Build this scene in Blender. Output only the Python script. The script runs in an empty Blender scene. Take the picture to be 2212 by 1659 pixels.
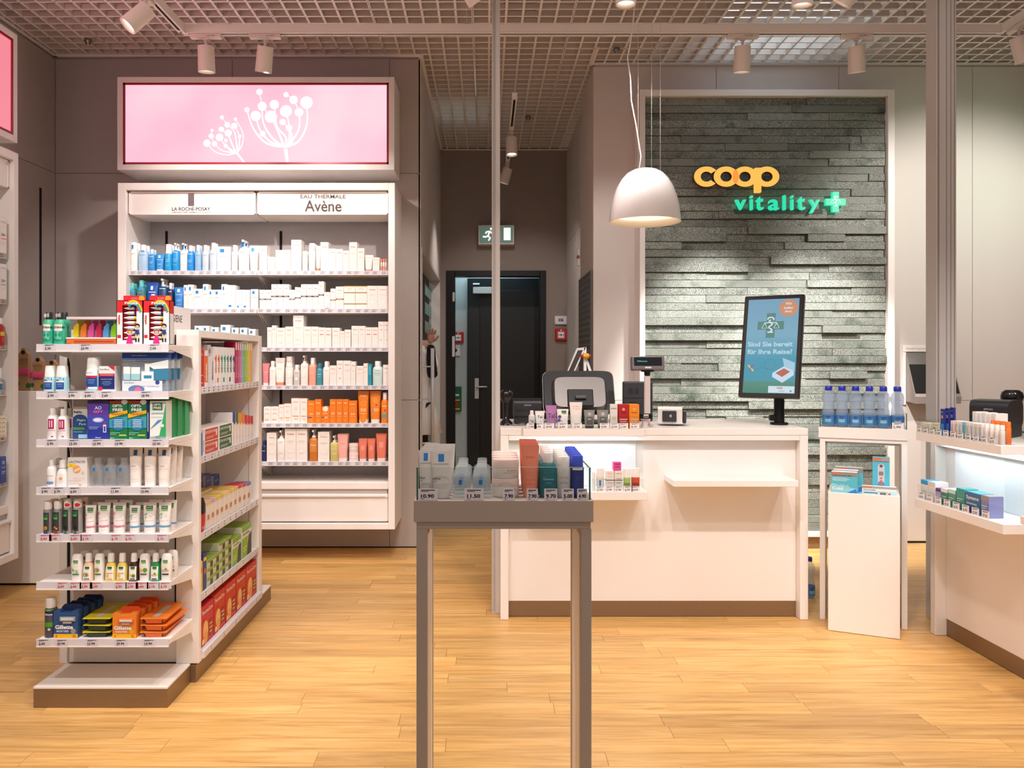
import bpy, bmesh, math, random
from mathutils import Vector, Matrix

# ------------------------------------------------------------------ camera, world, light
sc = bpy.context.scene
COL = sc.collection
F, H, VX, VY = 1750.0, 1.28, 1050.0, 775.0        # focal length (px), eye height, vanishing point (px)
cam_data = bpy.data.cameras.new('camera')
cam_data.sensor_width = 36.0
cam_data.lens = F / 2212 * 36.0
cam_data.shift_x = (1106 - VX) / 2212
cam_data.shift_y = -(829.5 - VY) / 2212
cam_data.clip_start = 0.05
cam = bpy.data.objects.new('camera', cam_data)
cam.location = (0, 0, H)
cam.rotation_euler = (math.radians(90), 0, 0)
COL.objects.link(cam)
sc.camera = cam

sc.view_settings.view_transform = 'Standard'
sc.view_settings.look = 'None'
sc.view_settings.gamma = 1.0
sc.view_settings.use_curve_mapping = False
sc.view_settings.exposure = 0.0

world = bpy.data.worlds.new('mall')
sc.world = world
world.use_nodes = True
world.node_tree.nodes['Background'].inputs[0].default_value = (1.0, 0.93, 0.89, 1)
world.node_tree.nodes['Background'].inputs[1].default_value = 0.55

def spot(loc, aim, power, angle=50, col=(1.0, 0.87, 0.78), size=0.035, blend=0.6, name='spot_light'):
    d = bpy.data.lights.new(name, 'SPOT')
    d.energy = power; d.color = col; d.spot_size = math.radians(angle)
    d.spot_blend = blend; d.shadow_soft_size = size
    o = bpy.data.objects.new(name, d)
    o.location = loc
    o.rotation_euler = (Vector(aim) - Vector(loc)).to_track_quat('-Z', 'Y').to_euler()
    COL.objects.link(o)
    return o

def area(loc, aim, sx, sy, power, col=(1, 0.9, 0.84), name='area_light'):
    d = bpy.data.lights.new(name, 'AREA')
    d.shape = 'RECTANGLE'; d.size = sx; d.size_y = sy; d.energy = power; d.color = col
    o = bpy.data.objects.new(name, d); o.location = loc
    o.rotation_euler = (Vector(aim) - Vector(loc)).to_track_quat('-Z', 'Y').to_euler()
    COL.objects.link(o)
    return o

WARM = (1.0, 0.905, 0.85)
K = 0.68
# spots of the track nearest the shop front (out of the frame above the camera)
for lx, ly, ax, ay, az, p, an in (
        (-1.7, 1.0, -1.5, 3.0, 0.75, 150, 48), (-1.0, 1.0, -1.35, 3.0, 0.85, 130, 48),
        (-0.3, 2.0, 0.3, 4.0, 0.70, 110, 50), (0.5, 2.0, 0.85, 4.0, 0.60, 130, 50), (1.5, 2.0, 1.3, 4.0, 0.60, 120, 50),
        (2.2, 2.0, 1.85, 3.9, 0.60, 110, 44), (0.9, 2.2, 2.15, 3.4, 0.55, 120, 46),
        (0.2, 2.1, -1.1, 3.7, 0.70, 150, 50), (-0.2, 3.2, -1.1, 4.0, 0.30, 60, 46),
        (-0.6, 2.0, -0.5, 3.3, 0.0, 80, 60), (1.0, 1.6, 0.9, 3.0, 0.0, 90, 62), (-1.9, 2.2, -2.5, 4.3, 1.2, 110, 56),
        (-1.9, 2.7, 0.25, 2.05, 0.45, 130, 30), (2.4, 2.7, -0.16, 2.05, 0.45, 130, 30), (0.3, 0.8, 0.4, 2.4, 0.0, 60, 60), (1.9, 1.4, 1.6, 2.6, 0.0, 60, 60), (-0.9, 2.9, -0.7, 4.6, 0.0, 60, 60)):  # first two here added to brighten the stand's inner side faces
    spot((lx, ly, 3.0), (ax, ay, az), p * K * .9, an, WARM)
for lx in (-1.2, -0.2, 0.8, 1.8):
    spot((lx, 2.3, 3.0), (lx * 1.1, 2.45, 0), 85, 62, WARM, blend=0.8)  # unseen downlights added so floor bounce fills ceiling and ledge undersides
# spots aimed at the back wall, the tall wall shelves and the stone
for lx, ly, ax, ay, az, p, an, c in (
        (-1.53, 4.40, -1.8, 5.1, 2.0, 66, 84, WARM), (-1.20, 4.40, -1.0, 5.1, 2.0, 66, 84, WARM),
        (-1.6, 3.6, -1.6, 5.2, 1.35, 122, 60, WARM), (-0.1, 3.6, -0.9, 5.2, 1.3, 116, 58, WARM),
        (1.45, 4.40, 1.55, 5.5, 1.0, 600, 45, (1, .96, .91)), (2.0, 4.40, 2.25, 5.5, 0.95, 600, 46, (1, .95, .90)),
        (1.45, 3.65, 1.3, 5.4, 0.9, 90, 46, WARM), (3.0, 3.65, 3.25, 5.6, 1.6, 220, 80, WARM),
        (0.15, 6.15, 0.3, 7.9, 1.0, 50, 80, WARM), (0.2, 7.1, -0.4, 7.0, 0.9, 40, 90, WARM),
        (0.65, 3.65, 0.9, 5.6, 1.4, 90, 60, WARM)):
    spot((lx, ly, 2.83), (ax, ay, az), p * K, an, c)
area((0.2, 2.1, 3.15), (0.2, 2.1, 0), 4.8, 3.2, 24, (1, 0.92, 0.86))  # broad unseen lamp added under the ceiling as soft overhead fill
area((3.6, 4.9, 2.45), (3.05, 5.63, 2.35), 0.3, 0.3, 1.5, (0.25, 1.0, 0.62))      # unseen green lamp added for the green glow on the right wall
area((-2.4, 3.4, 2.8), (-0.8, 4.2, 3.4), 1.2, 0.5, 6, (1, 0.45, 0.5))           # unseen lamp added to the glow of the pink side wall sign
area((0.0, 8.35, 2.35), (0.0, 8.5, 0.0), 0.8, 0.2, 4, (0.65, 0.9, 1.0))
area((-1.2, 6.8, 2.5), (-1.2, 6.8, 0), 0.6, 0.6, 5, (1, 0.95, 0.9))

# ------------------------------------------------------------------ helpers
def px(x, Y): return (x - VX) * Y / F
def pz(y, Y): return H - (y - VY) * Y / F
def lin(c):
    if isinstance(c, str):
        c = tuple(int(c[i:i + 2], 16) / 255 for i in (0, 2, 4))
    return tuple(v / 12.92 if v <= 0.04045 else ((v + 0.055) / 1.055) ** 2.4 for v in c)

MATS = {}
def mat(key, color='ffffff', rough=0.45, metal=0.0, emit=0.0, clear=0.0, noise=0.0, scale=20, stretch=(1, 1, 1), bump=0.0, spec=0.5):
    if key in MATS: return MATS[key]
    m = bpy.data.materials.new(key); MATS[key] = m
    m.use_nodes = True
    nt = m.node_tree; N = nt.nodes; L = nt.links
    p = N['Principled BSDF']; out = N['Material Output']
    c = lin(color)
    p.inputs['Base Color'].default_value = (*c, 1)
    p.inputs['Roughness'].default_value = rough
    p.inputs['Metallic'].default_value = metal
    p.inputs['Specular IOR Level'].default_value = spec
    if emit:
        p.inputs['Emission Color'].default_value = (*c, 1)
        p.inputs['Emission Strength'].default_value = emit
        p.inputs['Base Color'].default_value = (0.02, 0.02, 0.02, 1)
    if noise or bump:
        tc = N.new('ShaderNodeTexCoord'); mp = N.new('ShaderNodeMapping')
        mp.inputs['Scale'].default_value = stretch
        nz = N.new('ShaderNodeTexNoise'); nz.inputs['Scale'].default_value = scale; nz.inputs['Detail'].default_value = 4
        L.new(tc.outputs['Object'], mp.inputs[0]); L.new(mp.outputs[0], nz.inputs['Vector'])
        if noise:
            rp = N.new('ShaderNodeMapRange')
            rp.inputs['From Min'].default_value = 0.3; rp.inputs['From Max'].default_value = 0.7
            rp.inputs['To Min'].default_value = 1 - noise; rp.inputs['To Max'].default_value = 1 + noise
            mx = N.new('ShaderNodeMix'); mx.data_type = 'RGBA'; mx.blend_type = 'MULTIPLY'; mx.inputs[0].default_value = 1
            mx.inputs[6].default_value = (*c, 1)
            L.new(nz.outputs[0], rp.inputs[0]); L.new(rp.outputs[0], mx.inputs[7])
            L.new(mx.outputs[2], p.inputs['Base Color'])
        if bump:
            b = N.new('ShaderNodeBump'); b.inputs['Strength'].default_value = bump; b.inputs['Distance'].default_value = 0.003
            L.new(nz.outputs[0], b.inputs['Height']); L.new(b.outputs[0], p.inputs['Normal'])
    if clear:
        if clear > .9: p.inputs['Base Color'].default_value = (.02, .03, .03, 1)
        tr = N.new('ShaderNodeBsdfTransparent'); tr.inputs[0].default_value = (*[0.78 + 0.22 * v for v in c], 1)
        mix = N.new('ShaderNodeMixShader'); mix.inputs[0].default_value = clear
        L.new(p.outputs[0], mix.inputs[1]); L.new(tr.outputs[0], mix.inputs[2]); L.new(mix.outputs[0], out.inputs[0])
    return m

def c_(hexc, rough=0.45):            # plain coloured surface, keyed by its colour
    return mat('paint_' + hexc + ('' if rough == 0.45 else '_%d' % (rough * 100)), hexc, rough)

WHITE = mat('white_laminate', 'f1ebe7', 0.42, noise=0.012, scale=6)
WALL_L = mat('taupe_wall_paint', 'b4aaa5', 0.8, noise=0.02, scale=12, bump=0.05)
WALL_R = mat('light_wall_laminate', 'd9d0cb', 0.65, noise=0.015, scale=5, stretch=(1, 1, 0.1))
WALL_D = mat('grey_wall_paint', '9c908a', 0.8, noise=0.02, scale=12)
PLATE = mat('white_ceiling_metal', 'f3ece8', 0.5, noise=0.01)
WEB = mat('lattice_web', 'd9cdc6', 0.6)  # darker than the flanges: shade inside the ceiling cells put into the colour
DECK = mat('plenum_grey', 'b8aba4', 0.9, noise=0.05, scale=3)
PLINTH = mat('brushed_bronze_steel', '8f785f', 0.38, metal=0.6, noise=0.10, scale=40, stretch=(1, 1, 30))
ALU = mat('brushed_aluminium', 'd2cdca', 0.42, metal=0.12, noise=0.05, scale=30, stretch=(30, 30, 1))
BLACK = mat('black_plastic', '0e0e10', 0.4, spec=.3)
DARK = mat('black_slot', '0a0a0a', 0.8)
GLASS = mat('edge_polished_glass', 'f4fbf9', 0.03, clear=0.965)
GLASSEDGE = mat('green_glass_edge', '1d5a4a', 0.1)
FROST = mat('frosted_glass', '8fb0aa', 0.5, clear=0.2)
BACKP = mat('grey_back_panel', 'c4bfbe', 0.3, noise=0.02)
STRIP = mat('price_rail', 'dcd8df', 0.3)
PAPER = mat('tag_paper', 'd3ced8', 0.6)
TAGW = mat('white_tag_paper', 'f2f0f4', 0.6)
INK = mat('black_ink', '1c1a1f', 0.7)

_txt = {}
def text_geo(s, bold=0.0, res=3):
    k = (s, bold, res)
    if k not in _txt:
        cu = bpy.data.curves.new('t', 'FONT'); cu.body = s; cu.size = 1; cu.offset = bold; cu.resolution_u = res
        ob = bpy.data.objects.new('t', cu)
        me = bpy.data.meshes.new_from_object(ob)
        vs = [(v.co.x, v.co.y) for v in me.vertices]; fs = [tuple(p.vertices) for p in me.polygons]
        if vs:
            x0 = min(v[0] for v in vs); x1 = max(v[0] for v in vs); y0 = min(v[1] for v in vs); y1 = max(v[1] for v in vs)
        else: x0 = x1 = y0 = y1 = 0
        _txt[k] = (vs, fs, x0, x1, y0, y1)
        bpy.data.objects.remove(ob); bpy.data.curves.remove(cu); bpy.data.meshes.remove(me)
    return _txt[k]

class MB:
    """collects geometry of ONE part, several materials allowed"""
    def __init__(s): s.v = []; s.f = []; s.m = []; s.mats = []; s.sm = []
    def _mi(s, m):
        if m not in s.mats: s.mats.append(m)
        return s.mats.index(m)
    def add(s, vs, fs, m, smooth=False, M=None):
        b = len(s.v); mi = s._mi(m)
        s.v += [tuple(M @ Vector(v)) for v in vs] if M else [tuple(v) for v in vs]
        for f in fs: s.f.append(tuple(b + i for i in f)); s.m.append(mi); s.sm.append(smooth)
        return s
    def box(s, x0, x1, y0, y1, z0, z1, m, M=None):
        vs = [(x, y, z) for x in (x0, x1) for y in (y0, y1) for z in (z0, z1)]
        fs = [(0, 1, 3, 2), (4, 6, 7, 5), (0, 4, 5, 1), (2, 3, 7, 6), (0, 2, 6, 4), (1, 5, 7, 3)]
        return s.add(vs, fs, m, False, M)
    def bbox(s, x0, x1, y0, y1, z0, z1, m, r=0.002, M=None):      # box with chamfered edges
        bm = bmesh.new(); bmesh.ops.create_cube(bm, size=1)
        for v in bm.verts:
            v.co = Vector((x0 + (v.co.x + .5) * (x1 - x0), y0 + (v.co.y + .5) * (y1 - y0), z0 + (v.co.z + .5) * (z1 - z0)))
        bmesh.ops.bevel(bm, geom=bm.edges[:], offset=r, segments=1, affect='EDGES')
        bm.verts.index_update()
        vs = [v.co.copy() for v in bm.verts]; fs = [[v.index for v in f.verts] for f in bm.faces]; bm.free()
        return s.add(vs, fs, m, False, M)
    def loft(s, secs, m, n=16, M=None, smooth=True, cap=True):
        """secs: (z, half width, half depth[, power[, x shift, y shift]])"""
        vs = []; fs = []
        for q in secs:
            z, hw, hd = q[:3]; p = q[3] if len(q) > 3 else 2.0
            ox, oy = (q[4], q[5]) if len(q) > 5 else (0, 0)
            for i in range(n):
                t = 2 * math.pi * i / n + math.pi / n; c = math.cos(t); sn = math.sin(t)
                vs.append((ox + hw * math.copysign(abs(c) ** (2 / p), c), oy + hd * math.copysign(abs(sn) ** (2 / p), sn), z))
        k = len(secs)
        for a in range(k - 1):
            for i in range(n):
                j = (i + 1) % n
                fs.append((a * n + i, a * n + j, (a + 1) * n + j, (a + 1) * n + i))
        s.add(vs, fs, m, smooth, M)
        if cap:
            s.add(vs[:n], [tuple(range(n - 1, -1, -1))], m, False, M)
            s.add(vs[-n:], [tuple(range(n))], m, False, M)
        return s
    def tube(s, pts, r, m, n=8, M=None):
        pts = [Vector(p) for p in pts]; vs = []; fs = []
        for i, p in enumerate(pts):
            d = (pts[min(i + 1, len(pts) - 1)] - pts[max(i - 1, 0)]).normalized()
            u = d.orthogonal().normalized() if i == 0 else (u - d * u.dot(d)).normalized()
            w = d.cross(u)
            for k in range(n):
                t = 2 * math.pi * k / n; vs.append(p + (u * math.cos(t) + w * math.sin(t)) * r)
        for a in range(len(pts) - 1):
            for k in range(n):
                j = (k + 1) % n; fs.append((a * n + k, a * n + j, (a + 1) * n + j, (a + 1) * n + k))
        fs.append(tuple(range(n - 1, -1, -1))); fs.append(tuple(range(len(vs) - n, len(vs))))
        return s.add(vs, fs, m, n > 4, M)
    def poly(s, pts, y0, y1, m, M=None):        # polygon in XZ extruded along Y
        n = len(pts)
        vs = [(p[0], y0, p[1]) for p in pts] + [(p[0], y1, p[1]) for p in pts]
        fs = [tuple(range(n)), tuple(range(2 * n - 1, n - 1, -1))] + [(i, i + n, (i + 1) % n + n, (i + 1) % n) for i in range(n)]
        return s.add(vs, fs, m, False, M)
    def disc(s, x, z, r, y, m, n=20, rz=None, M=None):
        rz = rz or r
        vs = [(x + r * math.cos(2 * math.pi * i / n), y, z + rz * math.sin(2 * math.pi * i / n)) for i in range(n)]
        return s.add(vs, [tuple(range(n))], m, False, M)
    def text(s, t, x, z, h, y, m, M=None, w=None, bold=0.0, align=0, thick=0, refh=None):
        """lettering in the XZ plane, facing -Y; h = height of the glyph box, x/z = centre (align -1: left end)"""
        vs, fs, x0, x1, z0, z1 = text_geo(t, bold)
        if not vs: return s
        k = h / ((refh or (z1 - z0)) or 1); kx = k if w is None else w / (x1 - x0)
        ox = x - (x0 + x1) / 2 * kx if align == 0 else x - x0 * kx
        oz = z - (z0 + z1) / 2 * k
        q = [(ox + a * kx, y, oz + b * k) for a, b in vs]
        if not thick: return s.add(q, fs, m, False, M)
        n = len(q); q2 = [(a, y + thick, c) for a, _, c in q]
        from collections import Counter
        cnt = Counter()
        for f in fs:
            for i in range(len(f)):
                cnt[(f[i], f[(i + 1) % len(f)])] += 1
        side = [(b, a, a + n, b + n) for (a, b) in cnt if cnt.get((b, a), 0) == 0]
        return s.add(q + q2, list(fs) + side + [tuple(i + n for i in reversed(f)) for f in fs], m, False, M)
    def mesh(s, name):
        me = bpy.data.meshes.new(name)
        me.from_pydata(s.v, [], s.f)
        for m in s.mats: me.materials.append(m)
        me.polygons.foreach_set('material_index', s.m)
        me.polygons.foreach_set('use_smooth', s.sm)
        me.update()
        return me
    def build(s, name, parent=None, kind=None, label=None):
        return ob(name, s.mesh(name), parent, kind, label)

def ob(name, me, parent=None, kind=None, label=None):
    o = bpy.data.objects.new(name, me); COL.objects.link(o)
    if parent: o.parent = parent
    if kind: o['kind'] = kind
    if label: o['label'] = label
    return o

def thing(name, label, cat, loc=(0, 0, 0), rz=0, group=None):
    o = bpy.data.objects.new(name, None); COL.objects.link(o)
    o.empty_display_size = 0.05
    o.location = loc; o.rotation_euler = (0, 0, math.radians(rz))
    o['label'] = label; o['category'] = cat
    if group: o['group'] = group
    return o

def copy_thing(src, loc, label=None, rz=None, group=None):
    c = src.copy(); COL.objects.link(c); c.location = loc
    if rz is not None: c.rotation_euler = (0, 0, math.radians(rz))
    if label: c['label'] = label
    if group: c['group'] = group
    for ch in list(src.children):
        d = ch.copy(); COL.objects.link(d); d.parent = c
        for g in list(ch.children):
            e = g.copy(); COL.objects.link(e); e.parent = d
    return c

ORD = ('zeroth first second third fourth fifth sixth seventh eighth ninth tenth eleventh twelfth thirteenth fourteenth fifteenth sixteenth '
       'seventeenth eighteenth nineteenth').split()
def nth(i):
    if i < 20: return ORD[i]
    t = {2: 'twent', 3: 'thirt', 4: 'fort'}[i // 10]
    return t + 'ieth' if i % 10 == 0 else t + 'y-' + ORD[i % 10]

# ================================================================== THE SETTING
CZ = 3.33                                    # underside of the open grid ceiling
WY, WYR, CY = 5.49, 5.63, 7.94               # left wall, right wall, end of the corridor
WX0, WX1 = -2.92, 3.80
CX0, CX1 = -0.445, 0.80

# ---- floor: laid planks
def plank_mat():
    m = bpy.data.materials.new('oak_plank'); m.use_nodes = True
    nt = m.node_tree; N = nt.nodes; L = nt.links; p = N['Principled BSDF']
    tc = N.new('ShaderNodeTexCoord'); oi = N.new('ShaderNodeObjectInfo'); ge = N.new('ShaderNodeNewGeometry')
    ad = N.new('ShaderNodeMath'); ad.operation = 'ADD'; fr = N.new('ShaderNodeMath'); fr.operation = 'FRACT'
    L.new(oi.outputs['Random'], ad.inputs[0]); L.new(ge.outputs['Random Per Island'], ad.inputs[1]); L.new(ad.outputs[0], fr.inputs[0])
    mul = N.new('ShaderNodeMath'); mul.operation = 'MULTIPLY'; mul.inputs[1].default_value = 57
    L.new(fr.outputs[0], mul.inputs[0])
    cb = N.new('ShaderNodeCombineXYZ'); L.new(mul.outputs[0], cb.inputs[0]); L.new(mul.outputs[0], cb.inputs[1])
    va = N.new('ShaderNodeVectorMath'); L.new(tc.outputs['Object'], va.inputs[0]); L.new(cb.outputs[0], va.inputs[1])
    mp = N.new('ShaderNodeMapping'); mp.inputs['Scale'].default_value = (1.6, 26, 1); L.new(va.outputs[0], mp.inputs[0])
    nz = N.new('ShaderNodeTexNoise'); nz.inputs['Scale'].default_value = 1.6; nz.inputs['Detail'].default_value = 8; nz.inputs['Roughness'].default_value = 0.62; nz.inputs['Distortion'].default_value = 0.9
    L.new(mp.outputs[0], nz.inputs['Vector'])
    rp = N.new('ShaderNodeValToRGB'); e = rp.color_ramp.elements
    e[0].position = 0.30; e[0].color = (*lin('bb8c4f'), 1); e[1].position = 0.72; e[1].color = (*lin('ebc181'), 1)
    k = e.new(0.5); k.color = (*lin('daa964'), 1)
    L.new(nz.outputs[0], rp.inputs[0])
    hs = N.new('ShaderNodeHueSaturation'); mr = N.new('ShaderNodeMapRange')
    mr.inputs['To Min'].default_value = 0.84; mr.inputs['To Max'].default_value = 1.10
    L.new(fr.outputs[0], mr.inputs[0]); L.new(mr.outputs[0], hs.inputs['Value']); L.new(rp.outputs[0], hs.inputs['Color'])
    L.new(hs.outputs[0], p.inputs['Base Color'])
    p.inputs['Roughness'].default_value = 0.36
    b = N.new('ShaderNodeBump'); b.inputs['Strength'].default_value = 0.12; b.inputs['Distance'].default_value = 0.002
    L.new(nz.outputs[0], b.inputs['Height']); L.new(b.outputs[0], p.inputs['Normal'])
    return m
OAK = plank_mat()
PW, PL = 0.0935, 0.93
fl = MB(); fl.box(-3.2, 4.2, -4.0, 9.4, -0.06, -0.009, mat('floor_joint', '6b4a2c', 0.8)); floor = fl.build('floor', kind='structure')
pm = MB(); pm.box(0, PL - 0.0012, 0, PW - 0.0010, -0.008, 0, OAK); plank_me = pm.mesh('plank')
rest = MB(); random.seed(5)
nrow = int((9.2 + 4.0) / PW)
npl = 0
for r in range(nrow):
    y = -4.0 + r * PW
    x = -3.15 - random.random() * PL
    while x < 4.1:
        vis = 2.42 < y < 5.05 and px(-60, y) - PL < x < px(2270, y)
        if vis and npl < 298:
            npl += 1; o = ob('plank', plank_me, floor); o.location = (x, y, 0)
        else:
            rest.box(x, x + PL - 0.0012, y, y + PW - 0.001, -0.008, 0, OAK)
        x += PL
rest.build('plank_rest', floor, 'stuff')

# ---- walls: boards hung with fine joints
def paneled(name, base, panels, m, axis, d):
    """base box of the wall, panels as (a0, a1, z0, z1) on its face; axis 'y': faces -Y at plane d; axis 'x+': faces +X; 'x-': faces -X"""
    w = MB(); w.box(*base, m); o = w.build(name, kind='structure')
    for a0, a1, z0, z1 in panels:
        q = MB(); g = 0.0015; t = 0.012
        if axis == 'y': q.bbox(a0 + g, a1 - g, d, d + t, z0 + g, z1 - g, m, 0.001)
        elif axis == 'x+': q.bbox(d - t, d, a0 + g, a1 - g, z0 + g, z1 - g, m, 0.001)
        else: q.bbox(d, d + t, a0 + g, a1 - g, z0 + g, z1 - g, m, 0.001)
        q.build('wall_panel', o)
    return o
ZT = CZ - 0.02
wl = []
for a0, a1 in ((WX0, -1.72), (-1.72, -0.655), (-0.655, CX0)):
    for z0, z1 in ((0.006, 1.0), (1.0, 2.537), (2.537, ZT)): wl.append((a0, a1, z0, z1))
paneled('wall_back', (WX0 - .1, CX0 - 0.013, WY + .0125, WY + .13, 0, 3.9), wl, WALL_L, 'y', WY)
wr = []
for a0, a1 in ((0.745, 1.60), (1.60, 2.452), (2.452, 3.38), (3.38, WX1)):
    for z0, z1 in ((0.012, 0.99), (0.99, ZT)): wr.append((a0, a1, z0, z1))
paneled('wall_front', (0.757, WX1 + .1, WYR + .0125, WYR + .13, 0, 3.9), wr, WALL_R, 'y', WYR).name = 'wall_right_back'
sw = []
for a0, a1 in ((-1.0, 1.2), (1.2, 2.6), (2.6, 4.0), (4.0, 5.05), (5.05, WY)):
    for z0, z1 in ((0.006, 2.537), (2.537, ZT)): sw.append((a0, a1, z0, z1))
paneled('wall_left', (WX0 - .12, WX0 - .0125, -1, WY, 0, 3.9), sw, WALL_L, 'x+', WX0)
paneled('wall_right', (WX1 + .0125, WX1 + .12, -1, WYR, 0, 3.9), [(-1, 2, .01, ZT), (2, 3.6, .01, ZT), (3.6, WYR, .01, ZT)], WALL_L, 'x-', WX1)
# shelf upright slot in the side wall
MB().box(WX0, WX0 + .002, 5.295, 5.32, 1.50, 2.40, DARK).build('trim_1', kind='structure')
# wall shadow line at the foot of the right wall
MB().box(0.76, WX1, WYR - .001, WYR + .013, 0.0, 0.011, DARK).build('baseboard_right', kind='structure')
MB().box(WX0, CX0, WY - .001, WY + .0124, 0.0, 0.006, DARK).build('baseboard_left', kind='structure')

# ---- corridor
DX0, DX1, DZ = -0.39, 0.585, 2.142
wc = MB()
wc.box(CX0 - .1, DX0, CY, CY + .12, 0, 3.9, WALL_D); wc.box(DX1, 1.6, CY, CY + .12, 0, 3.9, WALL_D); wc.box(DX0, DX1, CY, CY + .12, DZ, 3.9, WALL_D)
wc.build('wall_corridor_end', kind='structure')
SY0, SY1, SZ = 5.62, 7.78, 2.02              # side room opening in the corridor's left wall
cl = MB()
cl.box(CX0 - .012, CX0, WY + .0, SY0 - .03, 0, 3.9, WALL_R); cl.box(CX0 - .1, CX0, SY1, CY, 0, 3.9, WALL_R); cl.box(CX0 - .1, CX0, SY0 - .03, SY1, SZ + .03, 3.9, WALL_R)
cl.box(CX0 - .1, CX0 - .012, WY + .13, SY0 - .03, 0, 3.9, WALL_R)
cl.build('wall_corridor_left', kind='structure')
fr = MB()
for a in (SY0 - .03, SY1 - .03): fr.box(CX0 - .1, CX0 + .004, a, a + .03, 0, SZ + .03, ALU)
fr.box(CX0 - .1, CX0 + .004, SY0, SY1 - .03, SZ, SZ + .03, ALU)
fr.build('door_frame', kind='structure').name = 'trim_2'
# glass sliding leaf with frosted bands, its handle, and the fixed leaf beyond
dg = MB(); dg.box(CX0 - .05, CX0 - .04, SY0, 6.14, 0.01, SZ, GLASS); door1 = dg.build('door_1', kind='structure')
fz = MB(); 
z = 0.01
k = 0
while z < 1.98:
    zz = min(z + (0.11 if z > 0.6 else 0.60), 1.99)
    fz.box(CX0 - .0395, CX0 - .038, SY0 + .005, 6.135, z, zz, FROST)
    fz.box(CX0 - .0395, CX0 - .038, SY0 + .005, 5.62 + .16 + .10 * (k % 3), zz, min(zz + .06, 2.0), FROST)
    z = zz + .06; k += 1
fz.build('frosted_film', door1)
hb = MB(); hb.tube([(CX0 + .035, 6.20, .52), (CX0 + .035, 6.20, 1.36)], .014, ALU, 12)
for hz in (.64, 1.22): hb.tube([(CX0 - .045, 6.125, hz), (CX0 + .035, 6.20, hz)], .006, ALU)
hb.build('door_handle', door1)
dg = MB(); dg.box(CX0 - .09, CX0 - .08, 6.95, SY1 - .03, 0.01, SZ, GLASS); door2 = dg.build('door_2', kind='structure')
fz = MB()
for i in range(12):
    z = .05 + .162 * i; fz.box(CX0 - .0795, CX0 - .078, 6.955, SY1 - .035, z, z + .10, FROST)
fz.build('frosted_film', door2)
# side room
rm = MB()
SRG = mat('side_room_grey', '66605e', .8, noise=.02); rm.box(-2.0, -1.9, 5.62, 7.9, 0, 3.9, SRG); rm.box(-2.0, CX0 - .1, 7.9, 8.0, 0, 3.9, SRG)
rm.build('wall_side_room', kind='structure')
# corridor right side: cupboard fronts stepping back
cr = MB(); cr.box(0.745, 0.87, WYR + .0125, 6.40, 0, ZT, WALL_R); cr.build('wall_corridor_right', kind='structure')
cr = MB(); cr.box(CX1, 0.95, 6.40, CY, 0, ZT, WALL_R); crr = cr.build('wall_corridor_far', kind='structure')
for y0, y1, z0, z1 in ((6.42, 7.1, .02, 2.40), (7.1, 7.92, .02, 2.40), (6.42, 7.1, 2.40, ZT), (7.1, 7.92, 2.40, ZT)):
    MB().bbox(CX1 - .012, CX1, y0 + .003, y1 - .003, z0 + .003, z1 - .003, WALL_R, .001).build('wall_panel', crr)
# perforated grey sheet at the inner corner
vg = MB(); vg.bbox(0.728, 0.744, 5.66, 6.38, 1.0, 1.90, mat('grey_perforated_sheet', '5a5654', .5, noise=.05, scale=60), .003)
for i in range(20): vg.box(.726, .728, 5.70, 6.34, 1.03 + i * .043, 1.045 + i * .043, mat('grey_sheet_rib', '75706d', .5))
vent = thing('ventilation_sheet', 'grey perforated sheet on the corridor corner beside the stone wall', 'panel', (0, 0, 0)); vg.build('perforated_sheet', vent)

# doorway: black frame, lit space beyond with a second black door
df = MB()
for a, b in ((DX0, DX0 + .085), (DX1 - .06, DX1)): df.bbox(a, b, CY - .02, CY + .13, 0, DZ, BLACK, .003)
df.bbox(DX0 + .085, DX1 - .06, CY - .02, CY + .13, DZ - .055, DZ, BLACK, .003)
fo = df.build('door_frame_black', kind='structure'); fo.name = 'trim_3'
hg = MB(); hg.bbox(DX0 + .062, DX0 + .084, CY - .028, CY - .02, 1.84, 1.93, ALU, .002); hg.bbox(DX0 + .058, DX0 + .084, CY - .028, CY - .02, 1.30, 1.50, ALU, .002); hg.build('hinge', fo)
BY = 8.62
bl = mat('pale_lobby_wall', 'c6d0d1', .7, noise=.02)
lb = MB(); lb.box(-.75, 1.25, BY, BY + .1, 0, 3.0, bl); lb.box(-.85, -.75, CY + .12, BY + .1, 0, 3.0, bl); lb.box(1.15, 1.25, CY + .12, BY, 0, 3.0, bl); lb.box(-.85, 1.25, CY + .12, BY + .1, 2.42, 2.52, bl)
lb.build('wall_lobby', kind='structure')
x0b = px(1010, BY)
bd = MB(); bd.bbox(x0b, x0b + 1.05, BY - .06, BY - .002, 0, 2.13, mat('teal_black_frame', '10181c', .4), .003)
door3 = bd.build('door_3', kind='structure')
MB().bbox(x0b + .13, x0b + .95, BY - .075, BY - .0605, 0.01, 2.0, mat('brown_black_door', '120e0d', .5), .003).build('door_leaf', door3)
cb = MB(); cb.bbox(px(1022, BY) + .0, px(1062, BY), BY - .10, BY - .076, 1.965, 2.035, ALU, .004); cb.box(px(1022, BY), px(1036, BY), BY - .11, BY - .10, 2.06, 2.075, TAGW); cb.build('door_closer', door3)
hn = MB(); hn.loft([(0.86, .022, .006, 6), (1.075, .022, .006, 6)], ALU, M=Matrix.Translation((px(1030, BY), BY - .082, 0))); hn.tube([(px(1030, BY), BY - .08, .985), (px(1030, BY), BY - .12, .985), (px(1052, BY), BY - .12, .985)], .009, ALU); hn.build('door_handle', door3)

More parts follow.
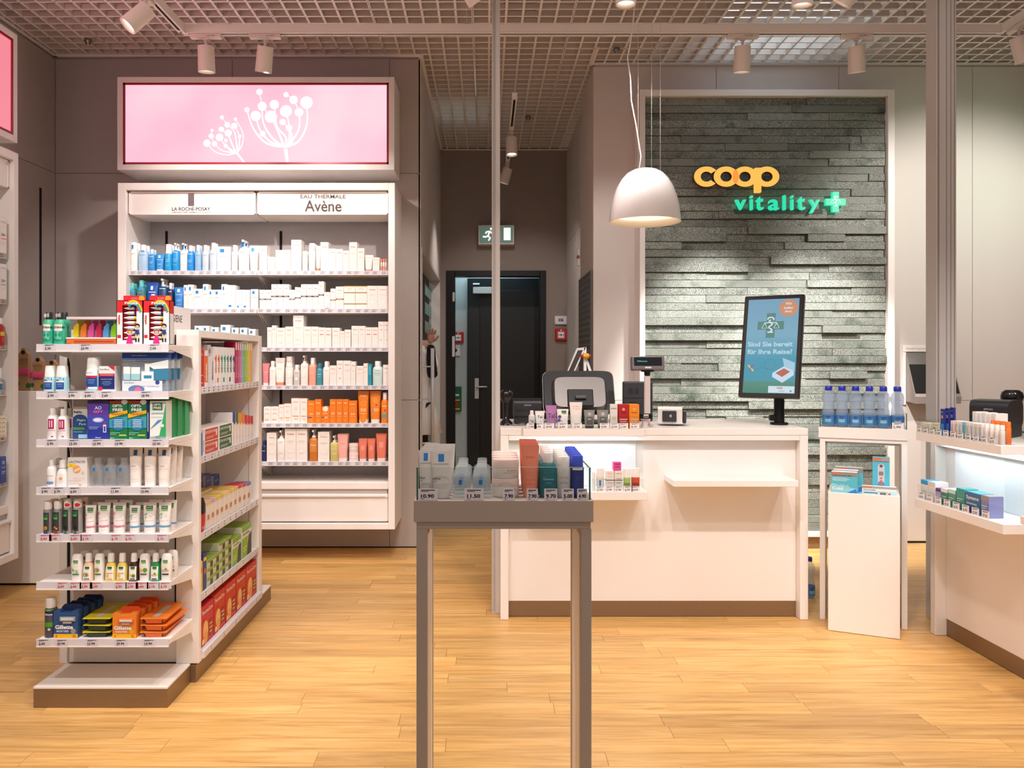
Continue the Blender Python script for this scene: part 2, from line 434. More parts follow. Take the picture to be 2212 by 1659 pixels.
# ---- ceiling: lattice tiles hung under a deck
dk = MB(); dk.box(WX0 - .2, WX1 + .3, -1.0, 9.0, 3.9, 4.0, DECK)
ceil = dk.build('ceiling', kind='structure')
BT, BH, CELL, PAN = 0.0140, 0.035, 0.1, 0.6
def lattice(x0, x1, y0, y1, ox, oy):
    m = MB(); g = 0.0015
    X0, X1, Y0, Y1 = x0 + g, x1 - g, y0 + g, y1 - g
    for i in range(7):
        a = ox + i * CELL
        if a < x0 - .001 or a > x1 + .001: continue
        a0 = max(X0, a - BT / 2); a1 = min(X1, a + BT / 2)
        if a1 - a0 > .002: m.box(a0, a1, Y0, Y1, CZ, CZ + .003, PLATE); m.box(a0 + (a1 - a0) * .3, a1 - (a1 - a0) * .3, Y0, Y1, CZ + .003, CZ + BH, WEB)
    for i in range(7):
        b = oy + i * CELL
        if b < y0 - .001 or b > y1 + .001: continue
        b0 = max(Y0, b - BT / 2); b1 = min(Y1, b + BT / 2)
        if b1 - b0 > .002: m.box(X0, X1, b0, b1, CZ + .0002, CZ + .0032, PLATE); m.box(X0, X1, b0 + (b1 - b0) * .3, b1 - (b1 - b0) * .3, CZ + .0032, CZ + BH, WEB)
    return m
full = None
GX, GY = 0.52 - 6 * PAN, 5.36 - 5 * PAN
for i in range(12):
    for j in range(10):
        ox, oy = GX + i * PAN, GY + j * PAN
        cx = ox + PAN / 2
        regs = []
        x0, x1 = max(ox, WX0), min(ox + PAN, WX1)
        if x1 - x0 < .02: continue
        if cx < CX0: ymax = WY; x1 = min(x1, 9)
        if oy + PAN <= WY:
            regs.append((x0, x1, oy, oy + PAN))
        elif oy < WY:
            # row cut by the walls
            for a, b, ym in ((WX0, CX0, WY), (CX0, 0.745, 9), (0.745, WX1, WYR)):
                q0, q1 = max(x0, a), min(x1, b)
                if q1 - q0 > .02: regs.append((q0, q1, oy, min(oy + PAN, ym)))
        else:
            q0, q1 = max(x0, CX0), min(x1, CX1)
            if q1 - q0 > .02 and oy < CY: regs.append((q0, q1, oy, min(oy + PAN, CY)))
        for (q0, q1, r0, r1) in regs:
            if abs(q1 - q0 - PAN) < 1e-4 and abs(r1 - r0 - PAN) < 1e-4:
                if full is None: full = lattice(0, PAN, 0, PAN, 0, 0).mesh('lattice_tile')
                o = ob('lattice_tile', full, ceil); o.location = (ox, oy, random.uniform(0, .003))
            else:
                lattice(q0, q1, r0, r1, ox, oy).build('lattice_tile', ceil)
# edge trim angle
et = MB()
for a in ((WX0, CX0 + .02, WY - .02, WY), (WX0, WX0 + .02, 2.4, WY), (CX0 - 0.0, CX0 + .02, WY, CY), (CX0, CX1, CY - .02, CY), (0.745, WX1, WYR - .02, WYR), (0.725, 0.745, WYR - .3, WYR)):
    et.box(a[0], a[1], a[2], a[3], CZ - .008, CZ + .002, PLATE)
et.build('trim_4', kind='structure')
# lit troffer above the lattice
tr = thing('ceiling_troffer', 'cold white lit troffer above the lattice ceiling tiles', 'light', (1.92, 5.08, 3.52))
MB().box(-.36, .36, -.22, .26, 0.0, .02, mat('troffer_light', 'd9f0ff', emit=2.6)).build('diffuser', tr)
hm = MB(); hm.box(-.38, .38, -.24, .28, .021, .09, PLATE); hm.build('housing', tr)
tr = thing('ceiling_troffer', 'dim square fitting above the corridor lattice ceiling', 'light', (-.2, 6.6, 3.52))
MB().box(-.2, .2, -.3, .3, 0.0, .02, mat('troffer_dim', 'cfe6e2', emit=.55)).build('diffuser', tr)
MB().box(-.22, .22, -.32, .32, .021, .09, PLATE).build('housing', tr)

for x, y, l in ((1105, 92, 'dark round duct mouth above the lattice beside the slim post'), (1142, 95, 'dark round duct mouth above the lattice nearer the pendant')):
    t = thing('duct_mouth', l, 'duct', (px(x, 5.33), 5.33, 3.42)); m = MB(); m.loft([(0, .055, .055), (.25, .055, .055)], mat('duct_grey', '4a4442', .7), 20, cap=False); m.build('duct_collar', t); m = MB(); m.loft([(.004, .052, .052), (.008, .052, .052)], DARK, 20); m.build('duct_opening', t)
# ---- stone wall feature with frame
SX0, SX1, SFY = 1.032, 2.745, 5.44
IX0, IX1 = 1.069, 2.700
FZ0, FZ1 = 0.083, 3.089
IZ0, IZ1 = 0.118, 3.046
st = thing('stone_feature_wall', 'tall grey-green split stone wall in a white frame behind the till', 'wall feature', (0, 0, 0))
f = MB()
f.bbox(SX0, IX0, SFY, WYR, FZ0, FZ1, WHITE, .002); f.bbox(IX1, SX1, SFY, WYR, FZ0, FZ1, WHITE, .002)
f.bbox(IX0, IX1, SFY, WYR, IZ1, FZ1, WHITE, .002); f.bbox(IX0, IX1, SFY, WYR, FZ0, IZ0, WHITE, .002)
f.build('frame', st)
MB().box(SX0 + .01, SX1 - .01, SFY + .02, WYR - .002, 0.001, FZ0, PLINTH).build('plinth', st)
MB().box(IX0, IX1, 5.56, WYR - .002, IZ0, IZ1, mat('stone_bed', '39403c', .9)).build('bed', st)
def stone_mat():
    m = bpy.data.materials.new('split_stone'); m.use_nodes = True
    nt = m.node_tree; N = nt.nodes; L = nt.links; p = N['Principled BSDF']
    tc = N.new('ShaderNodeTexCoord'); oi = N.new('ShaderNodeObjectInfo')
    va = N.new('ShaderNodeVectorMath'); mu = N.new('ShaderNodeMath'); mu.operation = 'MULTIPLY'; mu.inputs[1].default_value = 31
    L.new(oi.outputs['Random'], mu.inputs[0]); L.new(tc.outputs['Object'], va.inputs[0]); L.new(mu.outputs[0], va.inputs[1])
    n1 = N.new('ShaderNodeTexNoise'); n1.inputs['Scale'].default_value = 380; n1.inputs['Detail'].default_value = 3
    n2 = N.new('ShaderNodeTexNoise'); n2.inputs['Scale'].default_value = 9; n2.inputs['Detail'].default_value = 5
    L.new(va.outputs[0], n1.inputs['Vector']); L.new(va.outputs[0], n2.inputs['Vector'])
    r1 = N.new('ShaderNodeValToRGB'); e = r1.color_ramp.elements
    e[0].position = .36; e[0].color = (*lin('303632'), 1); e[1].position = .64; e[1].color = (*lin('cdd0c6'), 1); k = e.new(.5); k.color = (*lin('767d75'), 1)
    L.new(n1.outputs[0], r1.inputs[0])
    r2 = N.new('ShaderNodeValToRGB'); e = r2.color_ramp.elements
    e[0].position = .28; e[0].color = (*lin('a8b8ac'), 1); e[1].position = .45; e[1].color = (1, 1, 1, 1)
    L.new(n2.outputs[0], r2.inputs[0])
    mx = N.new('ShaderNodeMix'); mx.data_type = 'RGBA'; mx.blend_type = 'MULTIPLY'; mx.inputs[0].default_value = 1
    L.new(r1.outputs[0], mx.inputs[6]); L.new(r2.outputs[0], mx.inputs[7])
    hs = N.new('ShaderNodeHueSaturation'); mr = N.new('ShaderNodeMapRange'); mr.inputs['To Min'].default_value = .70; mr.inputs['To Max'].default_value = 1.08
    L.new(oi.outputs['Random'], mr.inputs[0]); L.new(mr.outputs[0], hs.inputs['Value']); L.new(mx.outputs[2], hs.inputs['Color'])
    L.new(hs.outputs[0], p.inputs['Base Color']); p.inputs['Roughness'].default_value = .55
    b = N.new('ShaderNodeBump'); b.inputs['Strength'].default_value = .5; b.inputs['Distance'].default_value = .002
    L.new(n1.outputs[0], b.inputs['Height']); L.new(b.outputs[0], p.inputs['Normal'])
    return m
STONE = stone_mat()
random.seed(11)
NR = 57; RH = (IZ1 - IZ0) / NR; prev = 0
for r in range(NR):
    x = IX0; z0 = IZ0 + r * RH
    cuts = [IX0]
    while x < IX1 - .22:
        x += random.choice((.25, .42, .55, .7, .85, 1.0)); cuts.append(min(x, IX1))
    if cuts[-1] < IX1: cuts.append(IX1)
    if len(cuts) > 2 and IX1 - cuts[-2] < .1: cuts.pop(-2)
    for a, b in zip(cuts, cuts[1:]):
        d = random.choice([q for q in ((0, .007, .014, .022, .032) if r < 46 else (0, .004, .009, .014)) if abs(q - prev) > .003]); prev = d
        s = MB(); s.bbox(-(b - a) / 2 + .0005, (b - a) / 2 - .0005, -.06, .06, .0012, RH - .0012, STONE, .0014)
        o = s.build('stone_slab', st); o.location = ((a + b) / 2, 5.548 - d, z0)

# ---- slim aluminium posts
for name, xa, xb, Y, lab in (('aluminium_post', 1062.5, 1080.3, 4.07, 'slim aluminium post at the till counter end by the corridor'),
                        ('aluminium_post', 2023, 2066, 3.93, 'broad ribbed aluminium post between the two counters')):
    t = thing(name, lab, 'post'); X0, X1 = px(xa, Y), px(xb, Y); w = X1 - X0
    m = MB(); m.bbox(X0, X1, Y, Y + w * .8 + .02, 0.0, CZ, ALU, .002); m.build('column_profile', t)
    g = MB()
    for q in ((.12, .24, .30, .42) if w < .07 else (.05, .10, .48, .70, .88)):
        g.box(X0 + w * q, X0 + w * q + w * .03, Y - .0015, Y, 0.01, CZ - .01, mat('groove_shade', '9a928f', .5, metal=.3))
    g.build('groove', t)

# ================================================================== TRACKS, SPOTLIGHTS, PENDANT, SIGNS
TZ = 3.05
def track(label, pts, group='lighting tracks'):
    (x0, y0), (x1, y1) = pts
    t = thing('lighting_track', label, 'lighting track', (0, 0, 0), 0, group)
    d = Vector((x1 - x0, y1 - y0, 0)); L = d.length; ang = math.atan2(d.y, d.x)
    M = Matrix.Translation((x0, y0, TZ)) @ Matrix.Rotation(ang, 4, 'Z')
    m = MB(); m.bbox(0, L, -.018, .018, 0.006, .05, PLATE, .002, M); m.box(0, L, -.018, -.008, 0, .006, PLATE, M); m.box(0, L, .008, .018, 0, .006, PLATE, M); m.build('rail', t)
    m = MB(); m.box(.03, L - .03, -.007, .007, .002, .0058, DARK, M); m.build('slot', t)
    for k in range(int(L / 1.3) + 1):
        m = MB(); a = min(.25 + k * 1.3, L - .1)
        m.tube([(a, 0, .05), (a, 0, CZ - TZ + .1)], .0015, ALU, 5, M); m.box(a - .015, a + .015, -.004, .004, .05, .058, ALU, M); m.build('suspension_wire', t)
    return t
TY, TXL, TXR = 4.42, -1.654, 2.816
track('white lighting track running along the shelf wall and stone wall', ((TXL, TY), (TXR, TY)))
track('white lighting track running forward from the corner nearest the pink signs', ((TXL, TY - .02), (TXL, .9)))
track('white lighting track running forward from the corner beyond the broad post', ((TXR, TY - .02), (TXR, .9)))
track('white lighting track above the tills, nearer the shop front', ((TXL + .02, 3.585), (TXR - .02, 3.585)))
track('short lighting track along the corridor ceiling', ((.195, 5.53), (.195, 7.75)))

HOUS = mat('lamp_housing_white', 'e9ddd6', .5)
def spot_fixture(label, x, y, yaw, tilt, along=0):
    """yaw: direction the head leans to (deg, 0 = +Y), tilt from straight down"""
    t = thing('track_spotlight', label, 'spotlight', (x, y, TZ), 0, 'track spotlights')
    m = MB(); Ma = Matrix.Rotation(math.radians(along), 4, 'Z')
    m.bbox(-.085, .085, -.016, .016, -.024, -.0005, HOUS, .003, Ma); m.text('max 35W', .03, -.012, .008, -.0165, INK, Ma); m.build('adapter', t)
    m = MB(); m.tube([(0, 0, -.024), (0, 0, -.09)], .008, HOUS, 10); m.bbox(-.014, .014, -.01, .01, -.034, -.022, HOUS, .002); m.build('stem', t)
    R = Matrix.Translation((0, 0, -.085)) @ Matrix.Rotation(math.radians(-yaw), 4, 'Z') @ Matrix.Rotation(math.radians(tilt), 4, 'X')
    m = MB(); m.loft([(0.018, .043, .043), (-.118, .0455, .0455)], HOUS, 24, R, cap=False)
    m.loft([(-.118, .0455, .0455), (-.118, .041, .041), (-.10, .038, .038)], HOUS, 24, R, cap=False)
    m.loft([(0.018, .043, .043), (.018, .040, .040), (0.0, .038, .038)], mat('housing_inner', '6e625c', .7), 24, R); m.build('housing', t)
    m = MB(); m.loft([(-.1005, .0375, .0375), (-.10, .0375, .0375)], mat('spot_lens', 'fff1e2', emit=3.0), 24, R); m.build('lens', t)
spot_fixture('cylindrical spotlight on the rear track above the pink flower sign, nearer the corner', px(445, TY), TY, 0, 6)
spot_fixture('cylindrical spotlight on the rear track above the pink flower sign, nearer the corridor', px(573, TY), TY, -30, 20)
spot_fixture('cylindrical spotlight above the stone wall, nearer the pendant lamp', px(1604, TY), TY, 0, 10)
spot_fixture('cylindrical spotlight above the stone wall, nearer the broad post', px(1850, TY), TY, 30, 14)
spot_fixture('tilted spotlight on the side track near the pink corner sign', TXL, 3.93, -120, 42, 90)
spot_fixture('tilted spotlight on the side track beyond the broad post', TXR, 4.28, 70, 22, 90)
Y2 = 3.585
spot_fixture('front track spotlight leaning sideways by the slim post', px(1000, Y2) + .0, Y2, 60, 40)
spot_fixture('front track spotlight hanging straight above the pendant lamp', px(1352, Y2), Y2, 0, 0)
spot_fixture('lit front track spotlight pointing down above the stone wall', px(1735, Y2), Y2, 0, 6)
spot_fixture('lit front track spotlight tilted away from the stone sign', px(1852, Y2), Y2, -48, 36)
spot_fixture('first spotlight of the corridor track', .195, 6.25, 170, 8, 90)
spot_fixture('far spotlight of the corridor track, tilted', .19, 7.25, -70, 18, 90)

# pendant
PY = 4.2; pxx = px(1393, PY); pzb = pz(480, PY)
t = thing('pendant_lamp', 'large white dome pendant lamp hanging above the till counter', 'pendant lamp', (pxx, PY, pzb))
sh = mat('pendant_white', 'f3eeee', .22)
prof = [(0, .184), (.03, .182), (.08, .175), (.13, .163), (.18, .145), (.22, .122), (.25, .095), (.268, .065), (.276, .035), (.278, .01)]
m = MB(); m.loft([(z, r, r) for z, r in prof], sh, 40, cap=False); m.loft([(0, .184, .184), (0, .181, .181)] + [(z, max(r - .004, .004), max(r - .004, .004)) for z, r in prof[1:-1]] + [(.273, .01, .01)], mat('pendant_inner', 'fff4e4', .6), 40, cap=False); m.build('lamp_shade', t)
m = MB(); m.loft([(.03, .001, .001), (.035, .165, .165), (.04, .165, .165), (.045, .001, .001)], mat('pendant_diffuser', 'ffeccd', emit=1.3), 32, cap=False); m.build('diffuser', t)
m = MB()
for a in (-.035, .035):
    m.tube([(a, 0, .275), (a, 0, 4.0 - pzb - .45)], .0011, ALU, 5)
m.tube([(0.08, 0, .262), (.08, 0, 4.0 - pzb - .45)], .0011, ALU, 5); m.build('suspension_wire', t)
m = MB(); pts = [(-.03, 0, .275), (-.02, 0, .34), (-.045, 0, .5), (-.07, 0, .63), (-.075, 0, .75), (-.09, 0, .85), (-.075, 0, .93), (-.06, 0, 1.05), (-.03, 0, 1.35)]
m.tube(pts, .0035, sh, 7); m.build('power_cord', t)
l = spot((0, 0, .03), (0, 0, -1), 25, 130, (1, .86, .70), .15); l.parent = t; l.name = 'lamp_light'

# pink light-box signs
PINK = bpy.data.materials.new('pink_lit_print'); PINK.use_nodes = True
_n = PINK.node_tree; _p = _n.nodes['Principled BSDF']; _tc = _n.nodes.new('ShaderNodeTexCoord'); _nz = _n.nodes.new('ShaderNodeTexNoise'); _nz.inputs['Scale'].default_value = 1.3
_rp = _n.nodes.new('ShaderNodeValToRGB'); _rp.color_ramp.elements[0].position = .35; _rp.color_ramp.elements[0].color = (*lin('ffbdd3'), 1); _rp.color_ramp.elements[1].position = .68; _rp.color_ramp.elements[1].color = (*lin('ffdde7'), 1)
_n.links.new(_tc.outputs['Object'], _nz.inputs['Vector']); _n.links.new(_nz.outputs[0], _rp.inputs[0]); _n.links.new(_rp.outputs[0], _p.inputs['Emission Color'])
_p.inputs['Specular IOR Level'].default_value = 0; _p.inputs['Emission Strength'].default_value = 1.0; _p.inputs['Base Color'].default_value = (.05, .03, .04, 1)
PINK2 = mat('rose_lit_print', 'ff8f9f', emit=.9)
FLOW = mat('white_lit_print', 'ffffff', emit=1.0)
RED = mat('red_sign_edge', 'a3152a', .4)
def light_box(label, M, W, D, HH, pink):
    t = thing('light_box_sign', label, 'illuminated sign', M.translation, 0, None); t.rotation_euler = M.to_euler()
    b = .036
    m = MB()
    m.bbox(0, W, 0.012, D, 0, HH, WHITE, .002)
    m.bbox(0, b, 0, .013, 0, HH, WHITE, .002); m.bbox(W - b, W, 0, .013, 0, HH, WHITE, .002)
    m.bbox(b, W - b, 0, .013, 0, b, WHITE, .002); m.bbox(b, W - b, 0, .013, HH - b, HH, WHITE, .002); m.build('casing', t)
    m = MB(); e = .0135
    m.box(b, b + e, .002, .012, b, HH - b, RED); m.box(W - b - e, W - b, .002, .012, b, HH - b, RED); m.box(b, W - b, .002, .012, b, b + e, RED); m.box(b, W - b, .002, .012, HH - b - e, HH - b, RED); m.build('red_border', t)
    MB().box(b + e, W - b - e, .009, .0118, b + e, HH - b - e, pink).build('lit_panel', t)
    return t
SY = 5.18
s1 = light_box('pink lit sign box with two white umbel flowers above the tall shelves', Matrix.Translation((px(253, SY), SY, pz(367, SY))), px(852, SY) - px(253, SY), WY - SY - .001, pz(166, SY) - pz(367, SY), PINK)
# flowers (positions in photo crop units, 3.456 per pixel)
fm = MB(); ox, oz = px(253, SY), pz(367, SY)
def FP(cx, cy): return px(240 + cx / 3.456, SY) - ox, pz(150 + cy / 3.456, SY) - oz
def stem(pts, w0, w1):
    P = [FP(*p) for p in pts]; n = 12; out = []
    def cr(t):
        k = t * (len(P) - 1); i = min(int(k), len(P) - 2); u = k - i
        p0 = P[max(i - 1, 0)]; p1 = P[i]; p2 = P[i + 1]; p3 = P[min(i + 2, len(P) - 1)]
        return [0.5 * ((2 * p1[j]) + (-p0[j] + p2[j]) * u + (2 * p0[j] - 5 * p1[j] + 4 * p2[j] - p3[j]) * u * u + (-p0[j] + 3 * p1[j] - 3 * p2[j] + p3[j]) * u ** 3) for j in (0, 1)]
    C = [cr(i / n) for i in range(n + 1)]
    for i, c in enumerate(C):
        a = C[max(i - 1, 0)]; b = C[min(i + 1, n)]; dx, dz = b[0] - a[0], b[1] - a[1]; l = math.hypot(dx, dz) or 1
        w = (w0 + (w1 - w0) * i / n) * SY / F / 3.456 / 2
        out.append((c[0] - dz / l * w, .0085, c[1] + dx / l * w)); out.append((c[0] + dz / l * w, .0085, c[1] - dx / l * w))
    fm.add(out, [(2 * i, 2 * i + 1, 2 * i + 3, 2 * i + 2) for i in range(n)], FLOW)
def ball(cx, cy, r):
    x, z = FP(cx, cy); fm.disc(x, z, r * SY / F / 3.456, .0083, FLOW, 24)
for b_ in ((1105, 165, 24), (1125, 272, 34), (1216, 259, 35), (1303, 185, 20), (1360, 224, 32), (1457, 244, 47), (1303, 308, 45), (1401, 317, 33), (1011, 298, 20), (1077, 344, 39), (1190, 350, 46), (1278, 389, 24), (1326, 434, 25), (1129, 478, 23),
           (824, 355, 15), (925, 368, 13), (865, 410, 22), (917, 418, 24), (820, 445, 21), (750, 452, 13), (872, 472, 27), (744, 495, 20), (806, 504, 29), (853, 527, 14), (957, 497, 14), (712, 548, 28), (769, 553, 21), (853, 568, 15)): ball(*b_)
B1 = (1300, 575)
for s_ in ([(1315, 706), (1300, 590)], ): stem(s_, 18, 30)
for pts in ([(1011, 300), (1060, 440), (1160, 550), B1], [(1077, 344), (1110, 450), (1190, 540), B1], [(1125, 272), (1135, 400), (1210, 520), B1], [(1190, 350), (1235, 440), (1285, 560)], [(1216, 259), (1235, 420), (1300, 500), (1305, 570)],
            [(1303, 308), (1330, 440), (1325, 570)], [(1326, 434), (1350, 500), (1320, 575)], [(1401, 317), (1400, 440), (1320, 575)], [(1457, 244), (1460, 400), (1400, 530), B1]): stem(pts, 9, 20)
for pts in ([(1105, 165), (1125, 272)], [(1303, 185), (1360, 224), (1401, 317)], [(1278, 389), (1326, 434)], [(1125, 272), (1190, 350)]): stem(pts, 6, 8)
B2 = (935, 620)
stem([B2, (970, 665), (1003, 706)], 16, 13)
for pts in ([(712, 548), (770, 610), (860, 635), B2], [(769, 553), (830, 605), B2], [(853, 568), (890, 605), B2], [(872, 472), (895, 550), B2], [(865, 410), (920, 470), (938, 600)], [(917, 418), (955, 500), (945, 610)], [(925, 368), (980, 470), (975, 560), B2], [(806, 504), (853, 568), B2], [(820, 445), (872, 490), (920, 600)]): stem(pts, 6, 12)
for pts in ([(824, 355), (865, 410)], [(750, 452), (744, 495), (769, 553)], [(853, 527), (853, 568)]): stem(pts, 4, 5)
fm.build('flower_print', s1)
# second box on the side wall (faces +X)
s2 = light_box('rose lit sign box high on the side wall', Matrix.Translation((-2.61, 2.74, 2.48)) @ Matrix.Rotation(math.radians(90), 4, 'Z'), 1.773, .309, .603, PINK2)

# shop sign on the stone
GY2 = 5.41
ORA = mat('orange_lit_acrylic', 'ffbe55', emit=1.05); ORB = mat('amber_lit_acrylic', 'ff9a3c', emit=1.0); GRN = mat('mint_lit_acrylic', '28e3b0', emit=1.0); SIDEO = mat('sign_side_orange', '8a4a12', .5); SIDEG = mat('sign_side_green', '0d4a3a', .5)
sg = thing('shop_sign', 'glowing orange shop name and mint green letters mounted on the stone', 'illuminated sign')
def ring(m, cx, cz, ro, ri, a0=0, a1=360, thick=.035, y=GY2, sx=1.22, front=ORA, side=SIDEO, ecc=0):
    n = 48; vs = []; 
    for k in range(n + 1):
        a = math.radians(a0 + (a1 - a0) * k / n)
        for r, e in ((ro, 0), (ri, ecc)):
            for yy in (y, y + thick): vs.append((cx + e + r * math.cos(a) * sx * (1 if r == ro else .93), yy, cz + r * math.sin(a)))
    fs = []; fb = []
    for k in range(n):
        b = 4 * k; fs.append((b, b + 2, b + 6, b + 4)); fb += [(b, b + 4, b + 5, b + 1), (b + 2, b + 3, b + 7, b + 6), (b + 1, b + 5, b + 7, b + 3)]
    if a1 - a0 < 360: fb += [(0, 1, 3, 2), (4 * n, 4 * n + 2, 4 * n + 3, 4 * n + 1)]
    m.add(vs, fs, front); m.add(vs, fb, side)
s_ = GY2 / F
cz = pz(381.5, GY2); R = 22 * s_; r = 10.8 * s_
m = MB(); ring(m, px(1526, GY2), cz, R, r, 38, 318); m.build('letter', sg)
m = MB(); ring(m, px(1568.5, GY2), cz, R, r); m.build('letter', sg)
m = MB(); ring(m, px(1609.5, GY2), cz, R, r, y=GY2 + .002); m.build('letter', sg)
m = MB(); ring(m, px(1656.8, GY2), cz, R, r, y=GY2 + .001); m.bbox(px(1631.5, GY2), px(1645, GY2), GY2 + .002, GY2 + .035, pz(415, GY2), pz(362, GY2), ORA, .001); m.build('letter', sg)
m = MB(); xl, xr = px(1582.5, GY2), px(1595.5, GY2); pts = [((xl + xr) / 2 + (xr - xl) / 2 * math.cos(a), cz + R * .70 * math.sin(a)) for a in [i * math.pi / 12 for i in range(24)]]; m.poly(pts, GY2 - .002, GY2 + .001, ORB); m.build('letter_overlap', sg)
for ch, xa, xb, ya, yb in (('v', 1588.6, 1612.5, 431, 452.8), ('i', 1621.5, 1627.3, 421.5, 452.8), ('t', 1634, 1650, 424, 453), ('a', 1661.5, 1683.5, 430.5, 453.2), ('l', 1693, 1698, 421.5, 452.8), ('i', 1709.5, 1715, 421.5, 452.8), ('t', 1723.5, 1740, 424, 453), ('y', 1749, 1772, 431, 459.8)):
    m = MB(); X0, X1, Z0, Z1 = px(xa, GY2), px(xb, GY2), pz(yb, GY2), pz(ya, GY2)
    vs, fs, a0, a1, b0, b1 = text_geo(ch, .012)
    m.text(ch, (X0 + X1) / 2, (Z0 + Z1) / 2, Z1 - Z0, GY2, GRN, w=X1 - X0, bold=.012, thick=.03)
    m.build('letter', sg)
def cross(m, cx, cz, a, w, y0, y1, mt):
    m.poly([(cx - w, cz - a), (cx + w, cz - a), (cx + w, cz - w), (cx + a, cz - w), (cx + a, cz + w), (cx + w, cz + w), (cx + w, cz + a), (cx - w, cz + a), (cx - w, cz + w), (cx - a, cz + w), (cx - a, cz - w), (cx - w, cz - w)], y0, y1, mt)
def scales(m, cx, cz, h, y, mt):
    """snake on a staff between two scale pans"""
    r = h * .035
    m.tube([(cx + h * .09 * math.sin(k * .9), y, cz - h * .30 + h * .62 * k / 14) for k in range(15)], r, mt, 5)
    m.tube([(cx + h * .16 * math.cos(a), y, cz + h * .36 + h * .10 * math.sin(a)) for a in (3.4, 2.6, 1.8, 1.0, .2, -.6)], r, mt, 5)
    for s in (-1, 1):
        m.tube([(cx, y, cz + h * .18), (cx + s * h * .3, y, cz + h * .16)], r * .7, mt, 5)
        m.tube([(cx + s * h * .3, y, cz + h * .16), (cx + s * h * .16, y, cz - h * .12), (cx + s * h * .44, y, cz - h * .12), (cx + s * h * .3, y, cz + h * .16)], r * .55, mt, 4)
    m.tube([(cx - h * .14, y, cz - h * .34), (cx + h * .14, y, cz - h * .34)], r, mt, 5)
m = MB(); ccx, ccz = px(1805.5, GY2), pz(436, GY2); cross(m, ccx, ccz, 21.5 * s_, 7 * s_, GY2, GY2 + .03, GRN); cro = m.build('green_cross', sg)
m = MB(); scales(m, ccx, ccz, 26 * s_, GY2 - .002, mat('white_lit_acrylic', 'f4fffb', emit=1.0)); m.build('emblem', cro)
m = MB(); m.box(px(1590, GY2), px(1782, GY2), 5.45, 5.486, pz(459, GY2), pz(449, GY2), mat('sign_rail', '4a4a44', .6)); m.build('mounting_rail', sg)

# exit sign, call points, thermostat
t = thing('exit_sign', 'lit exit sign with white running figure above the black doorway', 'exit sign')
EX0, EX1, EZ0, EZ1, EY = px(1033, 7.80), px(1111, 7.80), pz(528, 7.80), pz(486, 7.80), 7.80
m = MB(); m.bbox(EX0, EX1, EY, CY, EZ0, EZ1, ALU, .004); m.build('casing', t)
m = MB(); m.box(EX0 + .012, EX1 - .012, EY - .002, EY, EZ0 + .012, EZ1 - .012, mat('exit_green_dim', '5d7566', emit=.7)); m.build('lit_panel', t)
m = MB(); W_ = mat('exit_white', 'f4fff6', emit=1.0); q = lambda x, y: (px(x, 7.8), pz(y, 7.8))
x0, z0 = q(1088, 519); x1, z1 = q(1103, 492); m.box(x0, x1, EY - .004, EY - .002, z0, z1, W_); m.build('doorway_symbol', t); m = MB()
cx, cz2 = q(1061, 494.5); m.disc(cx, cz2, .012, EY - .004, W_)
for a in ([(1058, 500), (1054, 510)], [(1054, 510), (1059, 514), (1055, 520)], [(1054, 510), (1048, 512), (1043, 511)], [(1058, 500), (1063, 504), (1067, 502)], [(1058, 500), (1051, 501), (1049, 505)]):
    m.tube([(q(*p)[0], EY - .004, q(*p)[1]) for p in a], .0085, W_, 6)
m.build('running_figure', t)
def call_point(label, X, Z, Y, s=.115):
    t = thing('fire_call_point', label, 'fire alarm', (X, Y, Z))
    m = MB(); m.bbox(-s / 2, s / 2, -.05, 0, -s / 2, s / 2, c_('c3121a', .35), .006); m.build('casing', t)
    m = MB(); m.bbox(-s * .27, s * .27, -.053, -.05, -s * .30, s * .24, TAGW, .001); m.disc(0, -.004, s * .07, -.0535, INK)
    for k in (-1, 1): m.add([(k * s * .12, -.0535, -.004), (k * s * .22, -.0535, .004), (k * s * .22, -.0535, -.012)], [(0, 1, 2)], INK)
    m.disc(0, s * .37, s * .07, -.0505, TAGW); m.build('push_plate', t)
call_point('red fire call point on the wall beside the black doorway', px(1211, CY), pz(723, CY), CY)
call_point('red fire call point in the lit space behind the doorway', px(990, BY), pz(729, BY), BY)
t = thing('thermostat', 'small white thermostat above the red fire call point', 'thermostat', (px(1211, CY), CY, pz(692, CY)))
m = MB(); m.bbox(-.058, .058, -.028, 0, -.042, .042, TAGW, .004); m.build('casing', t)
m = MB(); m.box(-.022, .022, -.029, -.028, -.012, .016, mat('lcd_blue', '3d5c9e', .3)); m.text('20°', 0, .002, .016, -.0295, TAGW); m.build('display', t)
t = thing('key_switch', 'small white key switch below the inner fire call point', 'switch', (px(984, BY), BY, pz(757, BY)))
m = MB(); m.bbox(-.05, .05, -.03, 0, -.06, .06, TAGW, .004); m.build('casing', t); m = MB(); m.disc(0, 0, .018, -.031, INK); m.build('key_slot', t)
t = thing('door_alarm_box', 'green door alarm box with red button beyond the doorway', 'alarm', (px(985, BY), BY, pz(861, BY)))
m = MB(); m.bbox(-.06, .06, -.05, 0, -.13, .13, c_('12623a'), .005); m.build('casing', t); m = MB(); m.box(-.045, .045, -.052, -.05, -.115, -.10, c_('e8b81c')); m.box(-.045, .045, -.052, -.05, -.02, -.008, c_('e8b81c')); m.disc(0, -.058, .03, -.053, c_('b3161d')); m.box(-.035, .035, -.052, -.05, .03, .05, TAGW); m.build('button_plate', t)
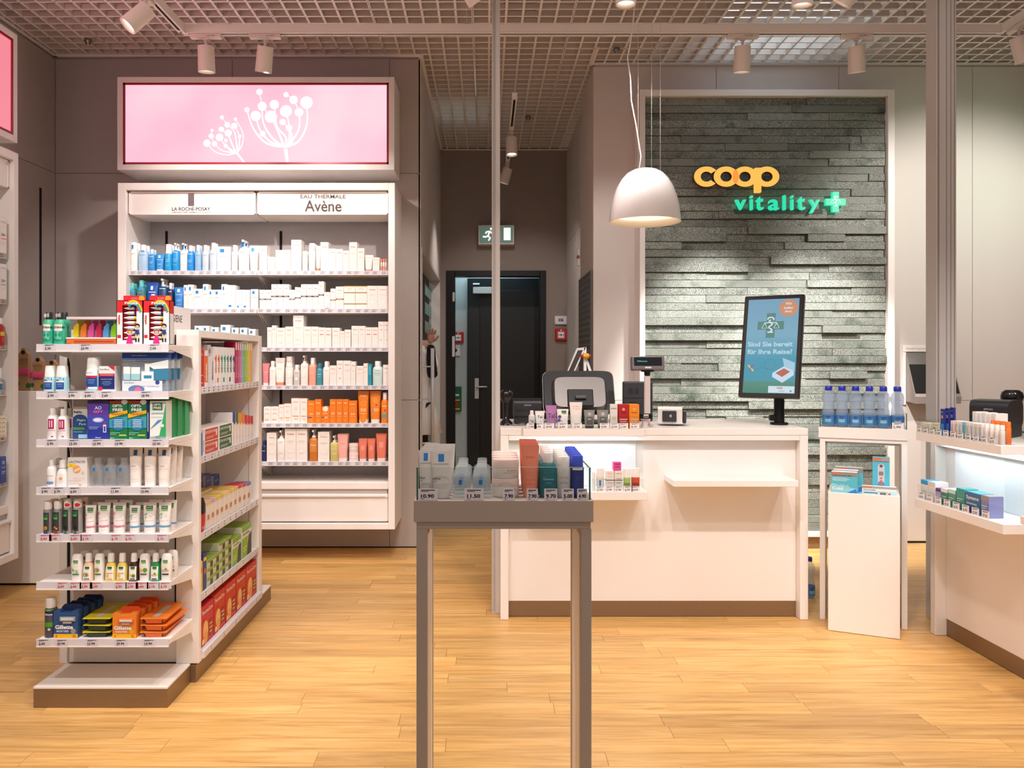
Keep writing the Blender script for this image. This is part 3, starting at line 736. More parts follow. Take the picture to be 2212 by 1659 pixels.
# fire detector domes at the ceiling edge
for x, y, Y, l in ((190, 88, 5.2, 'small round detector under the lattice near the pink sign corner'), (1332, 123, 5.35, 'small round detector under the lattice near the pendant cord'), (1141, 247, 6.85, 'small round sprinkler in the corridor lattice ceiling')):
    t = thing('ceiling_detector', l, 'detector', (px(x, Y), Y, CZ)); m = MB(); m.loft([(0, .022, .022), (-.012, .024, .024), (-.03, .014, .014)], mat('chrome_detector', '8f8880', .25, metal=.8)); m.build('casing', t); m = MB(); m.loft([(-.0301, .006, .006), (-.04, .004, .004)], ALU); m.build('sensor_tip', t)

# ================================================================== FURNITURE
RZ = lambda d: Matrix.Rotation(math.radians(d), 4, 'Z')
def xform(loc, rz): return Matrix.Translation(loc) @ RZ(rz)
_tags = {}
def tag_mesh(txt, w, h, paper=PAPER, ink=INK, lines=True, bold=.02, refw=.62):
    k = (txt, round(w, 3), round(h, 3), paper.name, ink.name, lines)
    if k not in _tags:
        m = MB(); m.box(-w / 2, w / 2, -.0008, 0, 0, h, paper)
        if txt: m.text(txt, -w * .36, h * .36, h * .34, -.0012, ink, bold=bold, align=-1, w=min(w * refw, h * .34 * .62 * len(txt) * 1.1))
        if lines:
            m.box(-w * .36, w * .36, -.0012, -.0008, h * .84, h * .91, ink); m.box(-w * .36, w * .05, -.0012, -.0008, h * .74, h * .78, ink)
            m.box(-w * .36, -w * .2, -.0012, -.0008, h * .10, h * .14, ink)
        _tags[k] = m.mesh('price_tag')
    return _tags[k]
RINK = mat('red_ink', 'c4262c', .6)

SHZ = [1.838, 1.597, 1.353, 1.112, .8725, .630]      # front rail tops of the tall units
CABW = 1.742
def tall_unit(label, loc, rz, headers, prices):
    """origin: front lower corner at the left, floor level; width along local X, depth along +Y"""
    t = thing('wall_shelf_unit', label, 'shelf unit', loc, rz)
    W, D, Z0, Z1, b = CABW, .398, .207, 2.385, .052
    m = MB()
    m.bbox(0, b, 0, D, Z0, Z1, WHITE, .002); m.bbox(W - b * .8, W, 0, D, Z0, Z1, WHITE, .002)
    m.bbox(b, W - b * .8, 0, D, Z1 - .045, Z1, WHITE, .002); m.bbox(b, W - b * .8, 0, D, Z0, Z0 + .038, WHITE, .002); m.build('frame', t)
    MB().box(b, W - b * .8, D - .03, D - .002, Z0 + .038, Z1 - .045, BACKP).build('back_panel', t)
    for x in (.155, .925): m = MB(); m.box(x, x + .016, D - .034, D - .0301, .60, 2.14, DARK); m.build('shelf_upright', t)
    mid = .865
    for (x0, x1) in ((b + .008, mid - .006), (mid + .006, W - b * .8 - .004)):
        hd = MB(); hd.bbox(x0, x1, .03, .30, 2.190, 2.336, WHITE, .003); o = hd.build('header_panel', t)
        fr_ = MB()
        for a in ((x0, x0 + .008, 2.190, 2.336), (x1 - .008, x1, 2.190, 2.336), (x0, x1, 2.190, 2.197), (x0, x1, 2.328, 2.336)): fr_.box(a[0], a[1], .024, .0305, a[2], a[3], WHITE)
        fr_.build('header_frame', o)
        i = 0 if x0 < .5 else 1
        if headers and headers[i]: headers[i](o, (x0 + x1) / 2)
    for r, z in enumerate(SHZ):
        for s, (x0, x1) in enumerate(((b + .002, mid - .002), (mid + .002, W - b * .8 - .002))):
            m = MB(); m.bbox(x0, x1, .045, D - .035, z - .026, z - .004, WHITE, .002); m.box(x0, x1, .038, .045, z - .027, z, STRIP); m.box(x0, x1, .036, .045, z - .0275, z - .0245, WHITE)
            o = m.build('shelf', t)
            for bx in (x0 + .002, x1 - .006): br = MB(); br.add([(bx, .09, z - .026), (bx, D - .035, z - .026), (bx, D - .035, z - .13), (bx, D - .06, z - .13), (bx + .004, .09, z - .026), (bx + .004, D - .035, z - .026), (bx + .004, D - .035, z - .13), (bx + .004, D - .06, z - .13)], [(0, 1, 2, 3), (7, 6, 5, 4), (0, 4, 5, 1), (1, 5, 6, 2), (2, 6, 7, 3), (3, 7, 4, 0)], WHITE); br.build('bracket', o)
            random.seed(r * 7 + s)
            n = prices; 
            for k in range(n):
                g = ob('price_tag', tag_mesh(random.choice(('21.90', '27.90', '16.40', '31.50', '24.90', '19.30', '35.90', '14.20')), .042, .020, lines=True), o)
                g.location = (x0 + (k + .45 + random.uniform(-.12, .12)) * (x1 - x0) / n, .0378, z - .0245)
    m = MB(); m.bbox(b, W - b * .8, .03, D - .035, .455, .50, WHITE, .003); m.build('plinth_shelf', t)
    m = MB(); m.bbox(b + .004, W - b * .8 - .004, .02, .30, .252, .425, WHITE, .006); m.bbox(b + .004, W - b * .8 - .004, .012, .03, .405, .425, WHITE, .003); m.box(b + .01, W - b * .8 - .01, .04, .30, .425, .455, c_('b8aba4')); m.box(b, W - b * .8, .05, .30, .2455, .252, DARK); dr = m.build('drawer', t)
    m = MB(); m.box(b + .02, W - b * .8 - .02, .0105, .0121, .408, .412, c_('b8aba4')); m.build('handle', dr)
    return t
def hdr_l(o, cx):
    m = MB(); g = mat('grey_foil', '6e6a6b', .3, metal=.4); y = .0285
    cx = px(413, 5.12) + 2.315
    m.box(cx - .019, cx + .019, y, y + .0012, 2.245, 2.325, g)
    m.text('LA ROCHE-POSAY', cx, 2.2265, .022, y, c_('2f2b2a'), w=.242, bold=.016); m.text('LABORATOIRE DERMATOLOGIQUE', cx, 2.204, .011, y, c_('5d5653'), w=.242, bold=.008); m.build('brand_lettering', o)
def hdr_r(o, cx):
    m = MB(); y = .0285; cx = px(698, 5.12) + 2.315; k = c_('554539')
    m.text('EAU THERMALE', cx, 2.305, .024, y, k, w=.285, bold=.008)
    m.text('Avène', cx, 2.245, .072, y, k, w=.232, bold=.012); m.build('brand_lettering', o)
UX, UY = -2.315, 5.09
tall_unit('white framed wall shelf unit under the flower sign, packed with skincare', (UX, UY, 0), 0, (hdr_l, hdr_r), 15)
LX, LY = -2.52, 4.366 - CABW
tall_unit('white framed shelf unit on the side wall, only its far edge showing', (LX, LY, 0), 90, None, 12)

# ---- corner block behind the island shelf
t = thing('display_block', 'plain white display block in the corner behind the island shelf', 'display block')
m = MB(); m.bbox(WX0 + .002, -2.12, 4.572, 5.06, .012, 1.097, WHITE, .003); m.build('block_body', t)
m = MB(); m.box(WX0 + .01, -2.13, 4.585, 5.05, 0, .012, DARK); m.build('foot_gap', t)

# ---- island shelf (gondola): end cap facing the camera, open side facing +X
GXL, GXR, GY0, GY1, GZ = -1.686, -1.135, 3.20, 4.10, 1.395
g = thing('island_shelf', 'white island shelf on a bronze plinth, stocked on its end and side', 'shelf unit')
m = MB(); m.bbox(-1.66, -1.168, 2.97, GY0 + .0, 0, .070, PLINTH, .0015); m.build('plinth', g); m = MB(); m.bbox(-1.66, -1.146, GY0 + .002, 4.316, 0, .070, PLINTH, .0015); pl = m.build('plinth', g)
m = MB(); m.box(-1.66, -1.168, 2.97, GY0, .070, .076, WHITE); m.build('plinth_top', pl); m = MB(); m.box(-1.66, -1.146, GY1 - .1, 4.316, .070, .076, WHITE); m.build('plinth_top', pl)
m = MB()
m.bbox(GXR - .09, GXR, GY0, GY0 + .028, .076, GZ, WHITE, .0015)      # post by the corner
m.bbox(GXL, GXL + .03, GY0, GY0 + .02, .076, GZ, WHITE, .0015)
m.bbox(GXR - .05, GXR, GY1 - .055, GY1, .076, GZ, WHITE, .0015)
m.bbox(GXL, GXR, GY0 + .0285, GY1 - .056, GZ - .03, GZ, WHITE, .0015)
m.bbox(GXR - .28, GXR - .265, GY0 + .03, GY1 - .01, .08, GZ - .031, WHITE, .001)
m.bbox(GXR - .264, GXR - .051, GY1 - .05, GY1 - .002, .078, GZ - .031, WHITE, .001)
m.bbox(GXR - .35, GXR, GY0 + .0285, GY1 - .056, .077, .100, WHITE, .001)
m.build('frame', g)
m = MB(); m.bbox(GXL + .032, GXR - .092, GY0 + .012, GY0 + .027, .077, GZ, mat('end_panel_white', 'e3dad4', .5), .001); m.bbox(GXL, GXR - .29, GY0 + .03, GY1 - .06, .077, GZ - .031, WHITE, .001); m.build('end_panel', g)
for x in (GXL + .031, GXR - .0965): m = MB(); m.box(x, x + .006, GY0 + .004, GY0 + .0115, .20, GZ - .02, DARK); m.build('slotted_upright', g)
ESX0, ESX1, ESY = -1.638, -1.156, 2.95
ESZ = [1.334, 1.162, .987, .813, .641, .467, .259]
EPR = [[(98, '3.20'), (176, '22.90'), (325, '7.50')], [(104, '2.90'), (149, '3.90'), (184, '6.60'), (221, '7.60'), (307, '18.90')], [(103, '5.90'), (151, '12.20'), (202, '12.90'), (250, '10.90'), (331, '10.20')],
       [(91, '3.90'), (118, '3.70'), (153, '6.50'), (241, '11.50'), (306, '10.90')],
       [(89, 'r5.60'), (111, 'r5.40'), (154, 'r5.60'), (179, 'r3.10'), (242, 'r3.10'), (272, 'r3.10'), (341, 'r3.10')],
       [(126, 'r2.60'), (153, 'r2.60'), (177, 'r2.30'), (199, 'r2.30'), (251, 'r2.30'), (276, 'r2.30'), (298, 'r2.60'), (322, 'r3.10'), (348, 'r3.10')],
       [(85, '2.60'), (125, '35.90'), (190, '12.90'), (253, '39.90'), (313, '14.90')]]
for r, z in enumerate(ESZ):
    m = MB(); m.bbox(ESX0, ESX1, ESY + .006, GY0 - .004, z - .022, z - .003, WHITE, .001)
    m.box(ESX0, ESX1, ESY, ESY + .006, z - .027, z, STRIP); m.box(ESX0, ESX1, ESY - .002, ESY + .004, z - .029, z - .025, WHITE)
    o = m.build('shelf', g)
    for bx in (ESX0, ESX1 - .003):
        m = MB(); m.add([(bx + a, y, zz) for a in (0, .003) for y, zz in ((ESY + .03, z - .022), (GY0 + .002, z - .022), (GY0 + .002, z - .10), (GY0 - .02, z - .052))], [(0, 1, 2, 3), (7, 6, 5, 4), (0, 4, 5, 1), (1, 5, 6, 2), (2, 6, 7, 3), (3, 7, 4, 0)], WHITE); m.build('bracket', o)
    for x, p in EPR[r]:
        red = p[0] == 'r'
        q = ob('price_tag', tag_mesh(p.lstrip('r'), .046, .024, ink=RINK if red else INK, bold=.03), o); q.location = (px(x + 9, ESY), ESY - .0003, z - .0245)
GSZ = [1.168, .8906, .583, .342, .120]
for r, z in enumerate(GSZ):
    m = MB(); y0, y1 = GY0 + .03, GY1 - .058
    m.bbox(GXR - .262, GXR - .006, y0, y1, z - .024, z - .004, WHITE, .001); m.box(GXR - .006, GXR, y0, y1, z - .029, z, STRIP)
    if r == 4: m.box(GXR, GXR + .012, y0, y1 + .02, z - .034, z - .006, STRIP)
    o = m.build('shelf', g); n = (14, 10, 10, 8, 5)[r]
    for k in range(n):
        q = ob('price_tag', tag_mesh(('3.95', '8.90', '12.50', '6.20')[k % 4], .036, .023, TAGW, lines=True), o)
        q.location = (GXR + (.0125 if r == 4 else .0004), y0 + (k + .5) * (y1 - y0) / n, z - (.032 if r == 4 else .026)); q.rotation_euler = (0, 0, math.radians(90))
hs = thing('header_sign', 'white slanted header sign reading hygiene on top of the island shelf', 'sign', (-1.40, 3.30, GZ + .001))
m = MB(); m.bbox(-.03, 0, 0, .54, 0, .121, WHITE, .001); m.build('sign_board', hs)
m = MB(); m.text('HYGIENE', .345, .066, .032, -.0005, INK, M=RZ(90), w=.17, bold=.004, refh=None); m.build('lettering', hs)

# ---- till counters
def counter(label, loc, rz, L=1.508, D=.62, tag=''):
    t = thing('till_counter', label, 'counter', loc, rz)
    m = MB(); m.bbox(0, L, .0, D, .905, .939, WHITE, .002); m.build('worktop', t)
    for x in (0, L - .04):
        m = MB(); m.bbox(x, x + .04, 0, D - .01, 0.001, .904, WHITE, .002); m.build('side_panel', t)
    m = MB(); m.bbox(.041, L - .041, .05, .07, .079, .904, WHITE, .001); m.bbox(.041, L - .041, .0005, .02, .880, .904, WHITE, .001); m.build('front_panel', t)
    m = MB(); m.box(.041, L - .041, .052, .07, .003, .079, PLINTH); m.build('toe_kick', t)
    # lit display recess: upper tray, lower tray, glass sides, light strip
    a, b = .105, .683
    m = MB(); m.bbox(a, b, -.13, .0, .912, .948, WHITE, .002); up = m.build('upper_tray', t)
    m = MB(); m.box(a + .01, b - .01, -.128, -.124, .948, 1.008, GLASS); m.box(a + .01, a + .014, -.124, -.004, .948, 1.008, GLASS); m.box(b - .014, b - .01, -.124, -.004, .948, 1.008, GLASS); m.build('glass_rim', up)
    m = MB(); m.bbox(a - .01, b + .012, -.13, .049, .609, .649, WHITE, .002); lo = m.build('lower_tray', t)
    m = MB(); m.box(a, b, -.122, -.118, .649, .71, GLASS); m.build('glass_rim', lo)
    m = MB(); m.box(a + .005, a + .009, -.11, .048, .655, .911, GLASS); m.build('glass_side', t); m = MB(); m.box(b - .009, b - .005, -.11, .048, .655, .911, GLASS); m.build('glass_side', t)
    m = MB(); m.box(a + .02, b - .02, -.07, -.045, .9095, .9118, mat('cool_led', 'e6f6ff', emit=24.0)); m.build('led_strip', t)
    m = MB(); m.bbox(a + .012, b - .012, .044, .0495, .65, .911, mat('recess_white', 'eef3f5', .3), .0005); m.build('recess_back', t)
    # ledge for bags
    m = MB(); m.bbox(.815, 1.402, -.15, .049, .676, .7055, WHITE, .0015); m.build('bag_ledge', t)
    return t
counter('white till counter in front of the stone wall with a lit display recess', (.07, 3.968, 0), 0)
C2L, C2R = (2.076, 3.785, 0), -88.0
counter('white till counter at the side, seen along its lit front', C2L, C2R, D=.8)

# ---- narrow glass-rimmed stands
STW = .40
def stand(label, loc, rz, W=STW, D=.27, m_=WHITE):
    t = thing('display_stand', label, 'display stand', loc, rz)
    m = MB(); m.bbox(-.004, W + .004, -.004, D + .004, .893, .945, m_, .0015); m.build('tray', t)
    f = .027
    for y in (0, D - .035):
        for x in (0, W - f):
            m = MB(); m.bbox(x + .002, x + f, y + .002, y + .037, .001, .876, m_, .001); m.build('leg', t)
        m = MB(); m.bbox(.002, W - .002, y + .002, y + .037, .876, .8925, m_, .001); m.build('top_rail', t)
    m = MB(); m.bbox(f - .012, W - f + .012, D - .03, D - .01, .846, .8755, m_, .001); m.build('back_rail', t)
    for x in (.003, W - f):
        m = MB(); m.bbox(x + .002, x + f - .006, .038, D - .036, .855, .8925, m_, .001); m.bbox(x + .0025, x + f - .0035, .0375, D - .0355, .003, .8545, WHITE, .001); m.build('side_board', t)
    m = MB()
    m.box(.004, W - .004, .004, .008, .9452, 1.022, GLASS); m.box(.004, W - .004, D - .008, D - .004, .9452, 1.022, GLASS)
    for x in (.004, W - .008): m.box(x, x + .004, .008, D - .008, .9452, 1.022, GLASS)
    gl = m.build('glass_rim', t)
    m = MB()
    for x in (.002, W - .006): m.box(x, x + .004, .002, .0045, .9452, 1.022, GLASSEDGE)
    m.box(.004, W - .004, .0045, .0075, 1.022, 1.0226, mat('pale_glass_edge', '9fc4b8', .1)); m.box(W - .0078, W - .0042, .008, D - .008, 1.022, 1.0226, GLASSEDGE)
    m.build('polished_edge', gl)
    return t
FSX, FSY, FSW, FSD = px(897.5, 1.92), 1.92, px(1278, 1.92) - px(897.5, 1.92), .24
fs_ = stand('tall stand nearest the shop front with glass-rimmed tray of travel sizes', (FSX, FSY, 0), 0, FSW, FSD, mat('stand_shaded_white', 'a3968c', .5, noise=.02))  # white frame coloured taupe for its shaded front; side boards stay white
for x, p, w in ((924, '10.90', .046), (1024, '11.50', .046), (1099, '7.90', .027), (1150, '7.90', .026), (1190, '9.70', .031), (1227, '5.00', .028), (1258, '4.90', .024)):
    q = ob('price_tag', tag_mesh(p, w * 1.0, .027, PAPER, bold=.035, refw=.75), fs_); q.location = (px(x, 1.915) - FSX, -.0008, .9452)
WS = (1.637, 3.98, 0); WR = -24.7
ws = stand('white stand beside the till counter holding the water bottles', WS, WR, .385, .25)
q = ob('price_tag', tag_mesh('1.90', .05, .032, TAGW), ws); q.location = (.345, -.0008, .9452)
bx = thing('display_box', 'tall white dump bin standing in front of the water bottle stand', 'display box', (1.611, 3.816, 0), WR)
m = MB(); W_, D_ = .302, .25
m.bbox(0, W_, 0, .012, .002, .652, WHITE, .001); m.bbox(0, W_, D_ - .012, D_, .002, .652, WHITE, .001); m.bbox(0, .012, .0125, D_ - .0125, .002, .652, WHITE, .001); m.bbox(W_ - .012, W_, .0125, D_ - .0125, .002, .652, WHITE, .001); m.build('box_body', bx)
m = MB(); m.bbox(.0125, W_ - .0125, .0125, D_ - .0125, .60, .637, WHITE, .001); m.build('raised_floor', bx)

# ---- screen on the counter
def M_(*a): return Matrix(a)
scr = thing('customer_screen', 'black framed portrait screen showing a blue travel advert on the till counter', 'screen', (px(1683, 4.2), 4.2, .9395))
m = MB(); m.loft([(0, .045, .045), (.012, .045, .045)], BLACK, 28); m.loft([(.012, .026, .026), (.20, .026, .026)], BLACK, 24); m.bbox(-.05, -.02, -.012, .012, .02, .05, BLACK, .003); m.build('pole', scr)
SM = Matrix.Translation((px(1665, 4.2) - px(1687, 4.2), -.03, pz(747, 4.2) - .939)) @ RZ(-33) @ Matrix.Rotation(math.radians(-14), 4, 'X')
SW, SH = .300, .545
m = MB(); m.bbox(-SW / 2, SW / 2, 0, .035, -SH / 2, SH / 2, mat('screen_bezel', '1a1517', .35), .004, SM); m.bbox(-.04, .04, .035, .09, -.1, .1, BLACK, .004, SM); m.build('screen_body', scr)
def grad(key, stops, axis='Z', z0=-.25, z1=.25, e=1.0):
    mm = bpy.data.materials.new(key); mm.use_nodes = True; nt = mm.node_tree; p = nt.nodes['Principled BSDF']
    tc = nt.nodes.new('ShaderNodeTexCoord'); sx = nt.nodes.new('ShaderNodeSeparateXYZ'); mr = nt.nodes.new('ShaderNodeMapRange'); rp = nt.nodes.new('ShaderNodeValToRGB')
    mr.inputs[1].default_value = z0; mr.inputs[2].default_value = z1
    nt.links.new(tc.outputs['Object'], sx.inputs[0]); nt.links.new(sx.outputs[axis], mr.inputs[0]); nt.links.new(mr.outputs[0], rp.inputs[0])
    rp.color_ramp.elements[0].position = stops[0][0]; rp.color_ramp.elements[0].color = (*lin(stops[0][1]), 1)
    rp.color_ramp.elements[1].position = stops[-1][0]; rp.color_ramp.elements[1].color = (*lin(stops[-1][1]), 1)
    for s, c in stops[1:-1]:
        k = rp.color_ramp.elements.new(s); k.color = (*lin(c), 1)
    nt.links.new(rp.outputs[0], p.inputs['Emission Color']); p.inputs['Emission Strength'].default_value = e; p.inputs['Base Color'].default_value = (.01, .01, .01, 1); p.inputs['Roughness'].default_value = .25
    return mm
pic = MB(); w2, h2 = SW / 2 - .022, SH / 2 - .022
SCZ = pz(747, 4.2) - .939
pic.box(-w2, w2, -.001, 0, -h2, h2, grad('screen_picture', [(0, '4f8f7c'), (.115, '5f9a8a'), (.125, '4da3ba'), (.35, '4fa5c0'), (.62, '86b9d2'), (1, '80aece')], 'Z', SCZ - .24, SCZ + .24, .8), SM)
ew = lambda k, c: mat(k, c, emit=.9)
def sx_(u): return (u - .5) * 2 * w2
def sz_(v): return (.5 - v) * 2 * h2
pic.disc(sx_(.80), sz_(.10), .046, -.0018, ew('screen_orange', 'cf9068'), 28, M=SM)
for i, s in enumerate(('Wir', 'helfen', 'gern.')): pic.text(s, sx_(.80), sz_(.055 + .045 * i), .014, -.0024, ew('screen_pale', 'dfeaf2'), SM, bold=.02)
pic.box(sx_(.47) - .022, sx_(.47) + .022, -.0018, -.0012, sz_(.285) - .066, sz_(.285) + .066, ew('screen_green', '4d857c'), SM)
pic.box(sx_(.47) - .066, sx_(.47) + .066, -.0018, -.0012, sz_(.285) - .022, sz_(.285) + .022, ew('screen_green', '4d857c'), SM)
pic.text('Sind Sie bereit', sx_(.48), sz_(.485), .026, -.0024, ew('screen_pale2', 'b5d6e2'), SM, w=.225, bold=.03)
pic.text('für Ihre Reise?', sx_(.48), sz_(.565), .026, -.0024, ew('screen_pale2', 'b5d6e2'), SM, w=.225, bold=.03)
for k in range(40):
    u = k / 39
    a = u * 1.0
    if u < .35: x, z = .22 + .28 * (u / .35), .755 - .02 * math.sin(u / .35 * 3.1)
    else:
        th = (u - .35) / .65 * 2 * math.pi; x, z = .50 + .10 * math.sin(th), .70 + .055 * math.cos(th)
    if k % 2 == 0: pic.disc(sx_(x), sz_(z), .0018, -.0020, ew('screen_ink', '2d4a5c'), 6, M=SM)
pic.add([(sx_(u), -.002, sz_(v)) for u, v in ((.06, .71), (.10, .705), (.20, .765), (.17, .775))], [(0, 1, 2, 3)], ew('screen_yellow', 'd9c465'), M=SM)
pic.add([(sx_(u), -.0022, sz_(v)) for u, v in ((.11, .72), (.22, .695), (.15, .745))], [(0, 1, 2)], ew('screen_violet', '776c9c'), M=SM)
pic.add([(sx_(u), -.0022, sz_(v)) for u, v in ((.11, .735), (.10, .785), (.15, .755))], [(0, 1, 2)], ew('screen_violet', '776c9c'), M=SM)
pic.add([(sx_(u), -.002, sz_(v)) for u, v in ((.56, .79), (.80, .71), (.97, .77), (.97, .81), (.76, .89), (.56, .83))], [(0, 1, 2, 3, 4, 5)], ew('screen_case', 'c9dfee'), M=SM)
pic.add([(sx_(u), -.0024, sz_(v)) for u, v in ((.62, .79), (.78, .74), (.90, .775), (.75, .83))], [(0, 1, 2, 3)], ew('screen_red', 'b5604e'), M=SM)
pic.add([(sx_(u), -.0021, sz_(v)) for u, v in ((.74, .63), (.98, .68), (.98, .77), (.78, .72))], [(0, 1, 2, 3)], ew('screen_case2', 'a3cbe2'), M=SM)
pic.box(sx_(.50), sx_(1.0), -.0024, -.0018, sz_(.995), sz_(.925), ew('screen_label', 'cfe4f0'), SM)
pic.text('coop', sx_(.72), sz_(.948), .011, -.003, ew('screen_coop', 'd06d2a'), SM, bold=.05); pic.text('vitality', sx_(.76), sz_(.978), .010, -.003, ew('screen_green', '4d857c'), SM); pic.add([(sx_(.93) + a, -.003, sz_(.975) + b) for a, b in ((-.005, -.002), (.005, -.002), (.005, .002), (-.005, .002), (-.002, -.005), (.002, -.005), (.002, .005), (-.002, .005))], [(0, 1, 2, 3), (4, 5, 6, 7)], ew('screen_green', '4d857c'), M=SM)
Sm = Matrix.Translation((0, 0, 0))
e_ = MB(); scales(e_, sx_(.47), sz_(.29), .10, -.003, ew('screen_pale', 'dfeaf2')); pic.add(e_.v, e_.f, ew('screen_pale', 'dfeaf2'), False, SM)
pic.build('picture', scr)

# ---- till equipment on the first counter
CT = .9392
def monitor_back(label, loc, rz, s=1.0):
    t = thing('till_monitor', label, 'monitor', loc, rz)
    gm = mat('silver_shell', '6f6b69', .35, metal=.6, noise=.03, scale=40, stretch=(20, 1, 1))
    T = Matrix.Translation((0, .03, .168)) @ Matrix.Rotation(math.radians(-24), 4, 'X')
    m = MB(); W = .19
    m.loft([(0, W - .004, .118, 9), (.020, W, .122, 9)], BLACK, 40, T @ Matrix.Rotation(math.radians(-90), 4, 'X')); m.build('screen_shell', t)
    m = MB(); m.loft([(.0205, W + .003, .125, 9), (.028, W + .003, .125, 9)], gm, 40, T @ Matrix.Rotation(math.radians(-90), 4, 'X')); m.build('screen_rim', t)
    m = MB(); m.loft([(-.045, W * .70, .085, 7), (-.02, W * .76, .09, 7), (0, W * .77, .092, 7)], gm, 40, T @ Matrix.Translation((0, 0, -.022)) @ Matrix.Rotation(math.radians(-90), 4, 'X')); m.build('rear_cover', t)
    m = MB(); m.bbox(-.068, .068, -.056, -.044, -.085, .01, BLACK, .004, T @ Matrix.Translation((0, 0, -.02))); m.bbox(-.03, .03, -.075, -.055, -.07, -.05, c_('3a3638'), .003, T); m.build('mount_plate', t)
    m = MB(); m.bbox(-.035, .035, -.045, -.005, .012, .14, BLACK, .004); m.bbox(-.10, .10, -.09, .07, 0, .013, BLACK, .004); m.build('foot', t)
    return t
monitor_back('black and silver till monitor seen from behind on the stone-side counter', (px(1252, 4.3), 4.30, CT), 0)
def printer(label, loc, rz, W=.145, D=.16, Hh=.135):
    t = thing('receipt_printer', label, 'receipt printer', loc, rz)
    dk = mat('printer_grey_black', '26252a', .4)
    m = MB(); m.loft([(-W / 2, D / 2, Hh * .36, 5), (W / 2, D / 2, Hh * .36, 5)], dk, 28, Matrix.Translation((0, D / 2, Hh * .62)) @ Matrix.Rotation(math.radians(90), 4, 'Y') @ Matrix.Rotation(math.radians(90), 4, 'Z')); m.bbox(-W / 2 + .004, W / 2 - .004, .02, D, 0, Hh * .45, dk, .004); m.build('housing', t)
    m = MB(); m.box(-W / 2 + .004, W / 2 - .004, -.0015, .002, Hh * .52, Hh * .535, DARK); m.text('EPSON', 0, Hh * .74, .008, -.0025, c_('c9c6c9')); m.build('lettering', t)
    return t
printer('black receipt printer beside the hand scanner on the stone-side counter', (px(1140, 4.2), 4.2, CT), 0)
def scanner(label, loc, rz):
    t = thing('hand_scanner', label, 'scanner', loc, rz)
    gb = mat('gloss_black', '1b191a', .15)
    m = MB(); m.loft([(0, .035, .04), (.012, .032, .036), (.03, .016, .018), (.045, .012, .014)], gb, 20); m.build('stand_foot', t)
    m = MB(); m.loft([(.04, .014, .016), (.09, .016, .018, 2, 0, -.002), (.125, .016, .02, 2, 0, -.004)], gb, 20); m.build('grip', t)
    m = MB(); m.loft([(.115, .018, .022, 2.4, 0, -.006), (.135, .031, .036, 2.6, 0, -.01), (.155, .035, .040, 2.6, 0, -.012), (.172, .032, .036, 2.4, 0, -.012), (.182, .02, .024, 2.2, 0, -.012)], gb, 24); m.build('scan_head', t)
    m = MB(); m.tube([(.0, -.035, .012), (.03, -.07, .004), (.07, -.075, .004), (.10, -.05, .004), (.09, -.03, .012), (.06, -.05, .006)], .003, mat('grey_cord', '6d6c70', .4), 8); m.build('cord', t)
    return t
scanner('black hand scanner in its stand at the corridor end of the counter', (px(1093, 4.18), 4.18, CT), 0)
t = thing('customer_display', 'small price display reading willkommen on a pale pole', 'display', (px(1398, 4.1), 4.1, CT))
gp = mat('pale_pole', 'd9cdc9', .4)
m = MB(); m.loft([(0, .03, .03), (.008, .03, .03)], gp, 20); m.bbox(-.0145, .0145, -.012, .012, .008, .255, gp, .003); m.build('pole', t)
m = MB(); m.loft([(.255, .014, .014), (.275, .016, .016)], BLACK, 16); m.bbox(-.03, .03, -.02, .02, .275, .283, BLACK, .002); m.build('swivel', t)
T = Matrix.Translation((0, -.01, .318)) @ Matrix.Rotation(math.radians(-12), 4, 'X')
m = MB(); m.bbox(-.083, .083, -.012, .02, -.035, .035, mat('display_grey', '6c6367', .4), .004, T); m.build('display_body', t)
m = MB(); m.box(-.070, .070, -.0135, -.012, -.015, .028, mat('display_glass', '0c0d10', .08), T); m.text('Willkommen', -.03, .008, .007, -.0145, mat('vfd_cyan', '3fd7d0', emit=1.0), T, bold=.01); m.box(-.016, .016, -.013, -.012, -.027, -.021, TAGW, T); m.build('display_window', t)
t = thing('card_terminal', 'white and black card payment terminal with contactless symbol', 'card terminal', (px(1447, 4.15), 4.15, CT), -14)
m = MB(); wt = mat('terminal_white', 'e4dedd', .3)
def side(x0, x1, mt, ins=0):
    P = [(-.05 + ins, .012), (-.058 + ins, .085 - ins), (-.045 + ins, .098 - ins), (.03, .088 - ins), (.075 - ins, .055), (.082 - ins, .012), (.07 - ins, .003)]
    m.add([(x0, a, b) for a, b in P] + [(x1, a, b) for a, b in P], [tuple(range(6, -1, -1)), tuple(range(7, 14))] + [(i, (i + 1) % 7, (i + 1) % 7 + 7, i + 7) for i in range(7)], mt)
side(-.058, .062, wt); m.build('shell', t)
m = MB(); m.bbox(-.036, .034, -.062, -.05, .022, .078, mat('terminal_black', '37363a', .3), .003)
for k in range(3):
    r_ = .004 + .0045 * k; m.tube([(-.004 + r_ * math.cos(a), -.0625, .052 + r_ * math.sin(a)) for a in (-.7, -.35, 0, .35, .7)], .0011, TAGW, 5)
m.build('contactless_plate', t)
m = MB(); m.bbox(.063, .082, -.03, .075, .012, .075, mat('terminal_black', '37363a', .3), .006); 
for k, c in enumerate(('e13a2e', 'e8c928', '2fae57', 'd84aa8')): m.box(.0605, .0625, -.04 + .014 * k, -.03 + .014 * k, .022, .030, c_(c))
m.build('card_slot', t)
t = thing('coin_dish', 'small white pedestal with a black logo disc beside the card terminal', 'pedestal', (px(1395, 4.0), 4.02, .9392))
m = MB(); m.loft([(0, .022, .02), (.01, .014, .012), (.035, .017, .015), (.045, .026, .022)], gp, 24); m.build('pedestal_foot', t)
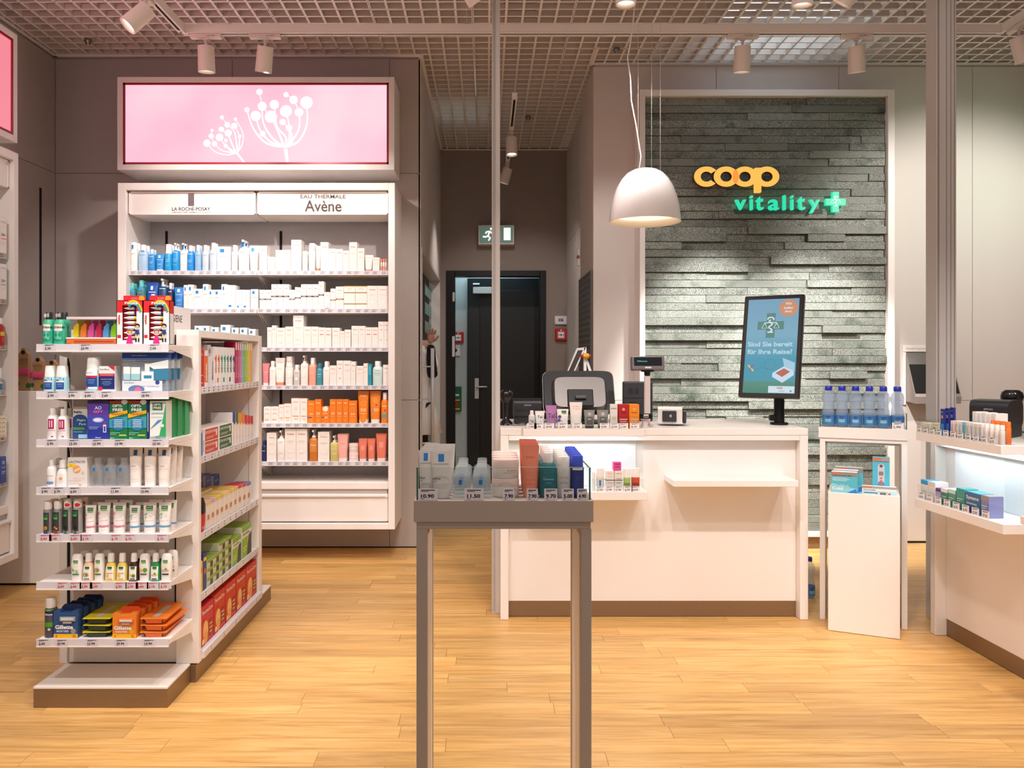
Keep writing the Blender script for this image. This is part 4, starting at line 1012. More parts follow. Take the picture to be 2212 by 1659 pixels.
m = MB(); m.loft([(.0455, .036, .028, 3), (.068, .036, .028, 3)], BLACK, 28); m.text('TWINT', 0, .053, .006, -.0285, TAGW); m.box(-.012, .012, -.0295, -.0285, .06, .066, TAGW); m.build('logo_disc', t)
t = thing('card_reader_box', 'tall dark grey box with vents standing behind the price display', 'till device', (px(1377, 4.4), 4.42, CT), -8)
m = MB(); m.bbox(-.075, .085, 0, .12, 0, .215, mat('device_grey', '343438', .4), .006); m.build('housing', t)
m = MB()
for k in range(5): m.box(-.04, .0, -.001, 0, .03 + k * .018, .033 + k * .018, DARK)
for k in range(4): m.box(-.045, -.02, -.001, 0, .15 + k * .008, .153 + k * .008, DARK); m.box(-.01, .01, -.001, 0, .15 + k * .008, .153 + k * .008, DARK)
m.box(-.07, .08, -.001, 0, .125, .128, DARK); m.build('vent_slots', t)
# easel frame with emergency button behind
t = thing('tilted_terminal', 'slanted white terminal frame with red and yellow button by the corridor corner', 'terminal', (px(1252, 5.1), 5.1, 0))
m = MB(); Z = lambda y: pz(y, 5.1); X = lambda x: px(x, 5.1) - px(1252, 5.1)
m.add([(X(x), yy, Z(y)) for yy in (0, .03) for x, y in ((1246, 752), (1266, 750), (1240, 806), (1224, 806))], [(0, 1, 2, 3), (7, 6, 5, 4), (0, 4, 5, 1), (1, 5, 6, 2), (2, 6, 7, 3), (3, 7, 4, 0)], TAGW)
m.bbox(X(1261), X(1267), 0, .03, .0, Z(750), TAGW, .002); m.add([(X(x), yy, Z(y)) for yy in (.005, .025) for x, y in ((1267, 770), (1280, 806), (1276, 812), (1267, 784))], [(0, 1, 2, 3), (7, 6, 5, 4), (0, 4, 5, 1), (1, 5, 6, 2), (2, 6, 7, 3), (3, 7, 4, 0)], TAGW); m.bbox(-.12, .12, -.1, .12, 0, .02, TAGW, .003); m.build('frame', t)
m = MB(); m.add([(X(x), -.002, Z(y)) for x, y in ((1248, 757), (1259, 756), (1238, 804), (1227, 804))], [(0, 1, 2, 3)], mat('terminal_screen', '4a4543', .15)); m.build('screen', t)
m = MB(); q = Matrix.Translation((X(1264), -.015, Z(769))) @ Matrix.Rotation(math.radians(90), 4, 'Y'); m.loft([(-.014, .017, .017), (.02, .017, .017)], c_('e6b010'), 16, q); m.loft([(-.03, .011, .011), (-.014, .011, .011)], c_('b81c22'), 16, q); m.loft([(.02, .011, .011), (.032, .011, .011)], c_('b81c22'), 16, q); m.build('emergency_button', t)
# ---- equipment on the side counter
C2 = xform(C2L, C2R)
def on2(x, y, z=0): return C2 @ Vector((x, y, z))
printer('black receipt printer on the side counter', (2.17, 3.50, CT + .0003), -50, .15, .19, .165)
scanner('glossy black scanner head behind the side counter printer', (2.36, 3.66, CT + .0003), 60).scale = (1.15, 1.15, 1.1)
m_ = monitor_back('black till monitor at the edge of the side counter', (2.31, 3.17, CT + .0003), -75)

# wall pickup chute
t = thing('medicine_chute', 'steel wall chute with open black mouth beside the broad post', 'chute', (0, 0, 0))
Yc = WYR; xa, xb = px(1951, Yc), px(2076, 5.3)
mtl = mat('chute_steel', 'a59b97', .4, metal=.3)
x0, x1 = 2.915, 3.226; yw = Yc - .0005
m = MB(); m.bbox(x0 - .025, x1 + .025, Yc - .012, yw, 1.328, 1.37, WHITE, .002); m.bbox(x0 - .025, x0 - .001, Yc - .010, yw, .96, 1.328, WHITE, .002); m.build('wall_plate', t)
m = MB(); PR = [(yw, 1.327), (5.505, 1.04), (5.497, 1.022), (5.502, .975), (yw, .985)]; n = 5
m.add([(x, y, z) for x in (x0, x1) for y, z in PR], [(4, 3, 2, 1, 0), (5, 6, 7, 8, 9)] + [(i, (i + 1) % n, (i + 1) % n + n, i + n) for i in range(n)], mtl); m.build('chute_hopper', t)
nrm = Vector((0, -(1.327 - 1.04), -(yw - 5.505))).normalized() * -1; nrm = Vector((0, -.93, .37)) * .0012
def sl(u, x): return Vector((x, yw + (5.505 - yw) * u, 1.327 + (1.04 - 1.327) * u)) + nrm
m = MB(); m.add([sl(.30, x0 + .003), sl(.30, x1 - .006), sl(.99, x1 - .006), sl(.99, x0 + .003)], [(0, 1, 2, 3)], mat('chute_black', '080707', .3)); m.add([sl(.02, x0 + .003), sl(.02, x1 - .006), sl(.299, x1 - .006), sl(.299, x0 + .003)], [(0, 1, 2, 3)], mat('chute_inner_steel', '6f6765', .4)); m.build('black_mouth', t)
m = MB(); m.text('Rowa® Technologies', px(1987, 5.6), 1.349, .018, Yc - .0128, c_('a89c96'), w=.165); m.build('lettering', t)
# round switch keys on tall right corridor cupboard
t = thing('barrel_lock', 'small lock with red key on the corridor cupboard above the grey sheet', 'lock', (px(1251, 6.45), 6.44, pz(556, 6.45)))
m = MB(); m.bbox(-.02, .012, -.02, .0, -.07, .07, ALU, .004); m.build('lock_plate', t); m = MB(); m.loft([(-.01, .012, .012), (.01, .012, .012)], c_('9c2a22'), 12, Matrix.Translation((-.012, -.03, 0)) @ Matrix.Rotation(math.radians(90), 4, 'X')); m.build('red_key', t)

# ================================================================== GOODS
CLEAR = lambda h: mat('clear_' + h, h, .08, clear=.80)
_cache = {}
PLASTIC = {}
def pm_(c):
    if c[0] == '~': return CLEAR(c[1:])
    return mat('pack_' + c, c, .38)
def body_profile(kind, w, d, h):
    """sections of the body and the cap of each kind of pack"""
    a, b = w / 2, d / 2
    if kind == 'bottle': return [(0, a * .96, b * .96, 2.6), (h * .02, a, b, 2.6), (h * .66, a, b, 2.6), (h * .74, a * .86, b * .86, 2.4), (h * .79, a * .5, b * .6, 2)], [(h * .78, a * .56, b * .7, 2), (h * .98, a * .54, b * .68, 2), (h, a * .48, b * .6, 2)]
    if kind == 'tallcap': return [(0, a * .94, b * .94, 3), (h * .02, a, b, 3), (h * .52, a, b, 3), (h * .56, a * .93, b * .93, 3)], [(h * .565, a * .92, b * .92, 3), (h * .95, a * .80, b * .86, 3), (h, a * .7, b * .74, 3)]
    if kind == 'can': return [(0, a * .92, b * .92), (h * .02, a, b), (h * .70, a, b), (h * .745, a * .86, b * .86)], [(h * .75, a * .88, b * .88), (h * .97, a * .86, b * .86), (h, a * .76, b * .76)]
    if kind == 'pump': return [(0, a * .95, b * .95, 2.6), (h * .02, a, b, 2.6), (h * .66, a, b, 2.6), (h * .72, a * .8, b * .8, 2.4), (h * .745, a * .42, b * .5)], [(h * .745, a * .42, b * .5), (h * .80, a * .42, b * .5), (h * .801, a * .14, b * .2), (h * .92, a * .14, b * .2)]
    if kind == 'foam': return [(0, a * .95, b * .95, 2.4), (h * .02, a, b, 2.4), (h * .60, a, b, 2.4), (h * .64, a * .9, b * .9, 2.2)], [(h * .645, a * .88, b * .88), (h * .72, a * .86, b * .86), (h * .80, a * .80, b * .8), (h, a * .76, b * .76)]
    if kind == 'tube': return [(h * .13, a * .80, b * .9, 2.3), (h * .45, a * .88, b * .72, 2.3), (h * .8, a * .96, b * .32, 2.4), (h * .95, a, b * .07, 3), (h, a, b * .06, 3)], [(0, a * .74, b * .84, 2.4), (h * .01, a * .76, b * .86, 2.4), (h * .128, a * .79, b * .89, 2.4)]
    if kind == 'jar': return [(0, a * .93, b * .93), (h * .04, a * .97, b * .97), (h * .60, a * .97, b * .97)], [(h * .605, a, b), (h * .94, a, b), (h, a * .95, b * .95)]
    if kind == 'taper': return [(0, a * .97, b * .97, 3.2), (h * .03, a, b, 3.2), (h * .35, a * .98, b * .95, 3.2), (h * .60, a * .80, b * .80, 2.6), (h * .70, a * .42, b * .6)], [(h * .70, a * .58, b * .72, 2.4), (h * .95, a * .54, b * .66, 2.4), (h, a * .46, b * .5, 2.4)]
    if kind == 'flask': return [(0, a * .9, b * .9, 2.6), (h * .03, a * .93, b * .93, 2.6), (h * .6, a, b, 2.6), (h * .93, a * .86, b * .8, 2.4), (h, a * .6, b * .5, 2.4)], None
def surf_y(kind, prof, w, d, x, z):
    if kind in ('carton', 'pouch'): return -d / 2
    a = b = None; p = 2
    for q0, q1 in zip(prof, prof[1:]):
        if q0[0] <= z <= q1[0]:
            t = (z - q0[0]) / ((q1[0] - q0[0]) or 1); a = q0[1] + (q1[1] - q0[1]) * t; b = q0[2] + (q1[2] - q0[2]) * t
            p = q0[3] if len(q0) > 3 else 2; break
    if a is None: q = prof[0] if z < prof[0][0] else prof[-1]; a, b = q[1], q[2]; p = q[3] if len(q) > 3 else 2
    u = min(abs(x) / max(a, 1e-5), .995)
    return -b * (1 - u ** p) ** (1 / p)
def prints(kind, prof, w, d, h, items):
    """items in fractions of width (x, -0.5..0.5) and height (z, 0..1)"""
    m = MB()
    e = .0006
    def pt(x, z, k=1): return (x, surf_y(kind, prof, w, d, x, z) - e * k, z)
    n_ = 1 if kind in ('carton', 'pouch') else 6
    for lev, it in enumerate(items, 1):
        lev = 1 + lev * .25; t = it[0]
        if t == 'r':
            _, x0, z0, x1, z1, c = it; x0 *= w; x1 *= w; z0 *= h; z1 *= h; vs = []; nz_ = 1 if n_ == 1 or z1 - z0 < h * .08 else 4
            for j in range(nz_ + 1):
                for i in range(n_ + 1): vs.append(pt(x0 + (x1 - x0) * i / n_, z0 + (z1 - z0) * j / nz_, lev))
            m.add(vs, [(j * (n_ + 1) + i, j * (n_ + 1) + i + 1, (j + 1) * (n_ + 1) + i + 1, (j + 1) * (n_ + 1) + i) for j in range(nz_) for i in range(n_)], pm_(c))
        elif t == 'c':
            _, x, z, r, c = it[:5]; k = it[5] if len(it) > 5 else 1
            N_ = 14; vs = [pt(x * w, z * h, lev)] + [pt(x * w + r * w * math.cos(2 * math.pi * i / N_), z * h + r * w * k * math.sin(2 * math.pi * i / N_), lev) for i in range(N_)]
            m.add(vs, [(0, 1 + i, 1 + (i + 1) % N_) for i in range(N_)], pm_(c))
        elif t == 'p':
            _, pts, c = it; m.add([pt(x * w, z * h, lev) for x, z in pts], [tuple(range(len(pts)))], pm_(c))
        elif t in ('t', 'v'):
            _, s, x, z, hh, ww, c = it[:7]; bold = it[7] if len(it) > 7 else .01
            vs, fs, x0, x1, z0, z1 = text_geo(s, bold, 2)
            if t == 't':
                kx = ww * w / (x1 - x0); kz = hh * h / (z1 - z0)
                q = [(x * w + (a - (x0 + x1) / 2) * kx, z * h + (b - (z0 + z1) / 2) * kz) for a, b in vs]
            else:
                kx = hh * h / (x1 - x0); kz = ww * w / (z1 - z0)
                q = [(x * w - (b - (z0 + z1) / 2) * kz, z * h + (a - (x0 + x1) / 2) * kx) for a, b in vs]
            m.add([pt(a, b, lev + .3) for a, b in q], fs, pm_(c))
    return m
def make(kind, w, d, h, body, cap, items, extra=None):
    """parts of a pack as (name, mesh, children)"""
    key = (kind, round(w, 3), round(d, 3), round(h, 3), body, cap, str(items), extra)
    if key in _cache: return _cache[key]
    P = []
    prof = None; bm_, cm = pm_(body), pm_(cap)
    if kind == 'carton':
        m = MB(); m.bbox(-w / 2, w / 2, -d / 2, d / 2, 0, h, bm_, min(.0012, w * .03)); P.append(('carton_body', m.mesh('carton_body')))
        if cap != body:
            m = MB(); m.box(-w / 2 + .001, w / 2 - .001, -d / 2 + .001, d / 2 - .001, h, h + .0006, cm); P.append(('top_flap', m.mesh('top_flap')))
    elif kind == 'pouch':
        m = MB(); m.loft([(0, w / 2, d / 2, 5), (h * .3, w / 2, d / 2 * .95, 5), (h * .85, w / 2, d / 2 * .4, 4), (h, w / 2, d * .05, 6)], bm_, 24); P.append(('pouch_body', m.mesh('pouch_body')))
        m = MB(); m.loft([(h * .86, w / 2 + .0006, d / 2 * .42, 4), (h, w / 2 + .0006, d * .07, 6)], cm, 24); P.append(('zip_top', m.mesh('zip_top')))
    else:
        a, c = body_profile(kind, w, d, h); prof = a
        n = 12 if w < .03 else 18
        m = MB(); m.loft(a, bm_, n); P.append((kind.replace('taper', 'bottle').replace('tallcap', 'bottle').replace('flask', 'bottle') + '_body', m.mesh('body')))
        if c:
            m = MB(); m.loft(c, cm, n)
            if kind == 'pump':
                m.bbox(-w * .10, w * .10, -d * .62, d * .14, h * .92, h * .985, cm, w * .02); P.append(('pump_head', m.mesh('pump_head')))
            else: P.append(('cap' if kind != 'jar' else 'lid', m.mesh('cap')))
    if items: P.append(('front_print', prints(kind, prof, w, d if kind != 'pouch' else d * .98, h, items).mesh('front_print')))
    if extra == 'innerfill' and prof:
        m = MB(); m.loft([(q[0] + .001 if i == 0 else q[0], q[1] * .9, q[2] * .9) + tuple(q[3:]) for i, q in enumerate(prof[:3])], CLEAR('cfe3ee'), 14); P.append(('liquid', m.mesh('liquid')))
    _cache[key] = P
    return P
CAT = {'carton': 'carton', 'bottle': 'bottle', 'tallcap': 'bottle', 'can': 'bottle', 'pump': 'pump bottle', 'foam': 'pump bottle', 'tube': 'tube', 'jar': 'jar', 'taper': 'bottle', 'flask': 'bottle', 'pouch': 'pouch'}
NAME = {'carton': 'carton', 'bottle': 'skincare_bottle', 'tallcap': 'capped_bottle', 'can': 'spray_can', 'pump': 'pump_bottle', 'foam': 'foam_dispenser', 'tube': 'cream_tube', 'jar': 'cream_jar', 'taper': 'shampoo_bottle', 'flask': 'conditioner_bottle', 'pouch': 'travel_pouch'}
def prod(kind, loc, w, d, h, body, cap, items, label, group=None, rz=0, extra=None, name=None):
    t = thing(name or NAME[kind], label, CAT[kind], loc, rz, group)
    for n, me in make(kind, w, d, h, body, cap, items, extra):
        ob(n, me, t)
    return t

# ---- prints
BL = '1c86cf'
def lrp(sq=BL, x=-.12, z=.84, tx='9a9698'): return (('r', x - .16, z - .07, x + .16, z + .07, sq), ('r', -.36, .60, .30, .615, tx), ('r', -.36, .56, .10, .57, 'cfcaca'), ('r', -.36, .30, .34, .307, 'd8d3d2'), ('r', -.36, .24, .2, .247, 'd8d3d2'))
def avn(c='e2855e', z=.84): return (('t', 'Avène', 0, z, .055, .62, c), ('r', -.3, .62, .3, .63, 'c9b9b2'), ('r', -.22, .57, .22, .577, 'd8cbc5'), ('c', 0, .33, .24, 'efe2dc'), ('c', 0, .33, .20, 'f6efec'), ('r', -.3, .10, .3, .107, 'd8cbc5'))
def band(c, z=.55): return (('t', 'Avène', 0, .84, .055, .6, 'dd9a80'), ('r', -.5, z - .03, .5, z + .03, c), ('r', -.3, z - .008, .3, z + .008, 'f2e8e0'), ('r', -.2, .7, .2, .71, 'c9b9b2'), ('c', 0, .25, .2, 'efe4de'))
def goldband(z): return tuple(('r', -.5, q - .02, .5, q + .02, 'a98442') for q in z) + (('r', -.5, .97, .5, 1, 'e0b565'), ('t', 'Avène', 0, .88, .04, .4, 'd8a070'))
def sun(n='50'): return (('t', 'Avène', 0, .86, .06, .62, 'fff1e0'), ('c', 0, .62, .26, 'f39a45'), ('c', 0, .62, .20, 'ee8126'), ('t', n, .02, .42, .10, .5, 'ffe3c0'), ('r', -.34, .30, .3, .312, 'ffd9ae'), ('c', 0, .13, .3, 'f18d34'))
NAVY = '15306b'
def blu(c='ffffff'): return (('r', -.17, .78, .09, .92, 'f2f7fb'), ('r', -.32, .66, .3, .68, 'dbeaf6'), ('r', -.26, .42, .26, .435, 'cfe2f2'), ('r', -.26, .36, .18, .372, 'cfe2f2'), ('r', -.26, .22, .22, .23, 'cfe2f2'))
W1 = 'f4f1ef'; W2 = 'f1ebe6'
S = {
 'wc': (W1, 'ffffff', lrp(), 'white can with small blue square'),
 'bw': ('a9cbe6', 'f4f4f4', lrp(BL, 0, .8), 'pale blue bottle with white cap'),
 'bb': ('2b8fd6', 'bfdcf0', blu(), 'bright blue bottle with pale cap'),
 'bt': ('2a8fd8', 'f1f3f5', blu(), 'bright blue tube with white cap'),
 'bf': ('23a0dc', 'e6eef2', blu(), 'turquoise blue foam dispenser'),
 'bp': ('1f97de', 'f1f3f5', blu(), 'bright blue pump bottle'),
 'wp': (W1, 'ffffff', lrp(), 'white pump bottle with blue square'),
 'bl': ('2190dd', 'f1f3f5', blu(), 'bright blue bottle with white cap'),
 'cb': ('8fb9e0', 'c6dcee', lrp('2f8fd3', -.1, .86), 'clear blue tinted bottle'),
 'cc': ('c3d2de', 'f0f0f2', lrp('2f8fd3', -.1, .86), 'clear water bottle with blue square'),
 'wb': (W1, 'ffffff', lrp(), 'white carton with small blue square'),
 'wt': (W1, 'f7f4f2', lrp(), 'white tube with blue square'),
 'wbo': (W1, 'ffffff', lrp(), 'white bottle with blue square'),
 'te': ('2f7f86', '5fc0c4', lrp('2f9fd8', 0, .72), 'dark teal bottle with aqua cap'),
 'b7': ('1d55ae', '1d55ae', (('r', -.14, .72, .06, .86, 'e8f0fa'), ('t', '7', .1, .42, .28, .3, 'd8e6f6'), ('r', -.32, .62, .28, .65, 'cfe0f2')), 'royal blue tube numbered seven'),
 'nv': ('1b4a76', 'eef0f2', blu(), 'navy blue pump bottle'),
 'nb': ('15305c', 'e9ebee', blu(), 'navy blue bottle with pale cap'),
 'lb': ('2f86d2', '1d64b8', blu(), 'mid blue tube standing on cap'),
 'wv': (W1, W1, (('r', -.3, .10, .02, .19, BL), ('v', 'LIPIKAR', .05, .62, .3, .08, 'b0abac'), ('v', 'baume', .2, .6, .2, .06, 'c9c4c4')), 'white carton lying sideways print'),
 'a': (W2, W2, avn(), 'white carton with orange script'),
 'ac': (W2, 'f7f2ee', avn(), 'white bottle with orange script'),
 'at': (W2, 'e58c68', avn(), 'white tube with coral cap'),
 'lip': ('ece2df', 'e98f6a', (('r', -.4, .1, .4, .4, 'ee9a78'),), 'slim pink lip stick tube'),
 'ab': (W2, W2, band('4d433f', .52), 'white carton with dark brown band'),
 'ag': (W2, W2, band('8a6a42', .45), 'white carton with gold brown band'),
 'ag2': (W2, 'e0b565', goldband((.24, .72)), 'double white carton with gold bands'),
 'ag1': (W2, 'e0b565', (('r', -.4, .04, .4, .08, '9a7444'), ('t', 'Avène', 0, .80, .05, .5, 'dd9a80'), ('p', ((-.1, .1), (.1, .1), (0, .34)), 'e0cdb4')), 'white carton with golden drop'),
 'ad': (W2, W2, (('t', 'Avène', 0, .86, .05, .6, 'e2855e'), ('r', -.2, .68, .2, .70, 'e2724a'), ('c', 0, .30, .10, 'd68a58')), 'white carton with orange droplet'),
 'ar': (W2, W2, (('t', 'Avène', 0, .86, .05, .6, 'e2855e'), ('r', -.3, .64, .3, .68, 'e58468'), ('r', -.3, .1, .3, .11, 'd8cbc5')), 'white carton with red dash'),
 'pk': ('e8858a', 'f0e2df', (('r', -.3, .6, .3, .62, 'f7d3d0'), ('r', -.2, .5, .2, .51, 'f7d3d0')), 'pink tube'),
 'po': ('eda58f', 'f3efec', (('t', 'Avène', 0, .7, .05, .5, 'fbeee8'), ('r', -.3, .45, .3, .46, 'fbeee8')), 'apricot pink bottle with white cap'),
 'tl': ('3f94a5', '1f7f93', (('r', -.3, .5, .3, .52, 'd6eef2'), ('r', -.3, .4, .2, .41, 'd6eef2')), 'teal bottle with dark teal cap'),
 'ts': ('2893ad', '2893ad', (('r', -.3, .5, .3, .9, '4fb0c6'),), 'narrow teal carton'),
 'gw': ('cfe3e0', 'eef3f1', (('r', -.3, .5, .3, .52, '8db3b0'), ('r', -.25, .43, .25, .44, '8db3b0'), ('t', 'Avène', 0, .62, .04, .5, '7d9f9c')), 'pale mint bottle'),
 'cl': ('cfc9c4', 'ece8e4', avn(), 'clear bottle with white cap'),
 'aw': (W2, W2, (('t', 'Avène', 0, .86, .06, .6, 'e2855e'), ('c', 0, .5, .32, 'dcb28a'), ('r', -.34, .2, .2, .25, 'e59a55'), ('c', 0, .45, .32, W2)), 'white carton with tan half circle'),
 'ao': (W2, 'ee8126', (('t', 'Avène', 0, .86, .05, .62, 'e2855e'), ('r', -.36, .28, .36, .31, 'ea8f45'), ('t', '50', .05, .18, .09, .45, 'eec39a'), ('c', 0, .6, .2, 'efdccd')), 'white carton with orange stripe'),
 'o': ('ee7f1f', 'f3913a', sun(), 'bright orange carton'),
 'o3': ('ee7f1f', 'f3913a', sun('30') + (('r', -.5, .26, .1, .30, '3c5a8c'),), 'bright orange carton marked thirty'),
 'os': ('ee7f1f', 'f3913a', (('c', 0, .88, .32, 'fbeede'), ('t', 'Avène', 0, .62, .08, .5, 'fff1e0'), ('t', '50', .08, .36, .12, .4, 'ffe3c0'), ('r', -.5, .36, -.1, .40, '3c5a8c')), 'short orange carton with white half sun'),
 'ot': ('f08620', 'f3ece6', sun(), 'orange sun cream tube with white cap'),
 'ok': ('f08620', 'f3ece6', (('t', 'Avène', 0, .9, .05, .6, 'fff1e0'), ('c', 0, .72, .26, 'f39a45'), ('t', '50', .1, .42, .1, .4, 'ffe3c0'), ('p', ((-.4, .5), (-.1, .52), (-.15, .4), (-.1, .25), (.3, .22), (.3, .15), (-.4, .15)), '4fa6c9'), ('c', .12, .57, .07, '2c55a0')), 'orange childrens sun tube with blue print'),
 'osp': ('f08620', 'f4f1ee', (('r', -.3, .55, .3, .57, 'fff1e0'), ('c', .05, .42, .1, '2c55a0'), ('r', -.35, .2, .3, .3, '4fa6c9')), 'orange spray bottle with white top'),
 'am': ('c9782a', 'f2eeea', (('r', -.4, .30, .4, .62, 'd88a3c'), ('t', 'Avène', 0, .52, .05, .6, 'fbe8d0')), 'amber oil pump bottle'),
 'yo': ('c9bd72', 'f2eeea', (('r', -.3, .3, .3, .32, 'efe9c8'), ('t', 'Avène', 0, .5, .05, .6, 'f6f2dc')), 'yellow oil bottle with white spray'),
 'pt': ('eeb0a6', 'f1e2dc', (('t', 'Avène', 0, .66, .04, .5, 'e58a80'), ('r', -.3, .5, .3, .51, 'f7dcd6')), 'pink tube with crimped top'),
 'pj': ('f3e9e5', 'f1d5cd', (('r', -.3, .3, .3, .34, 'e6b8ae'),), 'pale pink jar'),
 'rt': ('e07a62', 'f0d8cf', (('r', -.2, .5, .2, .7, 'e9967f'),), 'salmon red tube'),
 'db': ('1e2d55', '1e2d55', (('r', -.3, .5, .3, .52, 'c9d2e6'),), 'dark blue bottle'),
 'kb': ('f4efec', 'ef6a2e', (('t', 'Daylong', 0, .88, .035, .6, '6a6260'), ('t', '50+', -.02, .52, .08, .6, '4a4442'), ('r', -.36, .40, .36, .42, 'ef6a2e'), ('r', .47, 0, .5, 1, 'ef6a2e'), ('r', -.36, .3, .2, .305, 'b0a8a5'), ('r', -.36, .26, .1, .265, 'b0a8a5')), 'x'),
 'kg': ('f4efec', '59c2a2', (('t', 'Daylong', 0, .88, .035, .6, '6a6260'), ('t', '50+', -.02, .52, .08, .6, '4a4442'), ('r', -.36, .40, .36, .42, '59c2a2'), ('r', .47, 0, .5, 1, '59c2a2'), ('r', -.36, .3, .2, .305, 'b0a8a5')), 'x'),
}
DEP = {'carton': .8, 'bottle': .8, 'tallcap': .8, 'can': 1, 'pump': .85, 'foam': .95, 'tube': .6, 'jar': 1, 'taper': .6, 'flask': .6}
def row(items, Y, z, where, group, back=None):
    """items: (kind, x0, x1, ytop, style[, y bottom]) in photo pixels at depth Y, standing on height z"""
    for i, it in enumerate(items, 1):
        kind, x0, x1, yt, st_ = it[:5]
        X0, X1 = px(x0, Y), px(x1, Y); w = X1 - X0 - .0012; zb = z
        if len(it) > 5: zb = pz(it[5], Y)
        h = pz(yt, Y) - zb; d = min(max(w * DEP[kind], .018), .11)
        b, c, pr, lk = S[st_]
        nback = 1 if back is None else back
        lab = f'{lk}, {nth(i)} from left, {where}'
        k = {'carton': 'carton', 'b': 'bottle'}.get(kind, kind)
        o = prod(k, ((X0 + X1) / 2, Y + d / 2, zb), w, d, h, b, c, pr, lab, group)
        for q in range(nback):
            if zb != z: break
            o2 = copy_thing(o, ((X0 + X1) / 2, Y + d / 2 + (q + 1) * (d + .004), zb), label=f'{lk}, second row, {nth(i)} from left, {where}')
Yp = 5.145
C, T, B, P_, Fo = 'carton', 'tube', 'bottle', 'pump', 'foam'
row([('can', 280, 295, 523, 'wc'), (B, 296, 318, 528, 'bw'), (B, 319, 334, 538, 'bb'), (T, 334, 353, 548, 'bt'), (Fo, 353.5, 370, 527, 'bf'), (P_, 370, 386.6, 524, 'bp'), (P_, 387, 403, 524, 'wp'), (B, 403, 418, 530, 'bl'), (B, 419, 434, 529, 'cb'), (B, 435, 450, 529, 'cc'), (B, 451, 468, 524, 'cc'), (C, 468.6, 498, 533, 'wb'), (B, 499, 512, 529, 'wbo'), (P_, 513, 536.6, 517, 'wp'), (T, 537, 557, 530, 'wt'),
     (C, 560, 577, 531, 'a'), (C, 577.5, 594.5, 555, 'a'), (C, 595, 612, 540, 'a'), (C, 612, 628.5, 540, 'a'), (C, 629, 651, 518, 'a'), ('can', 651.5, 664, 542, 'ac'), ('can', 665, 681, 525, 'ac'), (T, 681.5, 692, 531, 'at'), (C, 692, 710, 523, 'a'), (C, 710, 725, 537, 'a'), (C, 725, 740.6, 538, 'a'), (C, 740.6, 754, 541, 'a'), (C, 754, 771.5, 523, 'a'), (C, 771.5, 787, 536, 'a'), (T, 787, 804.5, 550, 'at'), (C, 804.5, 820, 556, 'a'), ('can', 821, 825.6, 559, 'lip'), ('can', 826, 830.6, 559, 'lip'), ('can', 831, 835, 559, 'lip')],
    Yp, SHZ[0] - .004, 'wall unit top shelf', 'skincare on the top shelf of the wall unit')
row([(B, 274.5, 292, 611, 'te'), (B, 293, 313, 605, 'te'), (T, 314, 340, 609, 'b7'), (P_, 340, 360.5, 601, 'nv'), (B, 361, 373, 611, 'nb'), (T, 374, 396, 620, 'lb'), (C, 396.5, 405.5, 616, 'wb'), (C, 405.5, 418, 615, 'wb'), (C, 418, 438, 624, 'wb'), (C, 438, 450, 614, 'wb'), (C, 450, 462, 626, 'wb'), (C, 462, 478, 626, 'wb'), (C, 478, 490, 614, 'wb'), (C, 490, 508.6, 616, 'wv'), (C, 509, 522.6, 626, 'wv'), (C, 522.6, 540, 626, 'wv'), (C, 541, 557.6, 625, 'wb'),
     (C, 560.5, 573, 626, 'ab'), (C, 573, 586, 626, 'ab'), (C, 586, 598.6, 614, 'ab'), (C, 598.6, 611.6, 614, 'ab'), (C, 611.6, 625, 614, 'ab'), (C, 625, 637, 626, 'ab'), (C, 637, 650, 620.6, 'ab'), (C, 650, 662.5, 614, 'ab'), (C, 662.5, 675, 614, 'ab'), (C, 675, 688, 614, 'ab'), (C, 688, 700, 608, 'ab'), (C, 700, 713.6, 631, 'ag1'), (C, 713.6, 725, 623.5, 'ag'), (C, 725, 742.5, 619, 'ag'), (C, 742.5, 767.4, 618, 'ag2'), (C, 767.4, 793, 618, 'ag2'), (C, 793, 815.6, 617.5, 'a'), (C, 815.6, 838, 617.5, 'a')],
    Yp, SHZ[1] - .004, 'wall unit second shelf', 'skincare on the second shelf of the wall unit')
row([(C, 420, 437, 704, 'wb'), (C, 437, 452, 704, 'wb'), (C, 455, 472, 707, 'wb'), (C, 476, 497, 702, 'wb'), (C, 500, 515, 708, 'wb'), (C, 518, 534, 708, 'wb'), (C, 537, 552, 711, 'wb'),
     (C, 577, 587, 707, 'a'), (C, 587, 597, 703, 'a'), (C, 597, 616, 708, 'a'), (C, 616, 633, 705.5, 'a'), (C, 633, 656, 681.4, 'a'), (C, 656, 672, 705.5, 'a'), (C, 672, 687.6, 705.5, 'a'), (C, 687.6, 702, 707.5, 'ar'), (C, 702, 716, 708, 'ar'), (C, 717, 734, 708, 'a'), (C, 734, 744, 715, 'a'), (C, 744, 758, 712, 'a'), (C, 759, 774, 704, 'a'), (C, 774, 789, 704, 'a'), (C, 789, 803, 707, 'ar'), (C, 803, 817, 707, 'ar'), (C, 817, 829.4, 694.7, 'ad'), (C, 829.4, 840, 694.7, 'ad')],
    Yp, SHZ[2] - .004, 'wall unit third shelf', 'skincare on the third shelf of the wall unit')
